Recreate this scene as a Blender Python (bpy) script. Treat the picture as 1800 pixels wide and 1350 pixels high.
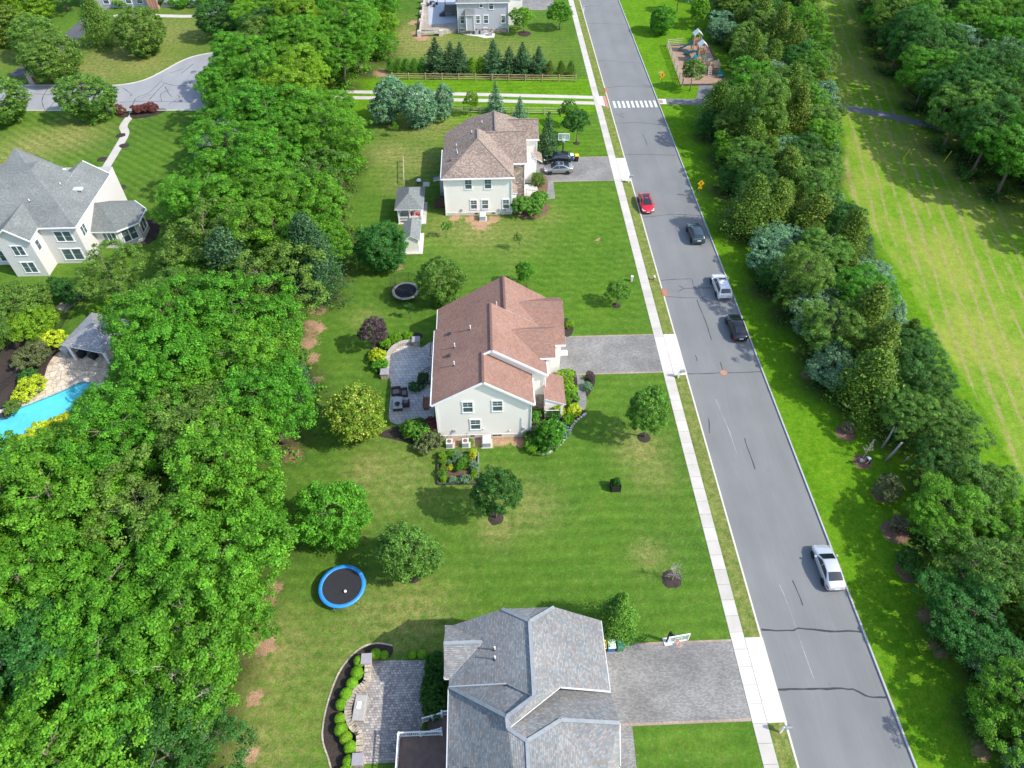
import bpy, bmesh, math, random
import numpy as np
from mathutils import Vector, Matrix
from mathutils.geometry import tessellate_polygon

for o in list(bpy.data.objects): bpy.data.objects.remove(o)
scene = bpy.context.scene
COL = scene.collection
R = math.radians

# ------------------------------------------------------------------ camera
FPX, CH = 1248.0, 60.0
PIT = math.atan2(1342, FPX)
YAW = math.atan2(71, math.hypot(1342, FPX))
cam_d = bpy.data.cameras.new('camera')
cam = bpy.data.objects.new('camera', cam_d); COL.objects.link(cam)
cam.location = (0, 0, CH)
cam.rotation_euler = (math.pi/2 - PIT, 0, -YAW)
cam_d.sensor_width = 36; cam_d.lens = 36*FPX/1800
cam_d.clip_start = .5; cam_d.clip_end = 3000
scene.camera = cam
# ------------------------------------------------------------------ sky and sun
SUN_EL = R(43)
sun_h = Vector((.93, -.36, 0)).normalized()
sun_v = sun_h*math.cos(SUN_EL) + Vector((0, 0, math.sin(SUN_EL)))
w = bpy.data.worlds.new('World'); scene.world = w; w.use_nodes = True
wn = w.node_tree.nodes; wl = w.node_tree.links
sky = wn.new('ShaderNodeTexSky'); sky.sky_type = 'NISHITA'; sky.sun_disc = False
sky.sun_elevation = SUN_EL; sky.sun_rotation = math.atan2(sun_h.x, sun_h.y)
sky.air_density = 1.0; sky.dust_density = 1.2
wn['Background'].inputs['Strength'].default_value = .15
wl.new(sky.outputs[0], wn['Background'].inputs['Color'])
sun_d = bpy.data.lights.new('sun', 'SUN'); sun_d.energy = 2.55; sun_d.angle = R(.55)
sun_d.color = (1, .95, .86)
sun = bpy.data.objects.new('sun', sun_d); COL.objects.link(sun)
sun.rotation_euler = sun_v.to_track_quat('Z', 'Y').to_euler()
sun.location = (60, -20, 80)
vs = scene.view_settings
vs.view_transform = 'Standard'; vs.look = 'None'; vs.gamma = 1; vs.exposure = 1.12
vs.use_curve_mapping = False
scene.cycles.max_bounces = 5; scene.cycles.diffuse_bounces = 3; scene.cycles.glossy_bounces = 2; scene.cycles.transparent_max_bounces = 8

# ------------------------------------------------------------------ measuring helpers
_c, _s = math.cos(PIT), math.sin(PIT); _cy, _sy = math.cos(YAW), math.sin(YAW)
def at(u, v, z=0.0):
    """where the survey point seen at (u,v) of the aerial photo lies at height z"""
    x, y = u-900, v-675
    hy, hz = FPX*_c - y*_s, -FPX*_s - y*_c
    t = (z-CH)/hz
    return Vector(((x*_cy+hy*_sy)*t, (-x*_sy+hy*_cy)*t, z))
def to_px(X, Y, Z):
    hx, hy, hz = X*_cy-Y*_sy, X*_sy+Y*_cy, Z-CH
    f = hy*_c-hz*_s; up = hy*_s+hz*_c
    return 900+FPX*hx/f, 675-FPX*up/f
def inside(poly, x, y):
    """vectorised point in polygon"""
    x = np.asarray(x, float); y = np.asarray(y, float)
    r = np.zeros(x.shape, bool); n = len(poly)
    for i in range(n):
        x1, y1 = poly[i]; x2, y2 = poly[(i+1) % n]
        if y1 == y2: continue
        c = ((y1 > y) != (y2 > y)) & (x < (x2-x1)*(y-y1)/(y2-y1)+x1)
        r ^= c
    return r

# ------------------------------------------------------------------ object helpers
def tag(o, label=None, cat=None, group=None, kind=None):
    if label: o['label'] = label
    if cat: o['category'] = cat
    if group: o['group'] = group
    if kind: o['kind'] = kind
    return o
def thing(name, label, cat, loc=(0, 0, 0), rz=0.0, group=None):
    o = bpy.data.objects.new(name, None); COL.objects.link(o)
    o.location = loc; o.rotation_euler = (0, 0, rz); o.empty_display_size = .3
    return tag(o, label, cat, group)
def copy_tree(o, parent=None):
    c = o.copy(); COL.objects.link(c); c.parent = parent
    for ch in list(o.children): copy_tree(ch, c)
    return c
def put(name, me, parent=None):
    o = bpy.data.objects.new(name, me); COL.objects.link(o); o.parent = parent
    return o

class MB:
    """collects shapes into ONE mesh"""
    def __init__(s): s.v = []; s.f = []; s.m = []
    def add(s, vs_, fs, m=0):
        b = len(s.v); s.v += [tuple(p) for p in vs_]
        s.f += [tuple(i+b for i in f) for f in fs]; s.m += [m]*len(fs); return s
    def box(s, x0, x1, y0, y1, z0, z1, m=0, M=None):
        p = [(x0,y0,z0),(x1,y0,z0),(x1,y1,z0),(x0,y1,z0),(x0,y0,z1),(x1,y0,z1),(x1,y1,z1),(x0,y1,z1)]
        if M is not None: p = [M @ Vector(q) for q in p]
        return s.add(p, [(0,3,2,1),(4,5,6,7),(0,1,5,4),(1,2,6,5),(2,3,7,6),(3,0,4,7)], m)
    def bbox(s, x0, x1, y0, y1, z0, z1, b=.02, m=0, M=None):
        """box with chamfered top edges"""
        p = [(x0,y0,z0),(x1,y0,z0),(x1,y1,z0),(x0,y1,z0),(x0,y0,z1-b),(x1,y0,z1-b),(x1,y1,z1-b),(x0,y1,z1-b),
             (x0+b,y0+b,z1),(x1-b,y0+b,z1),(x1-b,y1-b,z1),(x0+b,y1-b,z1)]
        if M is not None: p = [M @ Vector(q) for q in p]
        return s.add(p, [(0,3,2,1),(0,1,5,4),(1,2,6,5),(2,3,7,6),(3,0,4,7),(4,5,9,8),(5,6,10,9),(6,7,11,10),(7,4,8,11),(8,9,10,11)], m)
    def bar(s, a, b, wd, h, m=0):
        """square bar from a to b"""
        a, b = Vector(a), Vector(b); d = (b-a); L = d.length
        q = d.to_track_quat('X', 'Z').to_matrix().to_4x4(); M = Matrix.Translation(a) @ q
        return s.box(0, L, -wd/2, wd/2, -h/2, h/2, m, M)
    def tube(s, pts, rs, n=8, m=0, caps=True):
        pts = [Vector(p) for p in pts]
        if not hasattr(rs, '__len__'): rs = [rs]*len(pts)
        ring = []
        for i, p in enumerate(pts):
            d = (pts[min(i+1, len(pts)-1)]-pts[max(i-1, 0)]).normalized()
            a = d.orthogonal().normalized() if i == 0 else (a-d*a.dot(d)).normalized()
            b = d.cross(a)
            ring.append([p+(a*math.cos(t)+b*math.sin(t))*rs[i] for t in [2*math.pi*k/n for k in range(n)]])
        vs_ = [q for r_ in ring for q in r_]; fs = []
        for i in range(len(pts)-1):
            for k in range(n):
                fs.append((i*n+k, i*n+(k+1) % n, (i+1)*n+(k+1) % n, (i+1)*n+k))
        if caps:
            fs.append(tuple(range(n))[::-1]); fs.append(tuple((len(pts)-1)*n+k for k in range(n)))
        return s.add(vs_, fs, m)
    def prism(s, poly, z0, z1, m=0, mside=None):
        """vertical prism over a plan polygon (counter clockwise)"""
        n = len(poly)
        b = len(s.v); s.v += [(p[0],p[1],z0) for p in poly]+[(p[0],p[1],z1) for p in poly]
        s.f += [tuple(b+i for i in range(n))[::-1], tuple(b+n+i for i in range(n))]; s.m += [m, m]
        for i in range(n):
            j = (i+1) % n; s.f.append((b+i, b+j, b+n+j, b+n+i)); s.m.append(m if mside is None else mside)
        return s
    def profile(s, prof, axis, a0, a1, m=0):
        """prism of a vertical profile [(h,z)..] extruded along axis 'x' or 'y'"""
        n = len(prof)
        mk = (lambda h, z, a: (h, a, z)) if axis == 'y' else (lambda h, z, a: (a, h, z))
        vs_ = [mk(h, z, a0) for h, z in prof]+[mk(h, z, a1) for h, z in prof]
        fs = [tuple(range(n)), tuple(range(n, 2*n))[::-1]]+[(i, n+i, n+(i+1) % n, (i+1) % n) for i in range(n)]
        return s.add(vs_, fs, m)
    def lathe(s, prof, c=(0, 0, 0), n=20, m=0, M=None):
        """profile [(r,z)] spun round z"""
        vs_ = []
        for r_, z in prof:
            for k in range(n):
                t = 2*math.pi*k/n; p = Vector((c[0]+r_*math.cos(t), c[1]+r_*math.sin(t), c[2]+z))
                vs_.append(M @ p if M is not None else p)
        fs = [(i*n+k, i*n+(k+1) % n, (i+1)*n+(k+1) % n, (i+1)*n+k) for i in range(len(prof)-1) for k in range(n)]
        return s.add(vs_, fs, m)
    def mesh(s, name, mats, smooth=False, off=(0, 0, 0)):
        me = bpy.data.meshes.new(name)
        ox, oy, oz = off
        me.from_pydata([(a-ox, b-oy, c-oz) for a, b, c in s.v], [], s.f)
        for m in (mats if isinstance(mats, (list, tuple)) else [mats]): me.materials.append(m)
        me.polygons.foreach_set('material_index', s.m)
        if smooth: me.polygons.foreach_set('use_smooth', [True]*len(s.f))
        bm = bmesh.new(); bm.from_mesh(me); bmesh.ops.recalc_face_normals(bm, faces=bm.faces); bm.to_mesh(me); bm.free()
        me.update(); return me
    def build(s, name, mats, parent=None, smooth=False, world=True):
        """link as an object; under an unrotated parent the coordinates stay world coordinates"""
        off = parent_loc(parent) if (parent is not None and world) else (0, 0, 0)
        return put(name, s.mesh(name, mats, smooth, off), parent)
def parent_loc(p):
    l = Vector((0, 0, 0))
    while p is not None: l = l+p.location; p = p.parent
    return l

# ------------------------------------------------------------------ material helpers
class NT:
    def __init__(s, name):
        s.mat = bpy.data.materials.new(name); s.mat.use_nodes = True
        s.n = s.mat.node_tree.nodes; s.l = s.mat.node_tree.links
        s.b = s.n['Principled BSDF']; s.out = s.n['Material Output']
    def new(s, t, **kw):
        k = s.n.new(t)
        for a, b in kw.items():
            if a.startswith('i_'): k.inputs[a[2:]].default_value = b
            else: setattr(k, a, b)
        return k
    def lk(s, a, b): s.l.new(a, b)
    def val(s, x, sock):
        if isinstance(x, (int, float)): sock.default_value = x
        elif isinstance(x, tuple): sock.default_value = x if len(x) == len(sock.default_value) else (*x, 1)
        else: s.lk(x, sock)
    def math(s, op, a, b=0.0, c=None, clamp=False):
        k = s.n.new('ShaderNodeMath'); k.operation = op; k.use_clamp = clamp
        s.val(a, k.inputs[0]); s.val(b, k.inputs[1])
        if c is not None: s.val(c, k.inputs[2])
        return k.outputs[0]
    def mix(s, f, a, b, bt='MIX'):
        k = s.n.new('ShaderNodeMix'); k.data_type = 'RGBA'; k.blend_type = bt
        s.val(f, k.inputs[0]); s.val(a, k.inputs[6]); s.val(b, k.inputs[7]); return k.outputs[2]
    def noise(s, scale, vec=None, detail=3.0, rough=.55, dim='3D'):
        k = s.n.new('ShaderNodeTexNoise'); k.noise_dimensions = dim
        k.inputs['Scale'].default_value = scale; k.inputs['Detail'].default_value = detail; k.inputs['Roughness'].default_value = rough
        if vec is not None: s.lk(vec, k.inputs['Vector'])
        return k.outputs['Fac']
    def ramp(s, f, stops, interp='LINEAR'):
        k = s.n.new('ShaderNodeValToRGB'); e = k.color_ramp.elements; k.color_ramp.interpolation = interp
        while len(e) < len(stops): e.new(.5)
        for i, (p, c) in enumerate(stops):
            e[i].position = p; e[i].color = (*c, 1) if len(c) == 3 else c
        s.val(f, k.inputs[0]); return k.outputs[0]
    def rng(s, f, a, b, c=0.0, d=1.0):
        k = s.n.new('ShaderNodeMapRange'); s.val(f, k.inputs[0])
        for i, x in enumerate((a, b, c, d)): k.inputs[i+1].default_value = x
        return k.outputs[0]
    def attr(s, name):
        k = s.n.new('ShaderNodeAttribute'); k.attribute_name = name; return k.outputs['Fac']
    def pos(s): return s.n.new('ShaderNodeNewGeometry').outputs['Position']
    def sep(s, v):
        k = s.n.new('ShaderNodeSeparateXYZ'); s.lk(v, k.inputs[0]); return k.outputs
    def comb(s, x, y, z=0.0):
        k = s.n.new('ShaderNodeCombineXYZ'); s.val(x, k.inputs[0]); s.val(y, k.inputs[1]); s.val(z, k.inputs[2]); return k.outputs[0]
    def bump(s, h, strength=.4, dist=.02):
        k = s.n.new('ShaderNodeBump'); k.inputs['Strength'].default_value = strength; k.inputs['Distance'].default_value = dist
        s.lk(h, k.inputs['Height']); s.lk(k.outputs[0], s.b.inputs['Normal']); return k
    def done(s, col=None, rough=.7, metal=0.0, spec=.4):
        if col is not None: s.val(col, s.b.inputs['Base Color'])
        s.val(rough, s.b.inputs['Roughness']); s.b.inputs['Metallic'].default_value = metal
        s.b.inputs['Specular IOR Level'].default_value = spec
        return s.mat
def plain(name, col, rough=.6, metal=0.0, spec=.4, vary=.12, scale=3.0, coat=0.0):
    """paint, plastic, metal, wood ... with slight wear"""
    t = NT(name); f = t.noise(scale, t.pos(), 4)
    d = tuple(c*(1-vary) for c in col); l = tuple(min(1, c*(1+vary)) for c in col)
    m = t.done(t.mix(t.rng(f, .3, .7), d, l), rough, metal, spec)
    if coat: t.b.inputs['Coat Weight'].default_value = coat; t.b.inputs['Coat Roughness'].default_value = .04
    return m
def glass_mat(name, col=(.03, .04, .05), rough=.04):
    t = NT(name); f = t.noise(.7, t.pos(), 2)
    return t.done(t.mix(f, tuple(c*.6 for c in col), tuple(c*1.5 for c in col)), rough, 0, .8)
# ------------------------------------------------------------------ materials
def leafmat(name, dark, mid, light, accent=None, acc=.0, trans=.42, gloss=.5):
    t = NT(name); g = t.new('ShaderNodeNewGeometry'); oi = t.new('ShaderNodeObjectInfo')
    col = t.ramp(g.outputs['Random Per Island'], [(0, dark), (.5, mid), (1, light)])
    if accent: col = t.mix(t.math('GREATER_THAN', t.math('FRACT', t.math('MULTIPLY', g.outputs['Random Per Island'], 37.7)), 1-acc), col, accent)
    hs = t.new('ShaderNodeHueSaturation'); t.lk(t.mix(1.0, col, (1.20,1.36,1.2), 'MULTIPLY'), hs.inputs['Color'])
    t.lk(t.math('MULTIPLY_ADD', oi.outputs['Random'], .024, .492), hs.inputs['Hue'])
    cl = t.attr('cl')
    t.lk(t.math('MULTIPLY', t.math('MULTIPLY_ADD', cl, .6, .7), t.math('MULTIPLY_ADD', t.math('FRACT', t.math('MULTIPLY', oi.outputs['Random'], 7.3)), .2, .9)), hs.inputs['Value'])
    m = t.done(hs.outputs[0], gloss, 0, .22)
    tr = t.new('ShaderNodeBsdfTranslucent'); t.lk(t.mix(.5, hs.outputs[0], (.20, .42, .03), 'MIX'), tr.inputs['Color'])
    mx = t.new('ShaderNodeMixShader'); mx.inputs[0].default_value = trans
    t.lk(t.b.outputs[0], mx.inputs[1]); t.lk(tr.outputs[0], mx.inputs[2]); t.lk(mx.outputs[0], t.out.inputs['Surface'])
    return m
LEAF = {
 'maple':   leafmat('leaf_bright', (.055,.150,.012), (.095,.225,.016), (.17,.33,.028)),
 'lime':    leafmat('leaf_lime', (.09,.18,.010), (.15,.27,.016), (.25,.39,.03)),
 'oak':     leafmat('leaf_oak', (.065,.125,.020), (.115,.19,.032), (.19,.28,.055)),
 'dark':    leafmat('leaf_dark', (.025,.080,.018), (.045,.12,.025), (.085,.18,.035)),
 'blue':    leafmat('leaf_blue', (.06,.135,.07), (.105,.195,.11), (.18,.28,.165), trans=.2),
 'grey':    leafmat('leaf_grey', (.07,.135,.07), (.12,.20,.11), (.22,.31,.19), trans=.25),
 'cedar':   leafmat('leaf_cedar', (.045,.085,.013), (.09,.135,.016), (.18,.22,.022), trans=.2),
 'spruce':  leafmat('leaf_spruce', (.02,.05,.022), (.04,.085,.035), (.08,.14,.055), trans=.15),
 'arb':     leafmat('leaf_arborvitae', (.04,.115,.012), (.07,.17,.018), (.13,.25,.03), trans=.2),
 'gold':    leafmat('leaf_goldenrain', (.07,.14,.015), (.14,.23,.02), (.23,.33,.03), accent=(.58,.50,.12), acc=.13),
 'plum':    leafmat('leaf_plum', (.035,.02,.03), (.065,.035,.05), (.12,.07,.085), trans=.15),
 'barberry':leafmat('leaf_barberry', (.07,.014,.018), (.14,.03,.034), (.21,.06,.055), trans=.15),
 'yellow':  leafmat('leaf_yellow', (.22,.25,.012), (.40,.42,.02), (.6,.55,.03), trans=.25),
 'box':     leafmat('leaf_box', (.08,.17,.008), (.15,.27,.012), (.25,.39,.022), trans=.25),
 'olive':   leafmat('leaf_olive', (.06,.07,.025), (.10,.105,.04), (.15,.15,.07), trans=.2),
 'flower':  leafmat('leaf_garden', (.05,.14,.015), (.11,.22,.025), (.2,.33,.04), accent=(.70,.33,.05), acc=.07),
 'straw':   leafmat('leaf_straw', (.10,.085,.05), (.15,.12,.07), (.2,.16,.10), trans=.1),
}
# ---- ground cover
def grass_mat(name):
    t = NT(name); p = t.pos(); s = t.sep(p)
    n1 = t.noise(.33, p, 4); n2 = t.noise(1.7, p, 4, .65); n3 = t.noise(9.0, p, 3, .7); n4 = t.noise(.07, p, 2)
    col = t.mix(t.rng(n1, .3, .7), (.056,.142,.014), (.094,.188,.020))
    col = t.mix(t.rng(n2, .35, .75, 0, .6), col, (.11,.18,.026))
    col = t.mix(t.rng(n4, .35, .65, 0, .4), col, (.042,.108,.016))
    lush = t.attr('lush')
    lc = t.mix(t.rng(n1, .3, .7), (.055,.172,.006), (.100,.235,.010))
    lc = t.mix(t.rng(n2, .4, .75, 0, .7), lc, (.18,.27,.014))
    col = t.mix(lush, col, lc)
    # mowing stripes
    mow = t.math('SINE', t.math('MULTIPLY', t.math('ADD', s[1], t.math('MULTIPLY', n4, 2.0)), 4.6))
    dg = t.math('ADD', t.math('MULTIPLY', s[0], .62), t.math('MULTIPLY', s[1], .79))
    mow2 = t.math('SINE', t.math('MULTIPLY', dg, 4.4))
    st = t.math('ADD', t.math('MULTIPLY', t.math('MULTIPLY', mow, t.attr('mow')), .07), t.math('MULTIPLY', t.math('MULTIPLY', mow2, t.attr('mow2')), .12))
    stf = t.math('ADD', st, 1.0)
    fine = t.math('MULTIPLY', t.rng(n3, .25, .75, .70, 1.30), t.rng(t.noise(4.0, p, 3, .6), .3, .7, .86, 1.14))
    fine = t.math('MULTIPLY', fine, t.rng(t.noise(1.15, p, 4, .65), .3, .7, .84, 1.16))
    # rows of the hay field
    a = R(13.2)
    across = t.math('SUBTRACT', t.math('MULTIPLY', s[0], math.cos(a)), t.math('MULTIPLY', s[1], math.sin(a)))
    along = t.math('ADD', t.math('MULTIPLY', s[0], math.sin(a)), t.math('MULTIPLY', s[1], math.cos(a)))
    rn = t.noise(1.0, t.comb(t.math('MULTIPLY', across, .5), t.math('MULTIPLY', along, .12)), 4, .65)
    ph = t.math('ADD', t.math('MULTIPLY', across, 3.1), t.math('MULTIPLY', rn, 2.2))
    ph = t.math('ADD', ph, t.math('MULTIPLY', t.noise(.22, t.comb(across, t.math('MULTIPLY', along, .1)), 2), 7.0)); fl = t.rng(t.math('SINE', t.math('ADD', t.math('MULTIPLY', across, 8.5), t.math('MULTIPLY', rn, 5.0))), .3, 1.0)
    br = t.rng(t.noise(1.0, t.comb(t.math('MULTIPLY', across, .9), t.math('MULTIPLY', along, .35)), 4, .7), .38, .52)
    row = t.rng(t.math('SINE', ph), .58, 1.0)
    br2 = t.rng(t.noise(1.0, t.comb(t.math('MULTIPLY', across, 1.6), t.math('MULTIPLY', along, .5)), 4, .75), .5, .66)
    fcol = t.mix(t.rng(n2, .35, .7), (.100,.235,.010), (.160,.275,.020))
    fcol = t.mix(t.rng(t.noise(.09, p, 3), .42, .62), fcol, (.235,.285,.045))
    fcol = t.mix(t.math('MULTIPLY', t.math('MULTIPLY', row, br), .72), fcol, (.32,.25,.12))
    fcol = t.mix(t.math('MULTIPLY', t.math('MULTIPLY', fl, br2), .8), fcol, (.27,.235,.10))
    fcol = t.mix(t.rng(n3, .55, .8, 0, .35), fcol, (.25,.24,.10))
    col = t.mix(t.attr('field'), col, fcol)
    # dry thatch and bare clay
    dry = t.math('MULTIPLY', t.attr('dry'), t.rng(t.math('ADD', n2, t.math('MULTIPLY', n3, .4)), .5, .85))
    spk = t.rng(t.math('ADD', t.math('MULTIPLY', n2, .6), t.math('MULTIPLY', n1, .5)), .62, .80, 0, .35)
    col = t.mix(t.math('MULTIPLY', spk, t.math('SUBTRACT', 1.0, t.math('MULTIPLY', lush, .6))), col, (.20,.19,.06))
    dgv = t.math('SUBTRACT', t.math('MULTIPLY', s[0], .8), t.math('MULTIPLY', s[1], .6)); dgu = t.math('ADD', t.math('MULTIPLY', s[0], .6), t.math('MULTIPLY', s[1], .8))
    sp2 = t.rng(t.noise(1.0, t.comb(t.math('MULTIPLY', dgv, 3.4), t.math('MULTIPLY', dgu, 1.5)), 4, .72), .54, .72, 0, .62)
    col = t.mix(t.math('MULTIPLY', sp2, t.rng(n4, .3, .6, .45, 1.0)), col, t.mix(lush, (.235,.225,.085), (.16,.26,.03)))
    sp3 = t.rng(t.noise(2.1, p, 4, .7), .56, .74, 0, .5); col = t.mix(sp3, col, t.mix(lush, (.035,.105,.012), (.05,.15,.006)))
    col = t.mix(dry, col, (.31,.26,.10))
    soil = t.rng(t.math('ADD', t.attr('soil'), t.math('ADD', t.math('MULTIPLY', t.math('SUBTRACT', n2, .5), 1.1), t.math('MULTIPLY', t.math('SUBTRACT', t.noise(3.2, p, 4, .7), .5), 1.2))), .40, .62)
    col = t.mix(soil, col, t.mix(n3, (.30,.17,.10), (.46,.30,.19)))
    lit = t.math('MULTIPLY', t.attr('litter'), t.rng(n2, .25, .5))
    col = t.mix(lit, col, t.mix(n3, (.035,.05,.015), (.075,.06,.03)))
    k = t.new('ShaderNodeMix', data_type='RGBA', blend_type='MULTIPLY'); k.inputs[0].default_value = 1
    t.lk(col, k.inputs[6]); f3 = t.math('MULTIPLY', stf, fine); t.lk(t.comb(f3, f3, f3), k.inputs[7])
    t.bump(t.math('ADD', n3, t.math('MULTIPLY', t.noise(30, p, 2), .6)), .7, .06)
    return t.done(k.outputs[2], .95, 0, .03)
M = {}
M['grass'] = grass_mat('grass')
def asphalt(name, c0, c1, seam=True):
    t = NT(name); p = t.pos(); s = t.sep(p)
    n1 = t.noise(.18, p, 3); n2 = t.noise(40, p, 2); n3 = t.noise(2.2, t.comb(t.math('MULTIPLY', s[0], 2.0), t.math('MULTIPLY', s[1], .12)), 3)
    col = t.mix(t.rng(n1, .3, .7), c0, c1)
    col = t.mix(t.rng(n3, .45, .75, 0, .25), col, tuple(c*1.25 for c in c1))
    col = t.mix(t.rng(n2, .3, .7, 0, .3), col, tuple(c*.72 for c in c0))
    lane = t.math('ABSOLUTE', t.math('SINE', t.math('MULTIPLY', t.math('SUBTRACT', s[0], 22.6), 1.05)))
    col = t.mix(t.math('MULTIPLY', t.rng(lane, .55, 1.0), t.rng(t.noise(.5, t.comb(s[0], t.math('MULTIPLY', s[1], .2)), 3), .3, .7, .05, .3)), col, tuple(c*.78 for c in c0))
    st = t.rng(t.noise(.9, p, 4, .7), .66, .74, 0, .35); col = t.mix(st, col, tuple(c*.6 for c in c0))
    t.bump(n2, .25, .01)
    return t.done(col, .85, 0, .25)
M['asphalt'] = asphalt('asphalt', (.178,.182,.180), (.213,.216,.212))
M['asphalt_dark'] = asphalt('asphalt_dark', (.085,.085,.10), (.12,.12,.135))
M['asphalt_path'] = asphalt('asphalt_path', (.15,.15,.165), (.19,.185,.195))
def concrete(name, c0, c1):
    t = NT(name); p = t.pos(); n1 = t.noise(.6, p, 4); n2 = t.noise(18, p, 3); oi = t.new('ShaderNodeObjectInfo')
    col = t.mix(t.rng(n1, .3, .7), c0, c1); col = t.mix(t.rng(n2, .4, .8, 0, .3), col, tuple(c*.8 for c in c0))
    hs = t.new('ShaderNodeHueSaturation'); t.lk(col, hs.inputs['Color']); t.lk(t.math('MULTIPLY_ADD', oi.outputs['Random'], .14, .93), hs.inputs['Value'])
    t.bump(n2, .2, .01); return t.done(hs.outputs[0], .85, 0, .25)
M['concrete'] = concrete('concrete', (.44,.41,.365), (.52,.485,.44))
M['concrete_new'] = concrete('concrete_apron', (.54,.51,.455), (.61,.58,.525))
M['kerb'] = concrete('kerb_concrete', (.52,.48,.42), (.62,.58,.52))
M['kerb_stone'] = concrete('kerb_stone', (.36,.35,.35), (.44,.43,.42))
def pavers(name, wd, ht, cols, mortar=(.12,.11,.10), mw=.06, blotch=.5, rot=0.0):
    """bonded paving: every stone its own tone, joints recessed"""
    t = NT(name); p = t.pos(); s = t.sep(p)
    v = t.math('DIVIDE', s[1], ht); row = t.math('FLOOR', v)
    u = t.math('ADD', t.math('DIVIDE', s[0], wd), t.math('MULTIPLY', row, .37)); cell = t.math('FLOOR', u)
    wnode = t.new('ShaderNodeTexWhiteNoise', noise_dimensions='2D'); t.lk(t.comb(cell, row), wnode.inputs['Vector'])
    n = len(cols); col = t.ramp(wnode.outputs['Value'], [(i/n, c) for i, c in enumerate(cols)], 'CONSTANT')
    fu = t.math('FRACT', u); fv = t.math('FRACT', v)
    e = t.math('MINIMUM', t.math('MINIMUM', fu, t.math('SUBTRACT', 1.0, fu)), t.math('MULTIPLY', t.math('MINIMUM', fv, t.math('SUBTRACT', 1.0, fv)), ht/wd))
    j = t.rng(e, mw*.4, mw)
    col = t.mix(j, mortar, col)
    b = t.rng(t.noise(.28, p, 3), .35, .65, 1-blotch*.35, 1+blotch*.25)
    k = t.new('ShaderNodeMix', data_type='RGBA', blend_type='MULTIPLY'); k.inputs[0].default_value = 1
    f = t.math('MULTIPLY', b, t.rng(t.noise(11, p, 3), .3, .7, .88, 1.12)); t.lk(col, k.inputs[6]); t.lk(t.comb(f, f, f), k.inputs[7])
    t.bump(j, .5, .015); return t.done(k.outputs[2], .85, 0, .25)
M['drive'] = pavers('driveway_paver', .22, .11, [(.215,.21,.196), (.25,.242,.228), (.188,.184,.174), (.275,.265,.25)], (.16,.155,.145), .08, .6)
M['drive_edge'] = pavers('driveway_border', .12, .24, [(.34,.25,.19), (.38,.29,.22), (.30,.23,.19)], (.2,.18,.16), .08)
M['patio'] = pavers('patio_paver', .52, .42, [(.50,.48,.455), (.56,.535,.505), (.44,.43,.42), (.53,.515,.50)], (.17,.16,.16), .045, .5)
M['patio_dark'] = pavers('cobble_paver', .24, .2, [(.31,.28,.265), (.39,.36,.325), (.24,.225,.22), (.45,.41,.37), (.335,.31,.285)], (.15,.14,.13), .09, .5)
M['wallstone'] = pavers('retaining_stone', .34, .3, [(.42,.35,.27), (.48,.41,.32), (.38,.32,.25)], (.25,.21,.17), .05)
M['coping'] = pavers('coping_stone', .4, .4, [(.50,.46,.42), (.55,.51,.47)], (.3,.28,.26), .04)
def flagstone(name):
    t = NT(name); p = t.pos()
    v = t.new('ShaderNodeTexVoronoi', feature='F1'); v.inputs['Scale'].default_value = 1.35; t.lk(p, v.inputs['Vector'])
    e = t.new('ShaderNodeTexVoronoi', feature='DISTANCE_TO_EDGE'); e.inputs['Scale'].default_value = 1.35; t.lk(p, e.inputs['Vector'])
    c = t.sep(v.outputs['Color'])[0]
    col = t.ramp(c, [(0, (.50,.40,.29)), (.5, (.60,.50,.38)), (1, (.68,.59,.47))])
    col = t.mix(t.rng(e.outputs['Distance'], .02, .07), (.36,.29,.21), col)
    return t.done(col, .8, 0, .3)
M['flag'] = flagstone('flagstone')
def mulch(name, c0, c1):
    t = NT(name); p = t.pos(); n = t.noise(7, p, 4, .7); m = t.noise(.8, p, 3)
    col = t.mix(t.rng(n, .3, .7), c0, c1); col = t.mix(t.rng(m, .35, .7, 0, .4), col, tuple(c*.7 for c in c0))
    t.bump(n, .8, .05); return t.done(col, .95, 0, .1)
M['mulch'] = mulch('mulch_dark', (.035,.028,.024), (.075,.06,.05))
M['mulch_brown'] = mulch('mulch_brown', (.13,.075,.05), (.25,.155,.11))
M['mulch_play'] = mulch('mulch_play', (.25,.155,.105), (.44,.31,.235))
M['soil_bed'] = mulch('garden_soil', (.10,.06,.04), (.18,.115,.08))
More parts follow.
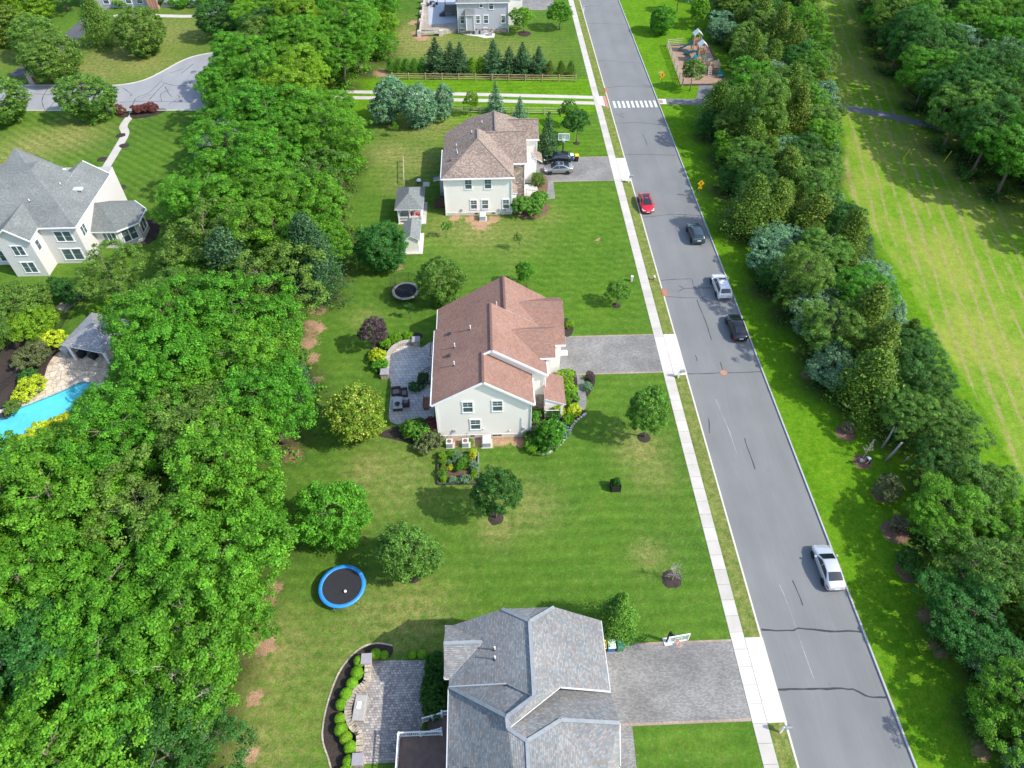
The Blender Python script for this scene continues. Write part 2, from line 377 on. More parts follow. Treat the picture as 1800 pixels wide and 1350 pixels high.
# ---- roofs
def shingle(name, stops, h=.14, wd=.21, dark=.55):
    t = NT(name); uv = t.new('ShaderNodeUVMap').outputs[0]; s = t.sep(uv)
    v = t.math('DIVIDE', s[1], h); row = t.math('FLOOR', v)
    rw = t.new('ShaderNodeTexWhiteNoise', noise_dimensions='1D'); t.lk(row, rw.inputs['W'])
    u = t.math('ADD', t.math('DIVIDE', s[0], wd), t.math('MULTIPLY', rw.outputs['Value'], 3.0)); cell = t.math('FLOOR', u)
    wn_ = t.new('ShaderNodeTexWhiteNoise', noise_dimensions='2D'); t.lk(t.comb(cell, row), wn_.inputs['Vector'])
    blot = t.noise(.8, uv, 3)
    f = t.math('ADD', t.math('MULTIPLY', wn_.outputs['Value'], .8), t.math('MULTIPLY', t.math('SUBTRACT', blot, .4), .5), clamp=True)
    col = t.ramp(f, [(i/len(stops), c) for i, c in enumerate(stops)], 'CONSTANT')
    fv = t.math('FRACT', v)
    edge = t.rng(fv, .0, .22)
    fu = t.math('FRACT', u); side = t.rng(t.math('MINIMUM', fu, t.math('SUBTRACT', 1.0, fu)), 0, .05)
    col = t.mix(t.math('MULTIPLY', edge, t.math('MULTIPLY_ADD', side, .3, .7)), tuple(c*dark for c in stops[0]), col)
    k = t.new('ShaderNodeMix', data_type='RGBA', blend_type='MULTIPLY'); k.inputs[0].default_value = 1
    g = t.rng(t.noise(.22, t.pos(), 4), .3, .7, .86, 1.12); t.lk(col, k.inputs[6]); t.lk(t.comb(g, g, g), k.inputs[7])
    t.bump(t.math('SUBTRACT', 1.0, fv), .9, .025)
    return t.done(k.outputs[2], .95, 0, .1)
M['roof_red'] = shingle('shingle_red_brown', [(.25,.145,.11), (.30,.17,.125), (.265,.17,.14), (.325,.19,.145), (.25,.17,.15)])
M['roof_brown'] = shingle('shingle_tan_brown', [(.20,.155,.13), (.30,.235,.19), (.25,.185,.15), (.35,.28,.23), (.22,.18,.165)])
M['roof_slate'] = shingle('shingle_multi_slate', [(.175,.18,.185), (.225,.235,.235), (.20,.205,.205), (.26,.265,.26), (.245,.205,.18), (.19,.215,.22), (.28,.285,.275), (.215,.22,.22)], .14, .19)
M['roof_grey'] = shingle('shingle_grey', [(.165,.18,.172), (.205,.22,.21), (.185,.20,.192), (.235,.248,.235)])
M['roof_light'] = shingle('shingle_pale_grey', [(.25,.25,.255), (.33,.33,.33), (.29,.29,.30)], .2, .36)
def siding(name, c, pitch=.17):
    t = NT(name); p = t.pos(); s = t.sep(p); f = t.math('FRACT', t.math('DIVIDE', s[2], pitch))
    col = t.mix(t.rng(f, 0, .22), tuple(x*.52 for x in c), c)
    col = t.mix(t.rng(t.noise(.7, p, 3), .35, .7, 0, .25), col, tuple(x*.9 for x in c))
    t.bump(f, .5, .02); return t.done(col, .55, 0, .3)
M['cream'] = siding('siding_cream', (.88,.83,.76))
M['cream2'] = siding('siding_pale', (.86,.815,.745), .2)
M['greyside'] = siding('siding_grey', (.46,.46,.50), .2)
M['whiteside'] = siding('siding_white', (.64,.625,.605), .2)
def stone(name, cols, sc=2.6):
    t = NT(name); p = t.pos()
    mp = t.new('ShaderNodeMapping'); mp.inputs['Scale'].default_value = (1, 1, 1.8); t.lk(p, mp.inputs['Vector'])
    v = t.new('ShaderNodeTexVoronoi', feature='F1'); v.inputs['Scale'].default_value = sc; t.lk(mp.outputs[0], v.inputs['Vector'])
    e = t.new('ShaderNodeTexVoronoi', feature='DISTANCE_TO_EDGE'); e.inputs['Scale'].default_value = sc; t.lk(mp.outputs[0], e.inputs['Vector'])
    col = t.ramp(t.sep(v.outputs['Color'])[0], [(i/len(cols), c) for i, c in enumerate(cols)], 'CONSTANT')
    j = t.rng(e.outputs['Distance'], .02, .08); col = t.mix(j, (.22,.19,.16), col); t.bump(j, .8, .03)
    return t.done(col, .9, 0, .2)
M['stone'] = stone('fieldstone', [(.30,.22,.16), (.42,.35,.28), (.25,.21,.19), (.50,.44,.38), (.36,.27,.20)])
M['brick'] = pavers('brick_red', .22, .08, [(.34,.15,.10), (.40,.19,.13), (.30,.13,.09)], (.45,.40,.35), .1)
# ---- plain finishes
M['trim'] = plain('trim_white', (.80,.80,.79), .45, vary=.05)
M['trim_grey'] = plain('trim_grey', (.55,.56,.58), .5, vary=.06)
M['found'] = plain('foundation', (.55,.50,.44), .9, vary=.15)
M['glass'] = glass_mat('window_glass', (.06,.095,.105))
M['glass_car'] = glass_mat('car_glass', (.012,.02,.025), .03)
M['wood_rail'] = plain('cedar_rail', (.40,.27,.16), .85, vary=.3, scale=6)
M['wood_pale'] = plain('weathered_rail', (.42,.38,.26), .85, vary=.25, scale=6)
M['timber_dark'] = plain('timber_dark', (.09,.075,.065), .85, vary=.3)
M['decking'] = plain('deck_board', (.17,.11,.088), .7, vary=.2, scale=2)
M['bark'] = plain('bark', (.16,.13,.10), .95, vary=.35, scale=9)
M['bark_pale'] = plain('bark_pale', (.36,.32,.28), .95, vary=.25, scale=9)
M['black'] = plain('black_plastic', (.02,.02,.022), .55)
M['rubber'] = plain('rubber', (.02,.02,.02), .8)
M['metal'] = plain('metal_grey', (.42,.43,.44), .4, .7)
M['metal_dark'] = plain('metal_dark', (.05,.05,.055), .5, .3)
M['rim'] = plain('alloy', (.55,.56,.58), .3, .9)
M['acgrey'] = plain('cabinet_grey', (.33,.36,.37), .5, vary=.15)
M['acwhite'] = plain('cabinet_pale', (.52,.52,.49), .5, vary=.08)
M['rust'] = plain('rust', (.33,.14,.08), .85, vary=.3, scale=8)
M['rustpale'] = plain('cast_iron_rust', (.36,.22,.14), .85, vary=.3, scale=10)
M['tar'] = plain('crack_sealant', (.035,.035,.038), .7, vary=.25)
M['scuff'] = plain('scuffed_asphalt', (.31,.31,.305), .8, vary=.3, scale=6)
M['paint_white'] = plain('road_paint', (.62,.62,.60), .7, vary=.12, scale=8)
M['blue'] = plain('pad_blue', (.03,.24,.62), .45)
M['padtan'] = plain('pad_tan', (.55,.47,.38), .7)
M['tramp'] = plain('trampoline_mat', (.022,.022,.026), .75)
M['sign'] = plain('sign_yellow', (.85,.45,.01), .45, vary=.05)
M['teal'] = plain('slide_teal', (.03,.24,.27), .4)
M['slide_green'] = plain('slide_green', (.05,.30,.20), .4)
M['post_tan'] = plain('playpost', (.46,.34,.20), .6)
M['deck_red'] = plain('play_deck', (.30,.12,.07), .7)
M['roof_metal'] = plain('play_roof', (.62,.66,.67), .4, .2)
M['bin_green'] = plain('bin_green', (.05,.19,.10), .5)
M['bin_blue'] = plain('bin_blue', (.02,.13,.36), .5)
M['lid_yellow'] = plain('lid_yellow', (.75,.55,.03), .5)
M['lid_pale'] = plain('lid_pale', (.55,.72,.55), .5)
M['orange'] = plain('rim_orange', (.75,.16,.03), .5)
M['cloth_beige'] = plain('cover_beige', (.36,.345,.32), .9)
M['wicker'] = plain('wicker', (.07,.05,.045), .85, vary=.3, scale=20)
M['cushion'] = plain('cushion', (.16,.16,.18), .95)
M['red'] = plain('red_fabric', (.55,.05,.05), .8)
M['skin'] = plain('skin', (.52,.32,.23), .6)
M['shirt'] = plain('shirt_blue', (.10,.22,.55), .9)
M['trousers'] = plain('trousers_dark', (.02,.02,.025), .9)
M['hair'] = plain('hair_brown', (.10,.06,.04), .8)
M['mailbox'] = plain('mailbox_grey', (.22,.25,.27), .45)
M['yellowpost'] = plain('marker_yellow', (.85,.65,.03), .5)
def net_mat():
    t = NT('safety_net'); t.done((.01,.01,.01), .9); tr = t.new('ShaderNodeBsdfTransparent'); mx = t.new('ShaderNodeMixShader'); mx.inputs[0].default_value = .78
    t.lk(t.b.outputs[0], mx.inputs[1]); t.lk(tr.outputs[0], mx.inputs[2]); t.lk(mx.outputs[0], t.out.inputs['Surface']); return t.mat
M['net'] = net_mat()
def clear_mat():
    t = NT('acrylic'); t.done((.5,.6,.62), .08); tr = t.new('ShaderNodeBsdfTransparent'); mx = t.new('ShaderNodeMixShader'); mx.inputs[0].default_value = .7
    t.lk(t.b.outputs[0], mx.inputs[1]); t.lk(tr.outputs[0], mx.inputs[2]); t.lk(mx.outputs[0], t.out.inputs['Surface']); return t.mat
M['acrylic'] = clear_mat()
def water_mat():
    t = NT('pool_water'); n = t.noise(1.6, t.pos(), 3)
    tr = t.new('ShaderNodeBsdfTransparent'); tr.inputs[0].default_value = (.55,.91,.96,1)
    gl = t.new('ShaderNodeBsdfGlossy'); gl.inputs['Roughness'].default_value = .03
    fr = t.new('ShaderNodeFresnel'); fr.inputs[0].default_value = 1.33
    bp = t.new('ShaderNodeBump'); bp.inputs['Strength'].default_value = .15; bp.inputs['Distance'].default_value = .05; t.lk(n, bp.inputs['Height'])
    t.lk(bp.outputs[0], gl.inputs['Normal']); t.lk(bp.outputs[0], fr.inputs['Normal'])
    mx = t.new('ShaderNodeMixShader'); t.lk(fr.outputs[0], mx.inputs[0]); t.lk(tr.outputs[0], mx.inputs[1]); t.lk(gl.outputs[0], mx.inputs[2])
    t.lk(mx.outputs[0], t.out.inputs['Surface']); return t.mat
M['water'] = water_mat()
M['pool'] = plain('pool_plaster', (.40,.76,.82), .6, vary=.08, scale=.5)
M['pool_step'] = plain('pool_step', (.35,.68,.74), .6, vary=.08)
def carpaint(name, col, metal=.35): return plain(name, col, .28, metal, .5, .03, coat=.8)
# ------------------------------------------------------------------ where the woods stand
rng = np.random.default_rng(7); random.seed(7)
WOOD_L = [(395,-60),(690,-60),(692,60),(668,118),(560,128),(578,160),(600,185),(636,230),(638,330),(606,400),(622,480),(585,525),(540,560),(528,600),(548,640),(560,690),(522,735),(498,775),(500,805),(528,860),(515,920),(485,990),(440,1085),(425,1150),(398,1230),(375,1350),(360,1480),(-150,1480),(-150,800),(0,790),(100,768),(185,735),(180,690),(205,655),(200,612),(240,565),(285,455),(305,385),(300,340),(335,290),(340,240),(366,185),(355,125),(402,95),(415,45)]
WOOD_R = [(1248,-60),(1425,-60),(1448,60),(1462,110),(1472,180),(1486,240),(1476,320),(1535,420),(1595,520),(1612,570),(1672,650),(1695,700),(1738,770),(1790,850),(1900,1000),(1990,1250),(1990,1480),(1850,1480),(1760,1330),(1712,1240),(1680,1120),(1622,1050),(1598,960),(1602,900),(1622,862),(1618,800),(1592,748),(1512,722),(1480,705),(1430,640),(1405,570),(1340,500),(1328,430),(1290,380),(1262,310),(1246,240),(1222,200),(1270,150),(1305,130),(1285,85),(1250,40)]
WOOD_F = [(1515,-60),(2100,-60),(2150,500),(1900,400),(1790,318),(1735,300),(1655,225),(1640,190),(1568,92),(1535,40)]
def plan_wood(poly, sizes, ratio, pack, xr, yr, n=7000):
    """largest trees first; every crown has to stay inside the wood's outline"""
    pts = []
    for r_ in sizes:
        h = r_*ratio; X = rng.uniform(*xr, n); Y = rng.uniform(*yr, n); ok = np.ones(n, bool)
        for dx, dy, z in ((0, 0, h*.96), (r_*.8, 0, h*.62), (-r_*.8, 0, h*.62), (0, -r_*.8, h*.5), (0, r_*.8, h*.6), (0, 0, h*.3)):
            u, v = to_px(X+dx, Y+dy, z); ok &= inside(poly, u, v)
        for x, y in zip(X[ok], Y[ok]):
            if all((x-a)**2+(y-b)**2 > (pack*(r_+c)/2)**2 for a, b, c, _ in pts): pts.append((x, y, r_, h))
    return pts
wood_l = plan_wood(WOOD_L, (5.0, 4.2, 3.3, 2.5, 1.9), 2.35, 1.2, (-78, 0), (4, 205))
wood_r = plan_wood(WOOD_R, (3.3, 2.8, 2.3, 1.8), 2.0, 1.3, (30, 95), (3, 205))
wood_f = plan_wood(WOOD_F, (4.6, 3.8, 3.0, 2.2), 2.5, 1.25, (58, 145), (60, 205))
print('WOODS', len(wood_l), len(wood_r), len(wood_f))
# ------------------------------------------------------------------ ground sheets
KL, KR = 22.6, 31.62         # kerb lines
POOL = [at(u, v).to_2d() for u, v in [(-60,790),(-40,742),(20,721),(70,702),(118,682),(140,672),(165,674),(178,690),(186,715),(176,745),(140,775),(80,800),(0,825)]]
SOIL = [(560,545,1.3),(563,577,.9),(545,575,1.6),(540,602,1.5),(548,630,1.1),(556,668,.8),(512,798,1.3),(500,772,1.8),(478,1035,1.0),(462,1055,1.4),(455,1085,1.0),(466,1136,1.1),(447,1228,.8),(437,1326,.9),
        (880,773,1.2),(910,773,1.2),(800,776,1.0),(845,776,1.0),(830,385,1.2),(868,386,1.0),(845,395,1.6),(800,384,1.0),(1052,422,.5),(1163,127,.7),(672,128,2.2),(735,58,1.8),(728,40,1.6),(742,66,2.0),(700,470,.9),(675,205,1.8),
        (1500,640,1.2),(1420,660,.9),(1560,860,1.1),(1630,1085,1.0),(1650,1140,.9),(1335,300,1.4),(1290,365,.8),(1725,1320,.9)]
DRY = [(720,280,6,.7),(745,215,7,.8),(690,270,5,.8),(705,320,4,.5),(710,60,7,.9),(740,75,9,.9),(830,85,9,.6),(900,90,9,.45),(840,405,5,.8),(900,410,5,.5),(790,400,4,.6),(960,380,3,.5),
       (650,825,2.6,.8),(700,840,5,.5),(860,860,2.5,.6),(875,925,2.2,.8),(1125,790,2.6,.85),(1145,830,2.5,.6),(930,890,3,.6),(1140,975,1.6,.7),(720,1080,4,.75),(690,1100,3,.6),(650,1075,3,.6),(480,1150,4,.8),(455,1230,4,.6),(440,1320,4,.7),
       (120,240,6,.9),(60,255,6,.9),(20,285,5,.9),(150,130,10,.8),(250,110,8,.85),(300,60,12,.7),(60,90,8,.6),(200,100,8,.8),(640,890,3,.3),(600,1130,4,.4),(900,445,3,.3),(1300,340,4,.3),(640,560,2,.5),(690,770,3,.3),(560,1210,4,.4),(520,1280,4,.4)]
FIELD = [at(u, v).to_2d() for u, v in [(1395,-200),(1430,0),(1455,90),(1470,150),(1472,205),(1488,250),(1480,320),(1540,420),(1600,500),(1640,575),(1690,660),(1760,770),(1800,850),(1990,1250),(2600,1200),(2400,600),(1990,400),(1800,330),(1640,200),(1560,90),(1525,0),(1490,-200)]]
LUSHP = [at(u, v).to_2d() for u, v in [(575,138),(1040,138),(1052,190),(1010,215),(940,230),(640,205),(560,190)]]
def field_attr(X, Y, trees):
    a = {k: np.zeros(X.shape) for k in ('soil', 'dry', 'lush', 'mow', 'mow2', 'field', 'litter')}
    for u, v, r in SOIL:
        p = at(u, v); a['soil'] = np.maximum(a['soil'], np.exp(-(((X-p.x)**2+(Y-p.y)**2)/r**2)**1.2)*.95)
    for u, v, r, s in DRY:
        p = at(u, v); a['dry'] = np.maximum(a['dry'], s*np.exp(-((X-p.x)**2+(Y-p.y)**2)/r**2))
    a['field'] = inside(FIELD, X, Y).astype(float)
    right = X > 27
    a['lush'] = np.where(right, 1.0, 0.0)
    a['lush'] = np.maximum(a['lush'], inside(LUSHP, X, Y)*1.0)
    h3 = np.exp(-(((X-12)/9)**2+((Y-112)/10)**2)); a['lush'] = np.maximum(a['lush'], np.where(right, 0, .45*h3))
    g = np.exp(-(((X-11)/8)**4+((Y-80)/16)**4)); a['lush'] = np.maximum(a['lush'], np.where(right, 0, .22*g))
    verge = (X > 21.2) & (X < 22.7); a['dry'] = np.where(verge, .62, a['dry'])
    a['mow'] = np.where((X > -20) & (X < 20) & (Y < 200), 1.0, 0) * np.where((Y > 64) & (Y < 98), .9, 1)
    a['mow2'] = np.where((X < -42) & (Y > 95) & (Y < 125), 1.0, 0) + np.where((X > 3) & (X < 20) & (Y > 66) & (Y < 97), .45, 0) + np.where((X < -4) & (X > -30) & (Y > 14) & (Y < 75), .35, 0)
    for x, y in trees:
        d = ((X-x)**2+(Y-y)**2)/3.0**2; a['litter'] = np.maximum(a['litter'], np.exp(-d**1.5))
    return a
def grid_sheet(name, xs, ys, holes=(), trees=()):
    nx, ny = len(xs), len(ys); X, Y = np.meshgrid(xs, ys)
    v = np.stack([X.ravel(), Y.ravel(), np.zeros(nx*ny)], 1)
    i = np.arange(nx*ny).reshape(ny, nx)
    q = np.stack([i[:-1, :-1], i[:-1, 1:], i[1:, 1:], i[1:, :-1]], -1).reshape(-1, 4)
    if holes:
        bad = np.zeros(nx*ny, bool)
        for h in holes: bad |= inside(h, X.ravel(), Y.ravel())
        q = q[~bad[q].any(1)]
    me = bpy.data.meshes.new(name); me.vertices.add(len(v)); me.vertices.foreach_set('co', v.ravel())
    me.loops.add(q.size); me.loops.foreach_set('vertex_index', q.ravel().astype(np.int32))
    me.polygons.add(len(q)); me.polygons.foreach_set('loop_start', np.arange(0, q.size, 4, dtype=np.int32)); me.polygons.foreach_set('loop_total', np.full(len(q), 4, np.int32))
    for k, val in field_attr(X.ravel(), Y.ravel(), trees).items():
        at_ = me.attributes.new(k, 'FLOAT', 'POINT'); at_.data.foreach_set('value', val.astype(np.float32))
    me.materials.append(M['grass']); me.update(); me.validate()
    o = put(name, me); tag(o, kind='structure'); return o
ys = np.concatenate([[-500, -200, -80, -30, -10, 0], np.arange(6, 190, .6), [195, 205, 220, 250, 320, 500, 900]])
xl = np.concatenate([[-700, -400, -250, -170, -140], np.arange(-125, 22.2, .6), [22.52]])
xr = np.concatenate([[31.70], np.arange(32.2, 110, .6), [115, 125, 150, 200, 300, 500, 800]])
mid = Vector((sum(p.x for p in POOL)/len(POOL), sum(p.y for p in POOL)/len(POOL)))
POOL_HOLE = [mid+(p-mid)*1.05 for p in POOL]
grid_sheet('lawn', xl, ys, [POOL_HOLE], [(a, b) for a, b, _, _ in wood_l])
grid_sheet('grass_verge', xr, ys, (), [(a, b) for a, b, _, _ in wood_r+wood_f])

def sheet(name, pts, z, mat, parent=None, kind=None, th=0.0):
    """flat sheet over plan points, with thickness th below it"""
    pts = [(p[0], p[1]) for p in pts]
    ar = sum(pts[i][0]*pts[(i+1) % len(pts)][1]-pts[(i+1) % len(pts)][0]*pts[i][1] for i in range(len(pts)))
    if ar < 0: pts = pts[::-1]
    mb = MB()
    if th: mb.prism(pts, z-th, z)
    else: mb.add([(x, y, z) for x, y in pts], [tuple(range(len(pts)))])
    o = mb.build(name, mat, parent)
    if kind: o['kind'] = kind
    return o
def smooth_closed(pts, n=4):
    """Catmull-Rom through plan points"""
    out = []; m = len(pts); P_ = [Vector((p[0], p[1])) for p in pts]
    for i in range(m):
        a, b, c, d = P_[i-1], P_[i], P_[(i+1) % m], P_[(i+2) % m]
        for k in range(n):
            t = k/n; out.append(.5*((2*b)+(c-a)*t+(2*a-5*b+4*c-d)*t*t+(3*b-a-3*c+d)*t**3))
    return out
def smooth_open(pts, n=5):
    P_ = [Vector(p) for p in pts]; out = []
    for i in range(len(P_)-1):
        a = P_[max(i-1, 0)]; b = P_[i]; c = P_[i+1]; d = P_[min(i+2, len(P_)-1)]
        for k in range(n):
            t = k/n; out.append(.5*((2*b)+(c-a)*t+(2*a-5*b+4*c-d)*t*t+(3*b-a-3*c+d)*t**3))
    out.append(P_[-1]); return out
def ribbon(mb, pts, wd, z, jitter=0.0):
    pts = [Vector((p[0], p[1])) for p in pts]; L = []; Rr = []
    for i, p in enumerate(pts):
        d = (pts[min(i+1, len(pts)-1)]-pts[max(i-1, 0)]).normalized(); n = Vector((-d.y, d.x))
        w_ = wd*(1+random.uniform(-jitter, jitter))/2
        L.append(p+n*w_); Rr.append(p-n*w_)
    k = len(pts); mb.add([(p.x, p.y, z) for p in L]+[(p.x, p.y, z) for p in Rr], [(i, k+i, k+i+1, i+1) for i in range(k-1)])

# road
ROAD_Z = -.12
road = sheet('road', [(KL-.1, -300), (KR+.1, -300), (KR+.1, 600), (KL-.1, 600)], ROAD_Z, M['asphalt'], kind='structure')
k = MB().bbox(KL-.12, KL+.06, -60, 300, -.3, .015, .02).build('kerb', M['kerb']); k['kind'] = 'structure'
k = MB().bbox(KR-.05, KR+.13, -60, 300, -.3, .02, .025).build('kerb', M['kerb_stone']); k['kind'] = 'structure'
CR = [[(1025,11),(1042,10),(1060,10.5),(1080,11)],[(1032,41),(1060,41),(1075,42),(1100,43)],[(1050,107),(1075,107),(1090,109),(1128,111)],[(1067,154),(1100,151),(1120,152),(1145,154)],[(1080,217),(1120,215),(1150,218),(1172,221)],
 [(1097,272),(1140,271),(1160,272),(1188,273)],[(1130,382),(1150,380),(1175,377),(1200,377),(1230,379)],[(1162,493),(1185,491),(1213,490),(1217,492),(1219,502)],[(1193,502),(1202,507),(1225,506),(1252,506)],[(1193,512),(1202,507)],
 [(1166,521),(1200,523),(1232,524),(1240,520)],[(1233,524),(1243,529)],[(1225,527),(1232,545),(1240,565),(1251,598)],[(1207,657),(1240,657),(1265,655),(1300,655),(1337,653)],[(1266,637),(1271,652)],[(1246,735),(1247,750),(1247,761)],[(1309,771),(1313,785),(1321,805),(1327,825)],
 [(1338,1107),(1365,1109),(1395,1108),(1405,1104),(1430,1107),(1460,1110),(1490,1109),(1515,1111)],[(1368,1212),(1400,1211),(1440,1211),(1480,1210),(1500,1212),(1520,1222),(1535,1226),(1558,1226)],[(1393,1020),(1402,1040),(1411,1064)],[(1082,200),(1088,202),(1096,199)],[(1088,202),(1096,207)],[(1130,237),(1135,247),(1138,256)],[(1110,560),(1118,562)],[(1222,624),(1226,635)]]
for i, c in enumerate(CR):
    pts = [at(u, v, ROAD_Z).to_2d() for u, v in c]; fine = []
    for a, b in zip(pts, pts[1:]):
        m = max(2, int((b-a).length/.5))
        for q in range(m):
            p = a.lerp(b, q/m); fine.append(p+Vector((random.uniform(-.03, .03), random.uniform(-.03, .03))))
    fine.append(pts[-1]); mb = MB(); ribbon(mb, fine, .16 if i in (17, 18) else .09, ROAD_Z+.004, .35)
    mb.build('crack_seal', M['tar'], road)
mb = MB(); ribbon(mb, [at(u, v, ROAD_Z).to_2d() for u, v in [(1370,1028),(1378,1045),(1390,1075),(1403,1115),(1415,1150),(1430,1192)]], .09, ROAD_Z+.004, .9); mb.build('scuff', M['scuff'], road)
mb = MB(); ribbon(mb, [at(u, v, ROAD_Z).to_2d() for u, v in [(1258,702),(1268,725),(1282,758),(1296,800)]], .05, ROAD_Z+.004, .9); mb.build('scuff', M['scuff'], road)
# crosswalk
for i in range(10):
    x = 23.35+i*.83
    MB().add([(x, 123.4, ROAD_Z+.004), (x+.42, 123.4, ROAD_Z+.004), (x+.42, 126.0, ROAD_Z+.004), (x, 126.0, ROAD_Z+.004)], [(0, 1, 2, 3)]).build('crosswalk_bar', M['paint_white'], road)
# sidewalk of single slabs
sw = thing('sidewalk', None, None, (19.93, -6, 0)); sw['kind'] = 'structure'
slab = MB().bbox(0, 1.17, .012, 1.49, -.1, .03, .012).mesh('slab', M['concrete'])
DR = [(18.0, 25.0), (56.4, 63.4), (98.6, 105.6)]
for i in range(136):
    y = -6+i*1.5
    if any(a-.6 < y < b-.6 for a, b in DR) and i: continue
    o = put('slab', slab, sw); o.location = (0, i*1.5, random.uniform(-.006, .006))
slab_n = MB().bbox(0, 1.17, .012, 1.49, -.1, .03, .012).mesh('slab_new', M['concrete_new'])
for a, b in DR:
    for i in range(136):
        y = -6+i*1.5
        if a-.6 < y < b-.6: o = put('slab', slab_n, sw); o.location = (0, i*1.5, 0)
    ap = thing('driveway_apron', None, None, (21.13, a, 0)); ap['kind'] = 'structure'
    n = 4; L = (b-a)/n
    for q in range(n):
        y0, y1 = q*L, (q+1)*L-.015
        MB().add([(0, y0, .026), (1.56, y0, .020), (1.56, y1, .020), (0, y1, .026), (0, y0, -.1), (1.56, y0, -.14), (1.56, y1, -.14), (0, y1, -.1)],
                 [(0,1,2,3),(4,7,6,5),(0,4,5,1),(1,5,6,2),(2,6,7,3),(3,7,4,0)]).build('slab', M['concrete_new'], ap, world=False)
# footpath strips to the crossing
def band(name, pts, wd, z, mat, kind='structure'):
    mb = MB(); ribbon(mb, smooth_open([at(u, v).to_2d() for u, v in pts], 6), wd, z); o = mb.build(name, mat); o['kind'] = kind; return o
band('footpath', [(560,160.5),(700,163),(900,167.5),(1049,171.5)], 1.25, .012, M['concrete'])
band('footpath', [(560,171),(700,173),(900,178),(1052,181.5)], 1.25, .014, M['concrete'])
sheet('ramp', [at(1046,170).to_2d(), at(1064,169).to_2d(), at(1070,190).to_2d(), at(1052,183).to_2d()], .034, M['concrete_new'], kind='structure')
sheet('tactile_pad', [at(1059,169).to_2d(), at(1064,168.5).to_2d(), at(1070,189).to_2d(), at(1064,188).to_2d()], .039, plain('tactile_red', (.45,.20,.16), .8), kind='structure')
sheet('ramp', [at(1157,174).to_2d(), at(1170,174).to_2d(), at(1172,183).to_2d(), at(1160,183).to_2d()], .02, M['concrete_new'], kind='structure')
sheet('tactile_pad', [at(1158,175.5).to_2d(), at(1164,175.5).to_2d(), at(1166,181.5).to_2d(), at(1160,181.5).to_2d()], .025, plain('tactile_red2', (.45,.22,.18), .8), kind='structure')
band('path', [(1170,178.5),(1230,179.5),(1300,180),(1400,181),(1470,187),(1540,199),(1600,212),(1650,223),(1700,238)], 2.3, .010, M['asphalt_path'])
band('path', [(1238,178),(1240,165),(1243,150)], 3.0, .014, M['asphalt_path'])
# driveways
def drive(x0, x1, y0, y1, extra=None):
    d = sheet('driveway', [(x0, y0), (x1, y0), (x1, y1), (x0, y1)], .014, M['drive'], kind='structure')
    mb = MB(); mb.add([(x0+.8, y0-.22, .018), (x1, y0-.22, .018), (x1, y0, .018), (x0+.8, y0, .018)], [(0, 1, 2, 3)])
    mb.add([(x0+.8, y1, .018), (x1, y1, .018), (x1, y1+.2, .018), (x0+.8, y1+.2, .018)], [(0, 1, 2, 3)]); mb.build('border', M['drive_edge'], d)
    return d
drive(7.4, 19.9, 18.4, 24.7); drive(7.3, 19.9, 57.1, 63.3); drive(7.6, 19.9, 99.0, 106.0)
def walk(pts, z=.016, mat='drive'): return sheet('walkway', [at(u, v).to_2d() for u, v in pts], z, M[mat], kind='structure')
walk([(1086,1273),(1111,1273),(1119,1350),(1126,1420),(1096,1420),(1090,1330)])
walk([(988,655),(1022,656),(1030,680),(1031,712),(1020,735),(1000,742),(996,726),(1008,712),(1006,690),(996,672)])
walk([(958,314),(972,315),(976,349),(950,352),(950,340),(962,338)])
sheet('driveway', [at(905,-4).to_2d(), at(972,-4).to_2d(), at(975,14).to_2d(), at(955,18).to_2d(), at(915,17).to_2d()], .014, M['drive'], kind='structure')
# the side street on the left with its drive and walks
st = smooth_open([at(u, v).to_2d() for u, v in [(-300,151),(-100,150),(60,150),(150,150),(205,150),(250,142),(285,126),(320,107),(355,96),(410,90),(480,88),(560,84)]], 4)
lo = [at(u, v).to_2d() for u, v in [(560,150),(480,194),(345,193.5),(200,193.5),(0,194),(-300,196)]]
side = sheet('side_street', [tuple(p) for p in st]+[tuple(p) for p in lo], .012, asphalt('asphalt_old', (.27,.275,.285), (.32,.325,.33)), kind='structure')
mb = MB()
for a, b in zip(st, st[1:]): mb.bar((a.x, a.y, .03), (b.x, b.y, .03), .32, .08)
o = mb.build('kerb', M['kerb']); o['kind'] = 'structure'
mb = MB(); mb.bar((*at(0,194.5).to_2d(), .03), (*at(345,194).to_2d(), .03), .25, .07); o = mb.build('kerb', M['kerb']); o['kind'] = 'structure'
SC = [[(78,192),(74,175),(84,155)],[(88,189),(100,172),(106,156)],[(60,165),(110,168),(125,170)],[(107,189),(122,176)],[(232,188),(240,172),(262,163),(286,140)],[(262,176),(278,158),(288,148)],[(286,145),(305,150),(340,151)],[(290,152),(297,165),(302,170)],[(284,178),(283,165),(298,158)],[(296,184),(315,172),(312,168)],[(215,154),(230,165),(229,169)],[(318,130),(340,112)],[(300,128),(322,121)],[(305,178),(318,180)],[(330,140),(335,148)],[(235,178),(265,166)],[(210,180),(260,178),(330,180)]]
for c in SC:
    mb = MB(); ribbon(mb, smooth_open([at(u, v).to_2d() for u, v in c], 5), .11, .016, .5); mb.build('crack_seal', M['tar'], side)
band('driveway', [(30,135),(62,112),(95,88),(128,62),(165,30),(185,8),(200,-10)], 4.2, .016, M['asphalt_dark'])
band('walkway', [(236,194),(226,208),(217,222),(220,236),(206,262),(180,305)], 1.35, .016, M['concrete'])
band('walkway', [(200,29),(225,26),(290,28),(345,28),(378,20),(390,2)], 1.6, .016, M['concrete'])
band('walkway', [(150,512),(135,522),(105,545)], 1.9, .016, concrete('walk_tan', (.40,.34,.28), (.46,.40,.34)))
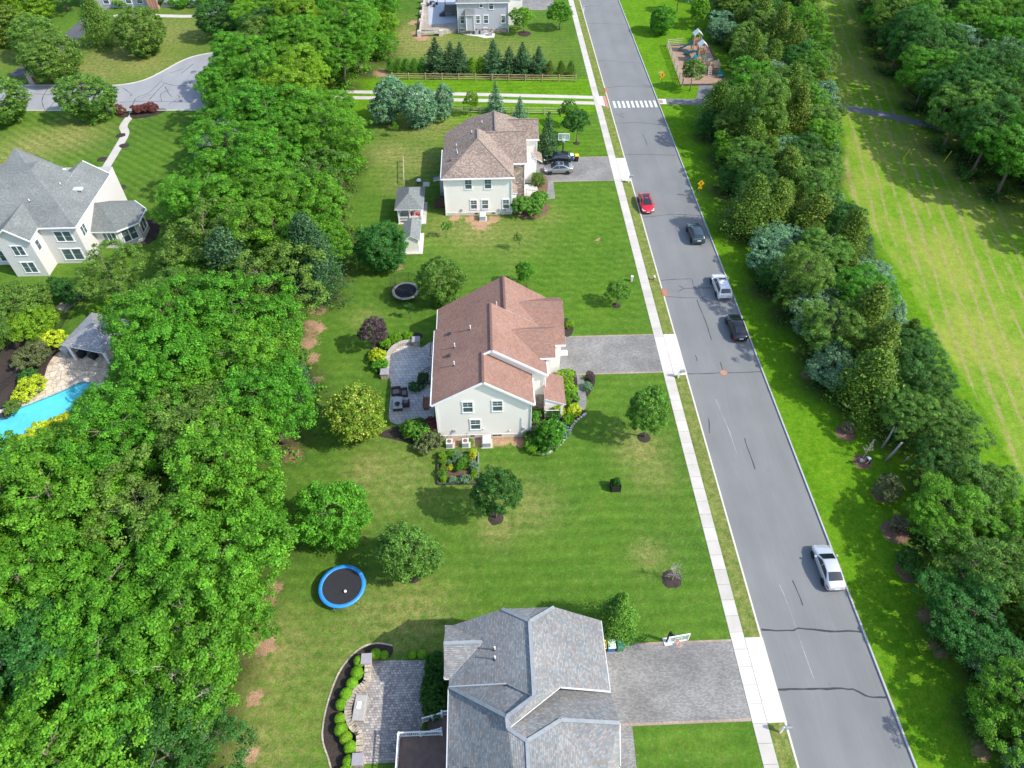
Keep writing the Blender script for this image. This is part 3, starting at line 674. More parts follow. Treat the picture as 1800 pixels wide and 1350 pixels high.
# ------------------------------------------------------------------ foliage
def leaf_mesh(name, C, N, size, cl, mat, asp=.62, seed=0):
    """one small folded face per leaf: centres C, normals N, sizes, clump tone cl"""
    r = np.random.default_rng(seed); n = len(C)
    N = N/np.maximum(np.linalg.norm(N, axis=1, keepdims=True), 1e-6)
    t = r.normal(size=(n, 3)); t -= N*(t*N).sum(1, keepdims=True); t /= np.maximum(np.linalg.norm(t, axis=1, keepdims=True), 1e-6)
    b = np.cross(N, t); s = size[:, None]
    bend = -N*s*.18
    v = np.stack([C+t*s+bend, C+b*s*asp, C-t*s+bend, C-b*s*asp], 1).reshape(-1, 3)
    me = bpy.data.meshes.new(name); me.vertices.add(4*n); me.vertices.foreach_set('co', v.ravel().astype(np.float32))
    me.loops.add(4*n); me.loops.foreach_set('vertex_index', np.arange(4*n, dtype=np.int32))
    me.polygons.add(n); me.polygons.foreach_set('loop_start', np.arange(0, 4*n, 4, dtype=np.int32)); me.polygons.foreach_set('loop_total', np.full(n, 4, np.int32))
    a = me.attributes.new('cl', 'FLOAT', 'FACE'); a.data.foreach_set('value', cl.astype(np.float32))
    me.materials.append(mat); me.update(); return me
def unit(r, n):
    d = r.normal(size=(n, 3)); return d/np.linalg.norm(d, axis=1, keepdims=True)
def broad_crown(name, seed, Rr, z0, z1, nlobe=11, nclump=190, per=85, leaf=.15, cr=.55, spread=.66, lobe=.44, mat=None, drop=False):
    """limbs carry lobes, lobes carry separate domes of leaves with gaps between them"""
    r = np.random.default_rng(seed); hz = (z1-z0)/2; zc = (z0+z1)/2
    d = unit(r, nlobe); d[:, 2] = d[:, 2]*.95-.08 if drop else d[:, 2]*.8+.15
    L = d*np.array([Rr, Rr, hz])*spread*r.uniform(.65, 1.18, (nlobe, 1)); LR = r.uniform(.7, 1.3, nlobe)*lobe
    L = np.vstack([L, [[0, 0, hz*.25]]]); LR = np.append(LR, lobe*1.2)
    sc = np.array([Rr, Rr, hz*.9]); cc = np.zeros((0, 3)); oo = []; tries = 0; gap = cr*1.0
    while len(cc) < nclump and tries < nclump*60:
        tries += 1
        i = r.integers(len(L)); u = unit(r, 1)[0]
        if u[2] < (-.9 if drop else -.5): continue
        p = L[i]+u*sc*LR[i]*r.uniform(.72, 1.12)
        q = (p-L)/(sc*LR[:, None]); q = np.sqrt((q**2).sum(1)); q[i] = 9
        if q.min() < .72: continue
        if len(cc) and ((cc-p)**2).sum(1).min() < gap*gap: continue
        cc = np.vstack([cc, p]); oo.append(u)
    oo = np.array(oo); k = len(cc)
    rad = cr*r.uniform(.6, 1.35, k)
    w_ = np.repeat(np.arange(k), per); n = len(w_)
    u = unit(r, n); u = u+oo[w_]*.55+np.array([0, 0, .45]); u /= np.linalg.norm(u, axis=1, keepdims=True)
    C = cc[w_]+u*(rad[w_]*r.uniform(.35, 1.12, n))[:, None]*np.array([1.05, 1.05, .8])+np.array([0, 0, zc])
    N = u*.75+np.array([0, 0, .25])+unit(r, n)*.6
    return leaf_mesh(name, C, N, leaf*r.uniform(.6, 1.35, n), r.random(k)[w_], mat or LEAF['maple'], seed=seed)
def cone_crown(name, seed, Rr, z0, z1, n=9000, leaf=.16, power=.8, ragged=.25, clumps=140, up=.5, mat=None):
    """cedar / arborvitae: clumped sprays on a cone or column"""
    r = np.random.default_rng(seed)
    h = r.random(clumps)**.85; rad = (1-h)**power*(1+r.normal(size=clumps)*ragged)
    ph = r.random(clumps)*2*np.pi; fr = np.sqrt(r.uniform(.45, 1, clumps))
    cc = np.stack([np.cos(ph)*rad*fr*Rr, np.sin(ph)*rad*fr*Rr, z0+h*(z1-z0)], 1)
    w_ = r.integers(0, clumps, n); cs = (.10+.13*(1-h))*Rr*1.5
    off = np.clip(r.normal(size=(n, 3)), -1.5, 1.5)*cs[w_][:, None]*np.array([.9, .9, 1.3])
    C = cc[w_]+off; C[:, 2] = np.maximum(C[:, 2], z0*.6)
    o = C*np.array([1, 1, 0]); o /= np.maximum(np.linalg.norm(o, axis=1, keepdims=True), .05)
    return leaf_mesh(name, C, o*.6+np.array([0, 0, up])+unit(r, n)*.7, leaf*r.uniform(.6, 1.4, n), r.random(clumps)[w_], mat or LEAF['cedar'], asp=.45, seed=seed)
def spruce_crown(name, seed, Rr, z0, z1, whorls=17, leaf=.15, mat=None):
    r = np.random.default_rng(seed); C = []; N = []; K = []; q = 0
    for i in range(whorls):
        f = i/(whorls-1); z = z0+(z1-z0)*f; L = Rr*(1-f)**.85*r.uniform(.85, 1.1)+.12; nb = int(12-6*f)
        for b in range(nb):
            a = 2*np.pi*(b+r.random()*.7)/nb; L2 = L*r.uniform(.75, 1.15); m = max(6, int(44*L2/Rr)); q += 1; tone = r.random()
            t = r.random(m)**.7; dr = -.28*L2*t**1.4+.18*L2*t
            wv = r.normal(size=m)*(.20*L2*(1-t*.6)+.03)
            C.append(np.stack([np.cos(a)*t*L2-np.sin(a)*wv, np.sin(a)*t*L2+np.cos(a)*wv, z+dr+r.normal(size=m)*.06-abs(wv)*.25], 1))
            N.append(np.tile([np.cos(a)*.3, np.sin(a)*.3, .9], (m, 1))+r.normal(size=(m, 3))*.45); K.append(np.full(m, tone))
    C = np.vstack(C); N = np.vstack(N); K = np.concatenate(K)
    return leaf_mesh(name, C, N, leaf*r.uniform(.6, 1.4, len(C)), K, mat or LEAF['spruce'], asp=.4, seed=seed)
def ball_crown(name, seed, Rr, n=2600, leaf=.055, rough=.05, mat=None, flat=.92):
    r = np.random.default_rng(seed); u = unit(r, n); u[:, 2] = np.where(u[:, 2] < -.6, -u[:, 2], u[:, 2])
    C = u*Rr*(1-abs(r.normal(size=(n, 1)))*rough)*np.array([1, 1, flat])+np.array([0, 0, Rr*flat*.92])
    return leaf_mesh(name, C, u*.9+unit(r, n)*.55+np.array([0, 0, .15]), leaf*r.uniform(.7, 1.4, n), r.random(n), mat or LEAF['box'], seed=seed)
def trunk_mesh(name, seed, r0, h, reach, limbs=6, start=.35, mat=None, lean=.05):
    r = random.Random(seed); mb = MB(); pts = [Vector((0, 0, -.1))]; n = 5
    for i in range(1, n+1): pts.append(Vector((r.uniform(-lean, lean)*h*.5, r.uniform(-lean, lean)*h*.5, h*i/n)))
    mb.tube(pts, [r0*1.25]+[r0*(1-.8*i/n) for i in range(1, n+1)], 7)
    for k in range(limbs):
        f = start+(.95-start)*k/max(1, limbs-1); b = pts[0].lerp(pts[-1], f); a = k*2.4+r.uniform(-.5, .5)
        L = reach*r.uniform(.6, 1)*(1.15-f*.5); e = b+Vector((math.cos(a)*L, math.sin(a)*L, L*r.uniform(.45, .9))); m = b.lerp(e, .5)+Vector((0, 0, -.1*L))
        mb.tube([b, m, e], [r0*.45*(1.1-f*.5), r0*.28, r0*.08], 5)
        for s_ in (-1, 1):
            e2 = m+Vector((math.cos(a+s_*.8)*L*.45, math.sin(a+s_*.8)*L*.45, L*.3)); mb.tube([m, e2], [r0*.2, r0*.05], 4)
    return mb.mesh(name, mat or M['bark'], True)
# prototypes: (crown mesh, trunk mesh, nominal radius, nominal height)
PROTO = {}
def proto(kind, crown, trunk, r0, h0): PROTO.setdefault(kind, []).append((crown, trunk, r0, h0))
for i in range(7):
    proto('big', broad_crown('crown', 11+i, 4.0, 2.4, 11.5, 14+i % 4, 290, 120, .092, .50, .74, .41), trunk_mesh('trunk', 11+i, .22, 9.6, 2.9, 8), 4.0, 11.5)
for i in range(3):
    proto('airy', broad_crown('crown', 41+i, 4.0, 2.4, 11.0, 16, 160, 115, .10, .50, .80, .36), trunk_mesh('trunk', 41+i, .2, 9.0, 3.0, 10), 4.0, 11.0)
for i in range(3):
    proto('small', broad_crown('crown', 61+i, 2.0, 1.2, 6.2, 10, 150, 70, .085, .33, .66, .44), trunk_mesh('trunk', 61+i, .09, 5.0, 1.4, 6), 2.0, 6.2)
for i in range(2):
    proto('oval', broad_crown('crown', 71+i, 1.9, 1.2, 6.8, 8, 210, 70, .085, .32, .42, .62), trunk_mesh('trunk', 71+i, .1, 5.6, 1.2, 6), 1.9, 6.8)
for i in range(3):
    proto('low', broad_crown('crown', 161+i, 2.0, .1, 5.6, 10, 230, 85, .08, .36, .54, .54, drop=True), trunk_mesh('trunk', 161+i, .1, 4.6, 1.4, 6), 2.0, 5.6)
for i in range(2):
    proto('sapling', broad_crown('crown', 81+i, .9, .9, 3.0, 7, 34, 40, .07, .2, .7, .4), trunk_mesh('trunk', 81+i, .035, 2.4, .6, 5), .9, 3.0)
for i in range(4):
    proto('shrub', broad_crown('crown', 91+i, 1.2, .05, 1.7, 10, 110, 60, .07, .2, .64, .48), trunk_mesh('trunk', 91+i, .05, 1.2, .7, 5, .1), 1.2, 1.7)
for i in range(3):
    proto('bush', broad_crown('crown', 131+i, 2.4, .1, 4.2, 13, 190, 100, .08, .38, .70, .40), trunk_mesh('trunk', 131+i, .09, 3.0, 1.6, 7, .12), 2.4, 4.2)
for i in range(3):
    proto('cedar', cone_crown('crown', 101+i, 2.0, .7, 8.2, 15000, .115, .62, .34, 170), trunk_mesh('trunk', 101+i, .13, 7.4, .7, 5), 2.0, 8.2)
for i in range(2):
    proto('arb', cone_crown('crown', 111+i, 1.0, .12, 3.6, 5200, .075, .62, .08, 120), trunk_mesh('trunk', 111+i, .06, 3.0, .3, 3), 1.0, 3.6)
for i in range(3):
    proto('spruce', spruce_crown('crown', 121+i, 2.0, .35, 7.0), trunk_mesh('trunk', 121+i, .11, 6.7, .4, 3), 2.0, 7.0)
for i in range(2):
    proto('ball', ball_crown('crown', 141+i, .5), trunk_mesh('trunk', 141+i, .03, .5, .2, 3, .2), .5, .95)
def tree(name, label, cat, x, y, h, r, kind, leaf, group=None, var=None, rz=None, z=0.0):
    ps = PROTO[kind]; cr, tr, r0, h0 = ps[random.randrange(len(ps)) if var is None else var % len(ps)]
    o = thing(name, label, cat, (x, y, z), random.uniform(0, 6.28) if rz is None else rz, group)
    o.scale = (r/r0, r/r0, h/h0)
    put('stems' if kind in ('shrub', 'bush', 'ball') else 'trunk', tr, o)
    c = put('foliage' if kind in ('shrub', 'bush', 'ball') else 'crown', cr, o)
    c.material_slots[0].link = 'OBJECT'; c.material_slots[0].material = LEAF[leaf]
    return o
# ---- the three woods
def pick(r, table):
    x = r.random()*sum(t[-1] for t in table)
    for t in table:
        x -= t[-1]
        if x <= 0: return t
    return table[-1]
rw = random.Random(3)
WL = [('big','maple',(.85,1.08),(.95,1.1),60),('big','lime',(.85,1.05),(.95,1.1),8),('big','oak',(.85,1.05),(.95,1.1),14),('airy','oak',(.85,1.0),(.95,1.1),8),('big','dark',(.8,.95),(.9,1.05),5),('cedar','spruce',(.9,1.05),(.55,.7),2),('airy','grey',(.8,.95),(.9,1.0),2)]
NAMES = {('big','maple'): ('bright green broadleaf tree', 'maple_tree'), ('big','lime'): ('yellow-green broadleaf tree', 'broadleaf_tree'), ('big','oak'): ('dull olive green broadleaf tree', 'oak_tree'), ('airy','oak'): ('thin loose olive tree', 'thin_tree'),
 ('big','dark'): ('deep dark green broadleaf tree', 'dark_tree'), ('cedar','spruce'): ('narrow dark evergreen', 'evergreen_tree'), ('airy','grey'): ('loose grey-green tree', 'grey_tree'), ('cedar','cedar'): ('olive yellow-tipped cedar', 'cedar_tree'), ('bush','blue'): ('rounded blue-green bush', 'blue_bush'), ('bush','grey'): ('sprawling grey-green bush', 'grey_bush')}
def fill(pts, table, place, group, marks):
    """every tree is named by its kind, its size and the landmark it stands closest to"""
    for x, y, r_, h in pts:
        k, lf, hf, rf, _ = pick(rw, table)
        if table is WL and y < 42 and x < -12 and k == 'big' and lf in ('maple', 'oak') and rw.random() < .25: lf = 'lime'
        lab, nm = NAMES[(k, lf)]
        size = 'large' if r_ > 3.6 else ('mid-sized' if r_ > 2.5 else 'small')
        mk = min(marks, key=lambda m: (m[0]-x)**2+(m[1]-y)**2)[2]
        tree(nm, size+' '+lab+' '+place+' closest to '+mk, 'bush' if k == 'bush' else 'tree', x, y, h*rw.uniform(*hf), r_*rw.uniform(*rf), k, lf, group, rw.randrange(9), rw.uniform(0, 6.28))
ML = [(-14, 31, 'the blue trampoline'), (-13, 48, 'the yellow-seeded tree'), (-13, 59, 'the plum tree'), (-11, 72, 'the tan trampoline'), (-13, 82, 'the small shed'), (-16, 104, 'the wire fence'), (-18, 119, 'the blue-green pines'), (-30, 127, 'the footpath strips'), (-14, 160, 'the far terrace'), (-47, 53, 'the swimming pool'), (-45, 63, 'the pool pavilion'), (-48, 75, 'the leaning olive tree'), (-48, 87, 'the sunroom'), (-52, 116, 'the red barberries'), (-46, 130, 'the side street bend'), (-48, 160, 'the brick house'), (-9, 16, 'the curved mulch bed')]
MR = [(31, 31, 'the silver-white sedan'), (39, 43, 'the bending person'), (31, 64, 'the black sedan'), (31, 72, 'the white estate car'), (30, 84, 'the teal crossover'), (32, 94, 'the lower pedestrian sign'), (36, 110, 'the maple shadow on the road'), (48, 124, 'the asphalt path'), (46, 135, 'the playground ladder'), (46, 150, 'the playground far corner'), (42, 165, 'the far verge trees'), (52, 55, 'the hay field'), (60, 100, 'the hay field rows'), (66, 150, 'the far field end'), (34, 18, 'the wavy road crack')]
MR = [m for m in MR if m[2] not in ('the maple shadow on the road',)]
MF = [(79, 114, 'the asphalt path end'), (77, 104, 'the yellow marker posts'), (84, 94, 'the wide field corner'), (90, 150, 'the narrow field strip'), (92, 175, 'the far field end')]
fill(wood_l, WL, 'in the wood', 'trees of the wood beside the back lawns', ML)
WR = [('cedar','cedar',(.95,1.5),(.72,.95),24),('big','dark',(.85,1.05),(.95,1.1),12),('bush','blue',(.5,.7),(.95,1.15),5),('bush','grey',(.6,.85),(.95,1.15),13),('airy','oak',(.95,1.3),(.95,1.1),8),('big','maple',(.9,1.3),(.95,1.1),18),('big','oak',(.9,1.2),(.95,1.1),16),('cedar','spruce',(.9,1.1),(.7,.85),8)]
fill(wood_r, WR, 'in the roadside belt', 'trees of the belt between street and hay field', MR)
WF = [('big','dark',(.9,1.05),(.95,1.1),38),('big','maple',(.9,1.05),(.95,1.1),26),('big','oak',(.9,1.05),(.95,1.1),20),('airy','grey',(.85,1.0),(.95,1.1),8),('cedar','spruce',(.9,1.05),(.6,.75),6)]
fill(wood_f, WF, 'beyond the field', 'trees of the wood beyond the hay field', MF)
# undergrowth of the woods
def undergrowth(name, pts, seed, mat, per=330, hgt=1.6, rad=2.6):
    r = np.random.default_rng(seed); c = np.repeat(np.array([p[:2] for p in pts]), 9, 0); c = c+np.clip(r.normal(size=c.shape), -1.5, 1.5)*rad*.5
    k = len(c); w_ = np.repeat(np.arange(k), per//9); n = len(w_); h = r.uniform(.3, hgt, k)
    C = np.concatenate([c[w_], np.zeros((n, 1))], 1)+r.normal(size=(n, 3))*np.array([.5, .5, .3]); C[:, 2] = np.abs(C[:, 2]+h[w_]*r.random(n))
    me = leaf_mesh(name, C, unit(r, n)*.8+np.array([0, 0, .8]), .17*r.uniform(.7, 1.4, n), r.random(k)[w_], mat, seed=seed)
    o = put(name, me); tag(o, kind='stuff'); return o
tag(undergrowth('undergrowth', wood_l, 1, LEAF['maple']), 'leafy undergrowth on the floor of the left wood', 'undergrowth')
tag(undergrowth('undergrowth', wood_r, 2, LEAF['dark'], 300, 1.3, 2.2), 'leafy undergrowth below the tree belt along the street', 'undergrowth')
tag(undergrowth('undergrowth', wood_f, 3, LEAF['dark']), 'leafy undergrowth below the wood beyond the hay field', 'undergrowth')
# ------------------------------------------------------------------ house helpers
def roof(parent, pts, mat, th=.2, name='roof_slope', trim=None):
    """thick roof slope: top shingled with courses along the eave, edges white"""
    P_ = [Vector(p) for p in pts]; off = parent_loc(parent)
    n = Vector((0, 0, 0))
    for i in range(len(P_)):
        a, b = P_[i], P_[(i+1) % len(P_)]; n += Vector(((a.y-b.y)*(a.z+b.z), (a.z-b.z)*(a.x+b.x), (a.x-b.x)*(a.y+b.y)))
    if n.z < 0: P_ = P_[::-1]; n = -n
    n.normalize(); e = Vector((0, 0, 1)).cross(n)
    e = e.normalized() if e.length > 1e-3 else Vector((1, 0, 0)); s_ = n.cross(e)
    k = len(P_); me = bpy.data.meshes.new(name)
    v = [p-off for p in P_]+[p-off-Vector((0, 0, th)) for p in P_]
    tris = [t if (P_[t[1]]-P_[t[0]]).cross(P_[t[2]]-P_[t[0]]).z > 0 else t[::-1] for t in tessellate_polygon([P_])]
    me.from_pydata([tuple(p) for p in v], [], [tuple(t) for t in tris]+[tuple(i+k for i in t)[::-1] for t in tris]+[(i, k+i, k+(i+1) % k, (i+1) % k) for i in range(k)])
    me.materials.append(M[mat]); me.materials.append(trim or M['trim'])
    me.polygons.foreach_set('material_index', [0]*len(tris)+[1]*(k+len(tris)))
    uv = me.uv_layers.new(name='UVMap')
    for lp in me.loops:
        p = P_[lp.vertex_index % k]; uv.data[lp.index].uv = (p.dot(e), p.dot(s_))
    me.update(); return put(name, me, parent)
def gutter(parent, a, b, mat='trim'):
    mb = MB(); mb.bar(Vector(a)+Vector((0, 0, -.1)), Vector(b)+Vector((0, 0, -.1)), .13, .13); return mb.build('gutter', M[mat], parent)
def downpipe(parent, x, y, z1, z0=.1):
    return MB().box(x-.05, x+.05, y-.05, y+.05, z0, z1).build('downpipe', M['trim'], parent)
def window(parent, side, a, z, pos, wd=.95, ht=1.5, grid=(2, 2), trim='trim', name='window'):
    """side S faces the -y viewer, E faces the street; a = centre along the wall, pos = wall plane"""
    def T(h, d, zz): return (h, pos-d, zz) if side == 'S' else ((pos+d, h, zz) if side == 'E' else (pos-d, h, zz))
    def bx(mb, h0, h1, z0, z1, d0, d1):
        ps = [T(h, d, zz) for zz in (z0, z1) for d in (d0, d1) for h in (h0, h1)]
        mb.add(ps, [(0,1,3,2),(4,6,7,5),(0,4,5,1),(2,3,7,6),(0,2,6,4),(1,5,7,3)])
    f = .13; mb = MB(); z0, z1 = z-ht/2, z+ht/2; h0, h1 = a-wd/2, a+wd/2
    bx(mb, h0-f, h1+f, z1, z1+f*1.3, .0, .07); bx(mb, h0-f, h1+f, z0-f, z0, .0, .09)
    bx(mb, h0-f, h0, z0, z1, .0, .06); bx(mb, h1, h1+f, z0, z1, .0, .06)
    bx(mb, h0, h1, z-.035, z+.035, .012, .05)
    fr = mb.build(name, M[trim], parent)
    for q in (0, 1):
        mb = MB(); bx(mb, h0, h1, (z0, z+.035)[q], (z-.035, z1)[q], .0, .012); mb.build('pane', M['glass'], fr)
    if grid:
        nx, ny = grid; mb = MB()
        for i in range(1, nx): bx(mb, h0+(h1-h0)*i/nx-.012, h0+(h1-h0)*i/nx+.012, z+.035, z1, .012, .022)
        for i in range(1, ny): bx(mb, h0, h1, z+.035+(z1-z-.035)*i/ny-.012, z+.035+(z1-z-.035)*i/ny+.012, .023, .032)
        mb.build('muntin', M[trim], fr)
    return fr
def vent(parent, x, y, z, h=.45, r=.06, cap=None):
    mb = MB(); mb.tube([(x, y, z-.15), (x, y, z+h)], r, 8); o = mb.build('vent_pipe', M['trim'], parent)
    MB().lathe([(r*2.4, 0), (r*1.1, .1), (r*1.05, .12)], (x, y, z-.02), 10).build('flashing', M['metal_dark'], o); return o
def gprof(x0, x1, ze0, xr_, zr, ze1, z0=-.1): return [(x0, z0), (x1, z0), (x1, ze1), (xr_, zr), (x0, ze0)]
def foundation(parent, boxes, z=.5, mat='found'):
    mb = MB()
    for x0, x1, y0, y1 in boxes: mb.box(x0, x1, y0, y1, -.1, z)
    return mb.build('foundation', M[mat], parent)

# ---- red-brown house in the middle
h2 = thing('house', 'cream house with red-brown shingle roof between the two brown and slate roofed houses', 'house', (0, 55, 0))
W = 'cream'
MB().profile(gprof(-5.9, 3.75, 5.72, -1, 8.88, 5.45), 'y', 48.0, 51.95).build('wall', M[W], h2)
MB().profile(gprof(-5.9, 5.5, 5.75, -.07, 9.42, 5.6), 'y', 51.95, 57.3).build('wall', M[W], h2)
MB().profile(gprof(-5.85, 6.7, 3.8, 1.5, 8.35, 4.9), 'y', 57.3, 64.5).build('wall', M[W], h2)
MB().profile([(57.35, -.1), (64.45, -.1), (64.45, 5.1), (61.4, 7.25), (57.35, 4.95)], 'x', 5.2, 7.75).build('wall', M[W], h2)
MB().profile([(53.95, -.1), (57.3, -.1), (57.3, 7.2), (56.1, 7.95), (53.95, 6.2)], 'x', 4.5, 6.4).build('wall', M[W], h2)
foundation(h2, [(-5.96, 3.81, 47.94, 48.2), (-5.96, -5.7, 48.2, 64.4)], .55)
MB().box(3.9, 5.56, 51.86, 51.93, 0, 2.3).build('stone_veneer', M['stone'], h2)
MB().box(5.56, 5.64, 51.9, 54.4, 0, 1.2).build('stone_veneer', M['stone'], h2)
rm = 'roof_red'
def rl(X): return 5.85+.611*(X+6.3)
roof(h2, [(-6.33, 47.65, rl(-6.33)), (-1, 47.65, 9.09), (-1, 51.7, 9.09), (-6.33, 51.7, rl(-6.33))], rm)
roof(h2, [(-1, 47.65, 9.09), (4.15, 47.65, 5.52), (4.15, 52.0, 5.52), (-1, 52.0, 9.09)], rm)
roof(h2, [(-6.4, 51.7, rl(-6.4)), (-1, 51.7, rl(-1)), (-.07, 51.55, rl(-.07)), (-.07, 58.95, rl(-.07)), (-6.4, 58.95, rl(-6.4))], rm)
roof(h2, [(-.07, 51.55, 9.65), (5.78, 51.55, 5.72), (5.78, 58.98, 5.72), (-.07, 58.98, 9.65)], rm)
roof(h2, [(-6.35, 59.0, 3.82), (1.5, 59.0, 8.6), (1.5, 64.8, 8.6), (-6.35, 64.8, 3.82)], rm)
roof(h2, [(1.5, 59.0, 8.6), (1.5, 64.8, 8.6), (7.2, 64.8, 4.77), (7.2, 59.0, 4.77)], rm)
roof(h2, [(3.05, 61.4, 7.55), (8.15, 61.4, 7.55), (8.15, 56.9, 4.95), (6.8, 56.9, 4.95)], rm)
roof(h2, [(3.05, 61.4, 7.55), (8.15, 61.4, 7.55), (8.15, 64.9, 5.1), (6.6, 64.9, 5.1)], rm)
roof(h2, [(2.0, 56.1, 8.25), (6.75, 56.1, 8.25), (6.75, 53.65, 6.2), (5.0, 53.65, 6.2)], rm)
roof(h2, [(2.0, 56.1, 8.25), (6.75, 56.1, 8.25), (6.75, 57.9, 6.8), (4.2, 57.9, 6.8)], rm)
for a in [(-1, 47.6, -1, 51.9, 9.11), (-.07, 51.5, -.07, 58.9, 9.67), (1.5, 59.0, 1.5, 64.8, 8.63)]:
    MB().bar((a[0], a[1], a[4]), (a[2], a[3], a[4]), .24, .07).build('ridge_cap', plain('ridge_red', (.17,.09,.075), .95), h2)
for a in [((-1, 47.63, 9.02), (-6.36, 47.63, 5.75)), ((-1, 47.63, 9.02), (4.18, 47.63, 5.44)), ((-.07, 51.53, 9.58), (5.8, 51.53, 5.64)), ((-.07, 51.53, 9.58), (-1.1, 51.53, 8.95))]:
    MB().bar(a[0], a[1], .05, .26).build('fascia', M['trim'], h2)
gutter(h2, (-6.42, 47.7, 5.82), (-6.42, 58.9, 5.8)); gutter(h2, (-6.4, 59, 3.8), (-6.4, 64.8, 3.8)); gutter(h2, (4.2, 47.7, 5.5), (4.2, 51.5, 5.5)); gutter(h2, (8.2, 56.85, 4.95), (6.8, 56.85, 4.95)); gutter(h2, (5.1, 53.6, 6.2), (6.8, 53.6, 6.2)); gutter(h2, (5.84, 51.6, 5.7), (5.84, 53.6, 5.7))
downpipe(h2, -5.97, 47.9, 5.7); downpipe(h2, 3.85, 47.95, 5.4); downpipe(h2, 5.6, 51.8, 5.5)
window(h2, 'S', -2.68, 5.05, 48.0); window(h2, 'S', .36, 5.1, 48.0); window(h2, 'S', -2.0, 2.25, 48.0)
for yy in (60.2, 62.4): window(h2, 'W', yy, 2.1, -5.88)
for yy in (49.5, 52.5, 55.5): window(h2, 'W', yy, 4.4, -5.93)
for x, z in [(2.9, .75), (-4.3, 1.35), (3.1, 1.4)]: MB().bbox(x-.14, x+.14, 47.86, 47.99, z-.2, z+.2, .02).build('meter_box', M['acgrey'], h2)
MB().tube([(2.9, 47.93, .9), (2.9, 47.93, 3.2)], .03, 6).build('conduit', M['trim_grey'], h2)
for x, z in [(-1.2, 1.5), (1.6, 1.1)]: MB().lathe([(0, 0), (.1, 0), (.1, .12), (0, .12)], (0, 0, 0), 10, M=Matrix.Translation((x, 47.99, z)) @ Matrix.Rotation(math.pi/2, 4, 'X')).build('wall_vent', M['trim_grey'], h2)
window(h2, 'E', 53.2, 4.4, 5.53); window(h2, 'E', 55.6, 5.3, 6.43, .8, 1.3); window(h2, 'E', 61.4, 5.2, 7.78, .9, 1.2)
gd = MB().box(7.70, 7.79, 58.0, 62.6, 0, 2.3).build('garage_door', M['trim'], h2)
for i in range(4): MB().box(7.79, 7.805, 58.05, 62.55, .05+i*.57, .57+i*.57).build('panel', M['trim'], gd)
MB().bbox(7.7, 8.6, 57.4, 58.2, 2.75, 2.9, .05).build('lamp_hood', M['trim'], h2)
pr = MB().box(5.55, 7.5, 50.3, 54.3, -.05, .42).build('porch_floor', M['coping'], h2)
roof(h2, [(5.4, 50.0, 3.75), (7.75, 50.0, 2.75), (7.75, 54.2, 2.75), (5.4, 54.2, 3.75)], rm, .16, 'porch_roof')
MB().add([(5.5, 50.12, 2.6), (7.6, 50.12, 2.6), (5.5, 50.12, 3.52), (5.5, 50.2, 2.6), (7.6, 50.2, 2.6), (5.5, 50.2, 3.52)], [(0,1,2),(3,5,4),(0,3,4,1),(1,4,5,2),(2,5,3,0)]).build('porch_gable', M['trim'], h2)
for y in (50.35, 52.1, 54.0): MB().bbox(7.25, 7.47, y, y+.22, .42, 2.6, .02).build('column', M['trim'], h2)
MB().box(5.6, 7.25, 50.4, 50.45, 1.3, 1.36).box(5.6, 7.25, 50.4, 50.45, .55, .6).build('porch_rail', M['trim'], h2)
dr = MB().box(5.5, 5.58, 52.6, 53.6, .42, 2.5).build('door', plain('door_red', (.25,.05,.04), .5), h2); MB().lathe([(.04, 0), (.04, .06), (0, .06)], (5.6, 52.75, 1.4), 8).build('handle', M['metal'], dr)
MB().box(7.5, 7.85, 51.9, 53.4, -.05, .24).build('step', M['coping'], h2)
for x, y in [(-2.3, 56.2), (-4.0, 54.6), (-4.0, 51.9)]: vent(h2, x, y, rl(x), .6)
vent(h2, .6, 60.2, 8.05, .6)
for x, y in [(-4.6, 57.1), (-4.6, 53.7)]: MB().bbox(x-.18, x+.18, y-.18, y+.18, rl(x)-.1, rl(x)+.16, .05).build('roof_vent', M['metal_dark'], h2)
for x in (-2.6, -.2, .3): MB().box(x, x+.45, 47.9, 47.95, .35, .52).build('crawl_vent', M['metal_dark'], h2)
# bay and steps at the back with black rails
bay = MB().prism([(-7.0, 58.0), (-5.88, 57.6), (-5.88, 60.4), (-7.0, 60.0)], 0, 2.9).build('bay', M[W], h2)
roof(h2, [(-7.2, 57.8, 2.75), (-5.85, 57.4, 3.4), (-5.85, 60.6, 3.4), (-7.2, 60.2, 2.75)], rm, .12, 'bay_roof')
for i in range(4): MB().box(-7.1-.32*i-.3, -7.0-.32*i, 56.0-.12*i, 57.3-.12*i, -.05, .76-.19*i).build('step', M['coping'], h2)
for y in (55.9, 57.4):
    mb = MB(); a, b = Vector((-6.9, y, 1.75)), Vector((-8.6, y-.4, 1.0))
    for k in (0, -.32, -.64): mb.bar(a+Vector((0, 0, k)), b+Vector((0, 0, k)), .04, .04)
    for f in (0, .33, .66, 1): p = a.lerp(b, f); mb.box(p.x-.025, p.x+.025, p.y-.025, p.y+.025, p.z-.95, p.z+.02)
    mb.build('stair_rail', M['metal_dark'], h2)

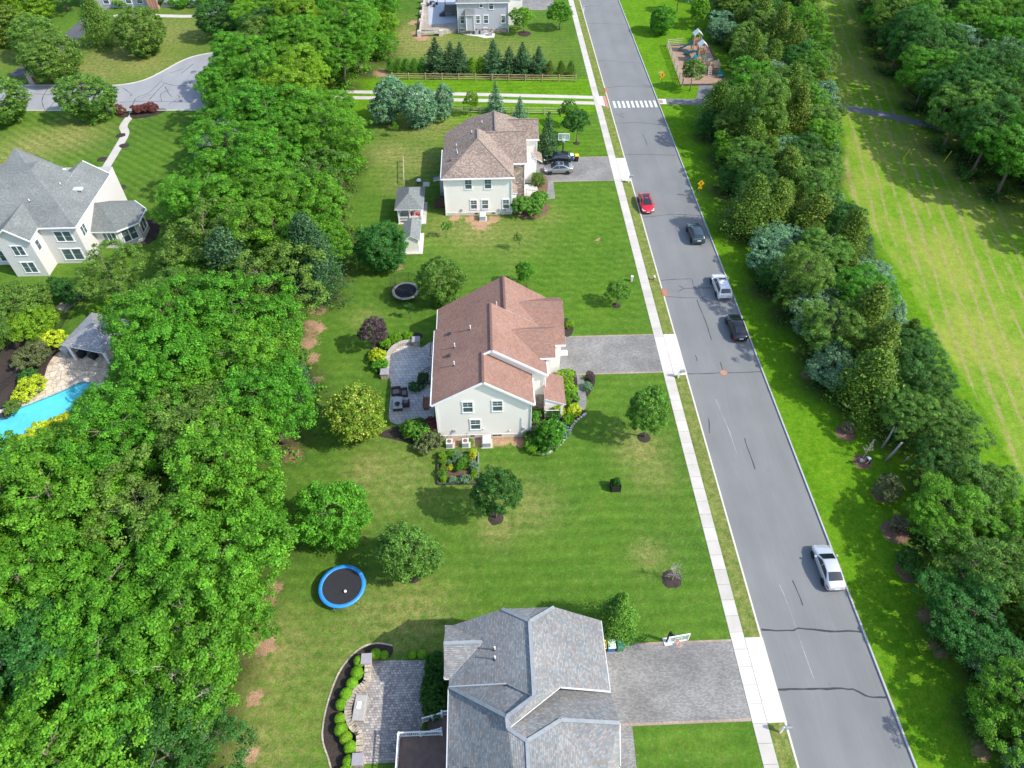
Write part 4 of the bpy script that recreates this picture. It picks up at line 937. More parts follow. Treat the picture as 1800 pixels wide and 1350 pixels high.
# ---- tan-brown roofed house behind
h3 = thing('house', 'pale house with hipped tan-brown roof beside two parked cars', 'house', (0, 97, 0)); W = 'cream2'; rm = 'roof_brown'
MB().box(-6.2, 3.4, 90.2, 97.5, -.1, 6.25).build('wall', M[W], h3)
MB().profile(gprof(-6.1, 5.3, 3.85, 1.4, 8.25, 5.6), 'y', 97.5, 104.9).build('wall', M[W], h3); MB().box(-6.1, 5.3, 104.9, 107.0, -.1, 3.8).build('wall', M[W], h3)
MB().profile([(94.15, -.1), (101, -.1), (101, 6.5), (97.9, 8.7), (94.15, 6.2)], 'x', 2.9, 5.4).build('wall', M[W], h3)
MB().profile([(102.5, -.1), (107.6, -.1), (107.6, 5.4), (105.1, 6.95), (102.5, 5.4)], 'x', 4.5, 7.8).build('wall', M[W], h3)
MB().box(3.45, 5.46, 94.08, 94.14, -.05, 6.1).build('stone_veneer', M['stone'], h3); MB().box(5.41, 5.47, 94.1, 95.4, -.05, 6.1).build('stone_veneer', M['stone'], h3)
foundation(h3, [(-6.26, 3.46, 90.14, 90.4), (-6.26, -6.0, 90.2, 103)], .45)
ap, rb = (-1.2, 94.7, 9.78), (-1.2, 97.5, 9.78)
roof(h3, [(-6.55, 89.8, 6.3), (3.85, 89.8, 6.3), ap], rm)
roof(h3, [(-6.55, 89.8, 6.3), ap, (-1.2, 97.5, 9.78), (-6.55, 97.5, 6.3)], rm)
roof(h3, [(3.85, 89.8, 6.3), (3.85, 93.8, 6.3), (-.05, 97.9, 9.0), rb, ap], rm)
roof(h3, [(-.1, 97.9, 9.02), (5.85, 97.9, 9.02), (5.85, 93.8, 6.2), (3.85, 93.8, 6.2)], rm)
roof(h3, [(-.1, 97.9, 9.02), (5.85, 97.9, 9.02), (5.85, 101.0, 7.0), (-.1, 101.0, 7.0)], rm)
roof(h3, [(-6.7, 97.3, 3.9), (1.4, 97.3, 8.6), (1.4, 105.2, 8.6), (-2.6, 107.9, 6.28), (-6.7, 107.2, 3.9)], rm)
roof(h3, [(1.4, 99.0, 8.6), (1.4, 105.2, 8.6), (5.6, 108, 5.8), (5.6, 99.0, 5.8)], rm)
roof(h3, [(1.4, 105.2, 8.6), (-2.6, 107.9, 6.28), (5.6, 108, 5.8)], rm)
roof(h3, [(3.3, 105.1, 7.25), (8.15, 105.1, 7.25), (8.15, 102.2, 5.4), (5.9, 102.2, 5.4)], rm)
roof(h3, [(3.3, 105.1, 7.25), (8.15, 105.1, 7.25), (8.15, 107.9, 5.4), (5.9, 107.9, 5.4)], rm)
roof(h3, [(7.2, 98.6, 4.4), (8.5, 98.6, 3.6), (8.5, 101.2, 3.6), (7.2, 101.2, 4.4)], rm, .14, 'porch_roof')
MB().box(7.3, 7.5, 98.8, 99.0, 0, 3.9).build('column', M['trim'], h3); MB().box(5.4, 7.4, 98.7, 100.9, -.05, 3.9).build('wall', M[W], h3)
rc = plain('ridge_brown', (.24,.19,.16), .95)
for a, b in [(ap, rb), ((-6.5, 89.85, 6.32), ap), ((3.8, 89.85, 6.32), ap), ((1.4, 99, 8.63), (1.4, 105.2, 8.63)), ((0, 97.9, 9.05), (5.8, 97.9, 9.05)), ((3.4, 105.1, 7.28), (8.1, 105.1, 7.28))]: MB().bar(a, b, .24, .06).build('ridge_cap', rc, h3)
gutter(h3, (-6.6, 89.76, 6.28), (3.9, 89.76, 6.28)); gutter(h3, (-6.62, 89.8, 6.28), (-6.62, 98, 6.28)); gutter(h3, (3.9, 93.76, 6.18), (5.9, 93.76, 6.18)); gutter(h3, (6, 102.15, 5.38), (8.2, 102.15, 5.38))
downpipe(h3, -6.25, 90.1, 6.2); downpipe(h3, 3.45, 90.12, 6.2); downpipe(h3, 7.85, 102.4, 5.3); downpipe(h3, 5.5, 94.05, 6.0)
for a, z in [(-2.75, 5.1), (.05, 5.1)]: window(h3, 'S', a, z, 90.2, .9, 1.45)
for x, z in [(-3.9, .9), (1.6, .8), (2.1, .8), (2.5, .75)]: MB().bbox(x-.13, x+.13, 90.06, 90.19, z-.2, z+.2, .02).build('meter_box', M['acgrey'], h3)
for x in (-2.0, .5): MB().box(x, x+.5, 90.1, 90.15, .2, .36).build('crawl_vent', M['metal_dark'], h3)
for a in (-2.1, -.45, 2.6): window(h3, 'S', a, 1.75, 90.2, .85, 1.4)
bw = MB().prism([(3.4, 90.6), (4.15, 91.1), (4.15, 92.9), (3.4, 93.4)], 0, 3.0).build('bay', M['trim'], h3)
for z in (1.1, 2.1): MB().box(4.13, 4.165, 91.3, 92.7, z-.38, z+.38).build('pane', M['glass'], bw)
roof(h3, [(3.35, 90.4, 3.5), (4.35, 90.9, 3.0), (4.35, 93.1, 3.0), (3.35, 93.6, 3.5)], rm, .1, 'bay_roof')
window(h3, 'E', 95.9, 4.6, 5.43, .8, 1.4); window(h3, 'E', 105.1, 4.4, 7.83, .9, 1.2); window(h3, 'E', 99.8, 2.3, 7.42, 1.2, 1.4)
dd = MB().box(5.4, 5.5, 96.6, 97.8, .3, 2.6).build('door', M['trim'], h3); MB().box(5.5, 5.52, 96.85, 97.55, 1.2, 2.35).build('pane', M['glass'], dd)
g3 = MB().box(7.8, 7.86, 103.2, 106.8, 0, 2.3).build('garage_door', M['trim'], h3)
for i in range(4): MB().box(7.86, 7.875, 103.25, 106.75, .05+i*.57, .57+i*.57).build('panel', M['trim'], g3)
MB().box(5.5, 7.2, 94.6, 97.8, -.05, .3).build('step', M['coping'], h3); MB().box(7.2, 7.7, 95.2, 97.4, -.05, .15).build('step', M['coping'], h3)
mb = MB()
for y in (94.8, 97.6):
    mb.bar((5.8, y, 1.2), (7.6, y, .95), .04, .04)
    for x in (5.9, 6.8, 7.55): mb.box(x-.02, x+.02, y-.02, y+.02, .1, 1.15)
mb.build('stair_rail', M['metal_dark'], h3)
for x, y, z in [(-.6, 103.6, 7.45), (-2.1, 97.2, 9.2), (-4.4, 96.2, 7.7), (-4.3, 94.6, 7.76), (-4.2, 93.8, 7.83)]: vent(h3, x, y, z)
MB().bbox(-5.4, -5.1, 93.2, 93.5, 7.0, 7.25, .05).build('roof_vent', M['metal_dark'], h3)
bx = MB().box(-7.2, -6.2, 95.2, 97.0, .2, 3.0).build('bay', M['greyside'], h3); roof(h3, [(-8.1, 95.0, 2.9), (-6.2, 95.0, 3.3), (-6.2, 96.0, 3.3), (-8.1, 96.0, 2.9)], 'roof_light', .1, 'awning')
for i in range(5): MB().box(-6.3-.35*(i+1), -6.3-.35*i, 92.0, 93.7, -.05, .95-.19*i).build('step', plain('step_brown', (.10,.05,.04), .8) if i == 0 else bpy.data.materials['step_brown'], h3)
for y in (92.0, 93.7):
    mb = MB(); mb.bar((-6.3, y, 1.9), (-8.1, y, 1.0), .07, .05); mb.bar((-6.3, y, 1.2), (-8.1, y, .3), .05, .05)
    for i in range(9): f = i/8; mb.box(-6.3-1.8*f-.025, -6.3-1.8*f+.025, y-.025, y+.025, .9-.9*f, 1.9-.9*f)
    mb.build('stair_rail', bpy.data.materials['step_brown'], h3)
sheet('stepping_slab', [at(744,320).to_2d(), at(755,320).to_2d(), at(755,328).to_2d(), at(743,328).to_2d()], .03, M['concrete'], kind='structure', th=.06)

# ---- slate roofed house in the foreground
h1 = thing('house', 'house with multicoloured slate-grey shingle roof beside cobbled patio and deck', 'house', (2, 19, 0)); W = 'greyside'; rm = 'roof_slate'
MB().profile([(-3.6, -.1), (7.65, -.1), (7.65, 5.75), (4.0, 8.0), (.4, 8.0), (-3.6, 5.75)], 'y', 19.9, 24.1).build('wall', M[W], h1)
MB().profile([(20.7, -.1), (24.1, -.1), (24.1, 5.7), (22.35, 7.0), (20.7, 5.7)], 'x', -4.0, -1).build('wall', M[W], h1)
MB().box(-3.6, 7.6, 4, 19.9, -.1, 5.0).build('wall', M[W], h1)
rz = 9.5
def rr1(X): return rz-.6*(X-2.2)
def rl1(X): return rz-.6*(2.2-X)
roof(h1, [(-3.95, 19.75, rl1(-3.95)), (-3.95, 24.4, rl1(-3.95)), (.2, 24.5, rl1(.2)), (2.2, 22.9, rz), (2.2, 17.5, rz), (.3, 18.9, rl1(.3))], rm)
roof(h1, [(2.2, 17.5, rz), (2.2, 22.9, rz), (4.2, 24.5, rr1(4.2)), (8.0, 24.3, rr1(8)), (8.0, 18.9, rr1(8)), (4.2, 18.5, rr1(4.2))], rm)
roof(h1, [(2.2, 17.5, rz), (4.2, 18.5, 8.28), (.35, 15.6, 9.05)], rm)
roof(h1, [(2.2, 17.5, rz), (.35, 15.6, 9.05), (.28, 16.35, 9.1)], rm)
roof(h1, [(.2, 24.5, rl1(.2)), (4.2, 24.5, rr1(4.2)), (2.2, 22.9, rz)], rm)
roof(h1, [(-1.35, 22.35, 7.42), (-4.3, 22.35, 7.42), (-4.3, 24.5, 5.8), (-3.9, 24.45, 5.85)], rm)
roof(h1, [(-1.35, 22.35, 7.42), (-4.3, 22.35, 7.42), (-4.3, 20.3, 5.8), (-3.9, 20.3, 5.85)], rm)
roof(h1, [(-3.98, 19.78, 5.68), (.3, 18.95, 8.05), (2.17, 17.5, 9.3), (.28, 16.35, 9.12)], rm)
roof(h1, [(-3.98, 19.75, 5.68), (.28, 16.35, 9.12), (.33, 15.6, 9.07), (1.58, 14.7, 9.3), (1.58, 4, 9.3), (-3.98, 4, 5.6)], rm)
roof(h1, [(.33, 15.6, 8.95), (1.58, 14.7, 9.3), (4.0, 16.25, 8.3)], rm)
roof(h1, [(.33, 15.6, 8.95), (4.0, 16.25, 8.3), (4.3, 19.3, 6.3)], rm)
roof(h1, [(4.0, 16.25, 8.3), (8.2, 16.2, 7.3), (8.1, 19.3, 5.15), (4.3, 19.3, 6.3)], rm)
roof(h1, [(1.58, 14.7, 9.3), (4.0, 16.25, 8.3), (6.8, 13.3, 6.3), (7.4, 12.2, 5.9), (7.4, 4, 5.9), (1.58, 4, 9.3)], rm)
roof(h1, [(4.0, 16.25, 8.3), (8.2, 16.2, 7.3), (8.0, 13.9, 5.7), (6.9, 13.2, 6.25)], rm)
for a, b in [((8.02, 24.3, 5.95), (8.02, 18.9, 5.95)), ((-4.0, 19.6, 5.68), (-4.0, 4, 5.6)), ((-4.32, 24.45, 5.8), (-4.32, 20.3, 5.8)), ((8.02, 18.8, 5.95), (4.2, 18.45, 8.22)), ((-3.95, 19.72, 5.78), (.3, 18.86, 8.3)), ((-4.3, 20.28, 5.75), (-3.9, 20.28, 5.75)), ((8.05, 13.8, 5.6), (6.9, 13.1, 6.1)), ((8.1, 13.9, 5.6), (8.22, 16.2, 7.2))]:
    MB().bar(a, b, .07, .1).build('gutter', M['trim_grey'], h1)
rc = plain('ridge_slate', (.25,.27,.285), .95)
for a, b in [((2.2, 22.9, rz), (2.2, 17.5, rz)), ((2.2, 22.9, rz), (.2, 24.5, 8.3)), ((2.2, 22.9, rz), (4.2, 24.5, 8.3)), ((-1.4, 22.35, 7.44), (-4.3, 22.35, 7.44)), ((-3.95, 19.75, 5.72), (.28, 16.35, 9.16)), ((.28, 16.35, 9.14), (2.2, 17.5, 9.5)), ((.28, 16.35, 9.14), (.33, 15.6, 9.1)), ((.33, 15.6, 9.1), (1.58, 14.7, 9.33)), ((1.58, 14.7, 9.33), (1.58, 4, 9.33)), ((1.58, 14.7, 9.33), (4.0, 16.25, 8.34)), ((4.0, 16.25, 8.34), (8.2, 16.2, 7.34))]:
    MB().bar(a, b, .26, .07).build('ridge_cap', rc, h1)
for x, y in [(-.45, 21.5), (-.45, 20.8)]: vent(h1, x, y, rl1(x), .55)
vent(h1, -1.4, 13.5, 7.3, .5); MB().lathe([(.14, 0), (.14, .12), (0, .14)], (-.6, 18.3, 7.45), 10).build('roof_vent', M['metal_dark'], h1)
for x in (8.0,): MB().box(7.6, 7.7, 19.2, 23.6, 0, 2.4).build('garage_door', M['trim'], h1)
window(h1, 'W', 22.3, 4.2, -4.02, 1.2, 1.4)

# ---- grey house at the far end
h4 = thing('house', 'grey sided house with stone base beyond the row of evergreens', 'house', (0, 162, 0)); rm = 'roof_grey'
MB().box(-5.2, 5.3, 158.3, 172, -.1, 6.3).build('wall', M['greyside'], h4); foundation(h4, [(-5.27, 5.37, 158.22, 158.5)], .9, 'stone')
MB().box(5.3, 8.5, 162.5, 171.5, -.1, 5.8).build('wall', M['cream2'], h4)
roof(h4, [(-5.6, 157.9, 6.2), (5.7, 157.9, 6.2), (.05, 163.5, 9.8)], rm); roof(h4, [(-5.6, 157.9, 6.2), (.05, 163.5, 9.8), (.05, 168, 9.8), (-5.6, 172.4, 6.2)], rm)
roof(h4, [(5.7, 157.9, 6.2), (.05, 163.5, 9.8), (.05, 168, 9.8), (5.7, 172.4, 6.2)], rm); roof(h4, [(-5.6, 172.4, 6.2), (.05, 168, 9.8), (5.7, 172.4, 6.2)], rm)
roof(h4, [(5.2, 162.2, 6), (8.8, 162.2, 5.8), (8.8, 171.8, 5.8), (5.2, 171.8, 6.9)], rm)
for x in (-5.28, 5.38): downpipe(h4, x, 158.2, 6.2)
for x, z, wd, ht in [(-4.35, 2.75, .75, 1.4), (-1.05, 2.75, .75, 1.4), (.65, 2.75, .85, 1.5), (4.25, 2.75, .75, 1.4), (-.3, 5.7, .55, 1.1), (1.8, 5.5, .85, 1.5), (-4.35, .75, .7, .45), (.5, .75, .6, .45)]: window(h4, 'S', x, z, 158.3, wd, ht, (2, 2) if ht > 1 else None)
bo = MB().box(-3.5, -1.9, 157.3, 158.3, .9, 3.9).build('bay', M['greyside'], h4)
MB().box(-3.6, -3.45, 157.2, 157.35, .9, 3.9).box(-1.95, -1.8, 157.2, 157.35, .9, 3.9).box(-3.6, -1.8, 157.2, 157.35, 3.9, 4.05).build('bay_trim', M['trim'], h4)
roof(h4, [(-3.7, 157.05, 4.05), (-1.7, 157.05, 4.05), (-1.7, 158.3, 4.9), (-3.7, 158.3, 4.9)], rm, .1, 'bay_roof')
sheet('patio', [at(u, v).to_2d() for u, v in [(805,55),(865,53),(870,60),(869,66),(851,67),(840,64),(822,62),(806,58)]], .03, M['concrete_new'], kind='structure', th=.08)
for u, v in [(838,60),(848,60),(862,62)]:
    p = at(u, v); a = thing('condenser', 'grey condenser on the concrete pad of the grey sided house', 'condenser', (p.x, p.y, .03), 0, 'condensers of the grey sided house')
    MB().bbox(-.4, .4, -.4, .4, 0, .8, .04).build('cabinet', M['acgrey'], a, world=False); MB().lathe([(.3, .8), (.3, .83), (.05, .83)], (0, 0, 0), 12).build('fan_grille', M['metal_dark'], a, world=False)
# its raised deck terrace
t4 = thing('terrace', 'pale grey raised terrace with stone piers beside the grey sided house', 'terrace', (-10, 164, 0))
c4 = [at(u, v, .7).to_2d() for u, v in [(737,52),(776,55),(808,50),(806,0),(748,0)]]
MB().prism([tuple(c) for c in c4][::1], -.05, .7).build('wall', M['wallstone'], t4)
MB().prism([tuple(c) for c in [at(u, v, .7).to_2d() for u, v in [(753,44),(803,40),(802,0),(752,0)]]], .7, .76).build('deck_floor', plain('deck_blue_grey', (.40,.42,.46), .6), t4)
for u, v in [(737,60),(775,59),(740,40),(741,25),(743,12),(745,2)]:
    p = at(u, v, .4); MB().bbox(p.x-.4, p.x+.4, p.y-.4, p.y+.4, -.05, 1.15, .06).build('pier', M['coping'], t4)
for a, b in [((737,58),(775,57)), ((738,57),(746,0))]:
    p, q = at(*a, .7), at(*b, .7); MB().bar((p.x, p.y, .72), (q.x, q.y, .72), .4, .35).build('parapet', M['coping'], t4)
d4 = thing('stair_deck', 'dark timber stair deck against the grey sided house', 'deck', (*at(792, 30).to_2d(), .76))
MB().box(-1.2, 2.0, -2, 2.5, .9, 1.0).build('deck_floor', M['timber_dark'], d4, world=False)
for x in (-1.1, 1.9):
    for y in (-1.9, 2.4): MB().box(x-.06, x+.06, y-.06, y+.06, 0, 2).build('post', M['timber_dark'], d4, world=False)
for i in range(4): MB().box(-1.2-.3*(i+1), -1.2-.3*i, -1.8, -.4, 0, .8-.2*i).build('step', M['timber_dark'], d4, world=False)
MB().bar((-1.1, -1.9, 1.9), (1.9, -1.9, 1.9), .06, .06).bar((-1.1, 2.4, 1.9), (-1.1, -1.9, 1.9), .06, .06).build('rail', M['timber_dark'], d4, world=False)
def chair_set(u, v, z=.76):
    p = at(u, v, z); o = thing('patio_table', 'dark patio table set on the pale grey terrace', 'table', (p.x, p.y, z))
    MB().lathe([(.6, .7), (.6, .74), (0, .74)], (0, 0, 0), 14).tube([(0, 0, 0), (0, 0, .7)], .05, 6).build('table_top', M['metal_dark'], o, world=False)
    for k in range(4):
        a = k*1.57+.4; c, s_ = math.cos(a)*1.05, math.sin(a)*1.05
        MB().bbox(c-.25, c+.25, s_-.25, s_+.25, .0, .45, .04).box(c*1.2-.05, c*1.2+.05, s_*1.2-.2, s_*1.2+.2, .45, .9).build('seat', M['wicker'], o, world=False)
chair_set(760, 9)

# ---- white house on the left
h5 = thing('house', 'large white house with grey roof and glazed sunroom by the wood', 'house', (-60, 86, 0)); rm = 'roof_grey'; W = 'whiteside'
MB().box(-75, -54.4, 80.7, 95.5, -.1, 6.0).build('wall', M[W], h5)
MB().profile([(-63.4, -.1), (-59.2, -.1), (-59.2, 5.9), (-61.3, 7.45), (-63.4, 5.9)], 'y', 78.0, 81).build('wall', M[W], h5)
MB().profile([(-60.5, -.1), (-54.36, -.1), (-54.36, 5.85), (-57.3, 7.6), (-60.5, 5.9)], 'y', 87.8, 93.2).build('wall', M[W], h5)
def zs(Y): return 6+.513*(Y-80.3)
def ze(X): return 6+.571*(-54-X)
roof(h5, [(-76, 80.3, 6), (-54, 80.3, 6), (-61, 88.1, 10), (-76, 88.1, 10)], rm)
roof(h5, [(-54, 80.3, 6), (-54, 86.3, 6), (-54, 93.5, 6), (-57.3, 93.9, 7.9), (-57.5, 90.6, 8.0), (-61, 90.6, 9.98), (-61, 88.1, 10)], rm)
roof(h5, [(-76, 88.1, 10), (-61, 88.1, 10), (-61, 90.6, 9.6), (-63, 94, 8), (-76, 95.8, 6)], rm)
roof(h5, [(-57.3, 93.9, 7.9), (-57.3, 88, 7.9), (-60.8, 88, 6), (-60.8, 93.9, 6)], rm)
roof(h5, [(-66, 88.1, 9.0), (-66, 94.5, 9.8), (-60.5, 94.5, 6.5), (-61, 88.1, 9.0)], rm)
roof(h5, [(-61.3, 77.6, 7.7), (-61.3, 83.7, 7.8), (-58.8, 80.5, 6.05), (-58.8, 77.6, 5.85)], rm); roof(h5, [(-61.3, 77.6, 7.7), (-61.3, 83.7, 7.8), (-63.9, 80.5, 6.05), (-63.9, 77.6, 5.85)], rm)
for a, b in [((-61.3, 77.57, 7.65), (-58.75, 77.57, 5.8)), ((-61.3, 77.57, 7.65), (-63.95, 77.57, 5.8)), ((-58.9, 80.25, 5.95), (-53.95, 80.25, 5.95)), ((-53.95, 80.2, 5.95), (-53.95, 93.5, 5.95)), ((-53.95, 93.5, 5.95), (-57.3, 93.95, 7.85))]: MB().bar(a, b, .1, .16).build('fascia', M['trim'], h5)
SR = [(-58.5, 83.5), (-50.9, 83.4), (-48.5, 85.4), (-48.6, 88.9), (-50.9, 91.1), (-58.5, 91.1)]
MB().prism([(-54.6, 84.0), (-51.2, 83.9), (-49.0, 85.7), (-49.1, 88.6), (-51.2, 90.6), (-54.6, 90.6)], -.1, 3.1).build('sunroom_wall', M[W], h5)
ra, rb_ = (-57, 87.3, 5.2), (-53.8, 87.3, 5.2); sr3 = [(x, y, 3.1) for x, y in SR]
roof(h5, [sr3[0], sr3[1], rb_, ra], rm); roof(h5, [sr3[1], sr3[2], rb_], rm); roof(h5, [sr3[2], sr3[3], rb_], rm); roof(h5, [sr3[3], sr3[4], rb_], rm); roof(h5, [sr3[4], sr3[5], ra, rb_], rm)
for a, b in zip(sr3[1:4], sr3[2:5]): MB().bar((a[0], a[1], 3.05), (b[0], b[1], 3.05), .1, .15).build('gutter', M['trim'], h5)
def wall_window(parent, a, b, z, ht, f0, f1, n=2, d=.05):
    """window in a wall running from a to b in plan, between fractions f0..f1"""
    A, B = Vector((*a, 0)), Vector((*b, 0)); dv = (B-A); nn = Vector((dv.y, -dv.x, 0)).normalized(); p, q = A+dv*f0, A+dv*f1
    def slabq(mb, s0, s1, z0, z1, t): 
        s, e = p.lerp(q, s0)+nn*.0, p.lerp(q, s1); mb.add([(s.x, s.y, z0), (e.x, e.y, z0), (e.x, e.y, z1), (s.x, s.y, z1), (*(s+nn*t).to_2d(), z0), (*(e+nn*t).to_2d(), z0), (*(e+nn*t).to_2d(), z1), (*(s+nn*t).to_2d(), z1)], [(4,5,6,7),(0,3,2,1),(0,1,5,4),(1,2,6,5),(2,3,7,6),(3,0,4,7)])
    mb = MB(); slabq(mb, -.06, 1.06, z-ht/2-.12, z-ht/2, d+.03); slabq(mb, -.06, 1.06, z+ht/2, z+ht/2+.12, d+.03)
    for i in range(n+1): slabq(mb, i/n-.035, i/n+.035, z-ht/2, z+ht/2, d)
    fr = mb.build('window', M['trim'], parent)
    for i in range(n):
        for hz in (0, 1): mb = MB(); slabq(mb, i/n+.035, (i+1)/n-.035, z-ht/2+hz*(ht/2+.03), z-ht/2+hz*(ht/2+.03)+ht/2-.03, .02); mb.build('pane', M['glass'], fr)
wall_window(h5, (-54.5, 84.0), (-51.2, 83.9), 1.7, 1.7, .35, .9, 3); wall_window(h5, (-51.2, 83.9), (-49.0, 85.7), 1.75, 1.9, .15, .85, 2); wall_window(h5, (-49.0, 85.7), (-49.1, 88.6), 1.7, 1.8, .2, .85, 2); wall_window(h5, (-49.1, 88.6), (-51.2, 90.6), 1.7, 1.8, .2, .8, 2)
wall_window(h5, (-59.2, 80.7), (-54.4, 80.7), 4.4, 1.5, .36, .82, 2); wall_window(h5, (-63.4, 78.0), (-59.2, 78.0), 4.2, 1.4, .35, .7, 2); wall_window(h5, (-63.4, 78.0), (-59.2, 78.0), 1.5, 1.6, .35, .75, 2); wall_window(h5, (-59.2, 78), (-59.2, 80.7), 4.2, 1.4, .3, .6, 1); wall_window(h5, (-59.2, 80.7), (-54.4, 80.7), 1.5, 1.7, .3, .85, 2)
wall_window(h5, (-54.4, 80.7), (-54.4, 83.9), 4.3, 1.4, .3, .7, 2); wall_window(h5, (-75, 80.7), (-63.4, 80.7), 4.3, 1.4, .75, .9, 2); wall_window(h5, (-75, 80.7), (-63.4, 80.7), 1.5, 1.6, .75, .9, 2)
d = MB().lathe([(0, .08), (.2, .1), (.36, .18), (.38, .2)], (0, 0, 0), 16).build('satellite_dish', M['trim'], h5); d.location = Vector((-62.8, 86.3, 9.3))-h5.location; d.rotation_euler = (.5, 0, .2)
for x, y in [(-60.4, 83.8), (-57.6, 87.3)]: vent(h5, x, y, zs(y) if x < -60 else ze(x), .4)
MB().bbox(-56.4, -55.2, 87.2, 87.9, 7.15, 7.4, .05).build('skylight', M['trim_grey'], h5)
wl_ = thing('mulch_bed', 'dark mulch bed at the foot of the glazed sunroom', 'mulch bed', (-48.5, 86, 0)); MB().prism([(-50.8, 83.2), (-48.3, 84.6), (-47.4, 86), (-47.6, 88.9), (-49.2, 90.6), (-50.7, 91.0), (-49.0, 88.6), (-48.9, 85.7), (-51, 83.9)], -.03, .05).build('bed', M['mulch'], wl_)
# ---- brick house at the top left corner, far off
h6 = thing('house', 'brick and white house behind shrubs beyond the side street', 'house', (-76, 178, 0))
MB().box(-90, -64, 176, 188, -.1, 6.2).build('wall', M['greyside'], h6); MB().box(-75.5, -73.2, 174.6, 176, -.1, 6.5).build('porch_wall', M['brick'], h6)
roof(h6, [(-90.5, 175.5, 6.2), (-63.5, 175.5, 6.2), (-68, 182, 10), (-86, 182, 10)], 'roof_grey'); roof(h6, [(-90.5, 188.5, 6.2), (-63.5, 188.5, 6.2), (-68, 182, 10), (-86, 182, 10)], 'roof_grey'); roof(h6, [(-63.5, 175.5, 6.2), (-63.5, 188.5, 6.2), (-68, 182, 10)], 'roof_grey'); roof(h6, [(-90.5, 175.5, 6.2), (-90.5, 188.5, 6.2), (-86, 182, 10)], 'roof_grey')
for x in (-85, -80, -77.5, -70.5, -67): window(h6, 'S', x, 1.7, 176, 1.2, 1.6); window(h6, 'S', x, 4.6, 176, 1.2, 1.4)
# ------------------------------------------------------------------ gazebo, shed, pavilion, pool
gz = thing('gazebo', 'white gazebo with grey hip roof beside a small shed', 'gazebo', (-11.4, 90.5, 0))
GX0, GX1, GY0, GY1 = -13.1, -9.65, 88.3, 93.6
MB().box(GX0-.1, GX1+.5, GY0-.3, GY1+.1, -.03, .12).build('floor', M['coping'], gz)
for x in (GX0, (GX0+GX1)/2-.1, GX1-.2):
    for y in (GY0, GY1-.2): MB().bbox(x, x+.2, y, y+.2, .12, 2.45, .02).build('post', M['trim'], gz)
for x in (GX0+.02, GX1-.18): MB().bbox(x, x+.16, (GY0+GY1)/2, (GY0+GY1)/2+.18, .12, 2.45, .02).build('post', M['trim'], gz)
mb = MB()
for z in (.55, 1.05): mb.box(GX0+.2, GX1-.2, GY0+.06, GY0+.14, z-.05, z+.05); mb.box(GX1-.14, GX1-.06, GY0+.2, GY1-.2, z-.05, z+.05); mb.box(GX0+.06, GX0+.14, GY0+.2, GY1-.2, z-.05, z+.05)
mb.build('rail', M['trim'], gz)
mb = MB()
for i in range(16): x = GX0+.35+i*.2; mb.box(x, x+.05, GY0+.07, GY0+.12, .6, 1.0)
mb.build('baluster', M['trim'], gz)
mb = MB(); mb.box(GX0-.05, GX1+.05, GY0-.02, GY0+.14, 2.42, 2.6); mb.box(GX0-.05, GX1+.05, GY1-.14, GY1+.02, 2.42, 2.6); mb.box(GX0-.03, GX0+.12, GY0, GY1, 2.42, 2.58); mb.box(GX1-.12, GX1+.03, GY0, GY1, 2.42, 2.58); mb.build('beam', M['trim'], gz)
a, b = (-11.4, 90.2, 3.95), (-11.4, 91.7, 3.95); c = [(GX0-.35, GY0-.35, 2.6), (GX1+.35, GY0-.35, 2.6), (GX1+.35, GY1+.35, 2.6), (GX0-.35, GY1+.35, 2.6)]
for q in ([c[0], c[1], a], [c[1], c[2], b, a], [c[2], c[3], b], [c[3], c[0], a, b]): roof(gz, q, 'roof_grey', .1)
fs = thing('garden_sofa', 'cushioned sofa with red pillows inside the white gazebo', 'sofa', (-10.6, 89.6, .12))
MB().bbox(-.9, .8, -.4, .4, 0, .45, .05).box(-.9, .8, .3, .45, .45, .9).build('frame', M['cloth_beige'], fs, world=False)
for x in (-.55, .35): MB().bbox(x-.25, x+.25, -.1, .3, .45, .75, .08).build('pillow', M['red'], fs, world=False)
sh = thing('shed', 'small white shed with grey roof in front of the gazebo', 'shed', (-10.8, 83, 0))
MB().profile([(-11.75, -.05), (-9.75, -.05), (-9.75, 2.1), (-10.75, 2.75), (-11.75, 2.1)], 'y', 81.3, 85.4).build('wall', M['cream2'], sh)
roof(sh, [(-10.75, 81.1, 2.9), (-12.0, 81.1, 2.1), (-12.0, 85.6, 2.1), (-10.75, 85.6, 2.9)], 'roof_grey', .1); roof(sh, [(-10.75, 81.1, 2.9), (-9.5, 81.1, 2.1), (-9.5, 85.6, 2.1), (-10.75, 85.6, 2.9)], 'roof_grey', .1)
MB().box(-9.77, -9.7, 82.4, 84.0, .05, 1.9).build('door', M['trim'], sh)
MB().box(-12.1, -9.3, 80.9, 85.8, -.03, .07).build('gravel_pad', M['coping'], sh)
gr = thing('barbecue', 'covered kettle barbecue with white lid near the gazebo', 'barbecue', (*at(737, 326).to_2d(), 0))
MB().lathe([(.05, .4), (.34, .55), (.38, .85), (0, .85)], (0, 0, 0), 14).build('bowl', M['black'], gr, world=False); MB().lathe([(.39, .85), (.3, 1.05), (0, 1.12)], (0, 0, 0), 14).build('lid', M['trim'], gr, world=False)
for k in range(3): MB().tube([(.1*math.cos(k*2.1), .1*math.sin(k*2.1), .5), (.38*math.cos(k*2.1), .38*math.sin(k*2.1), 0)], .025, 5).build('leg', M['metal_dark'], gr, world=False)
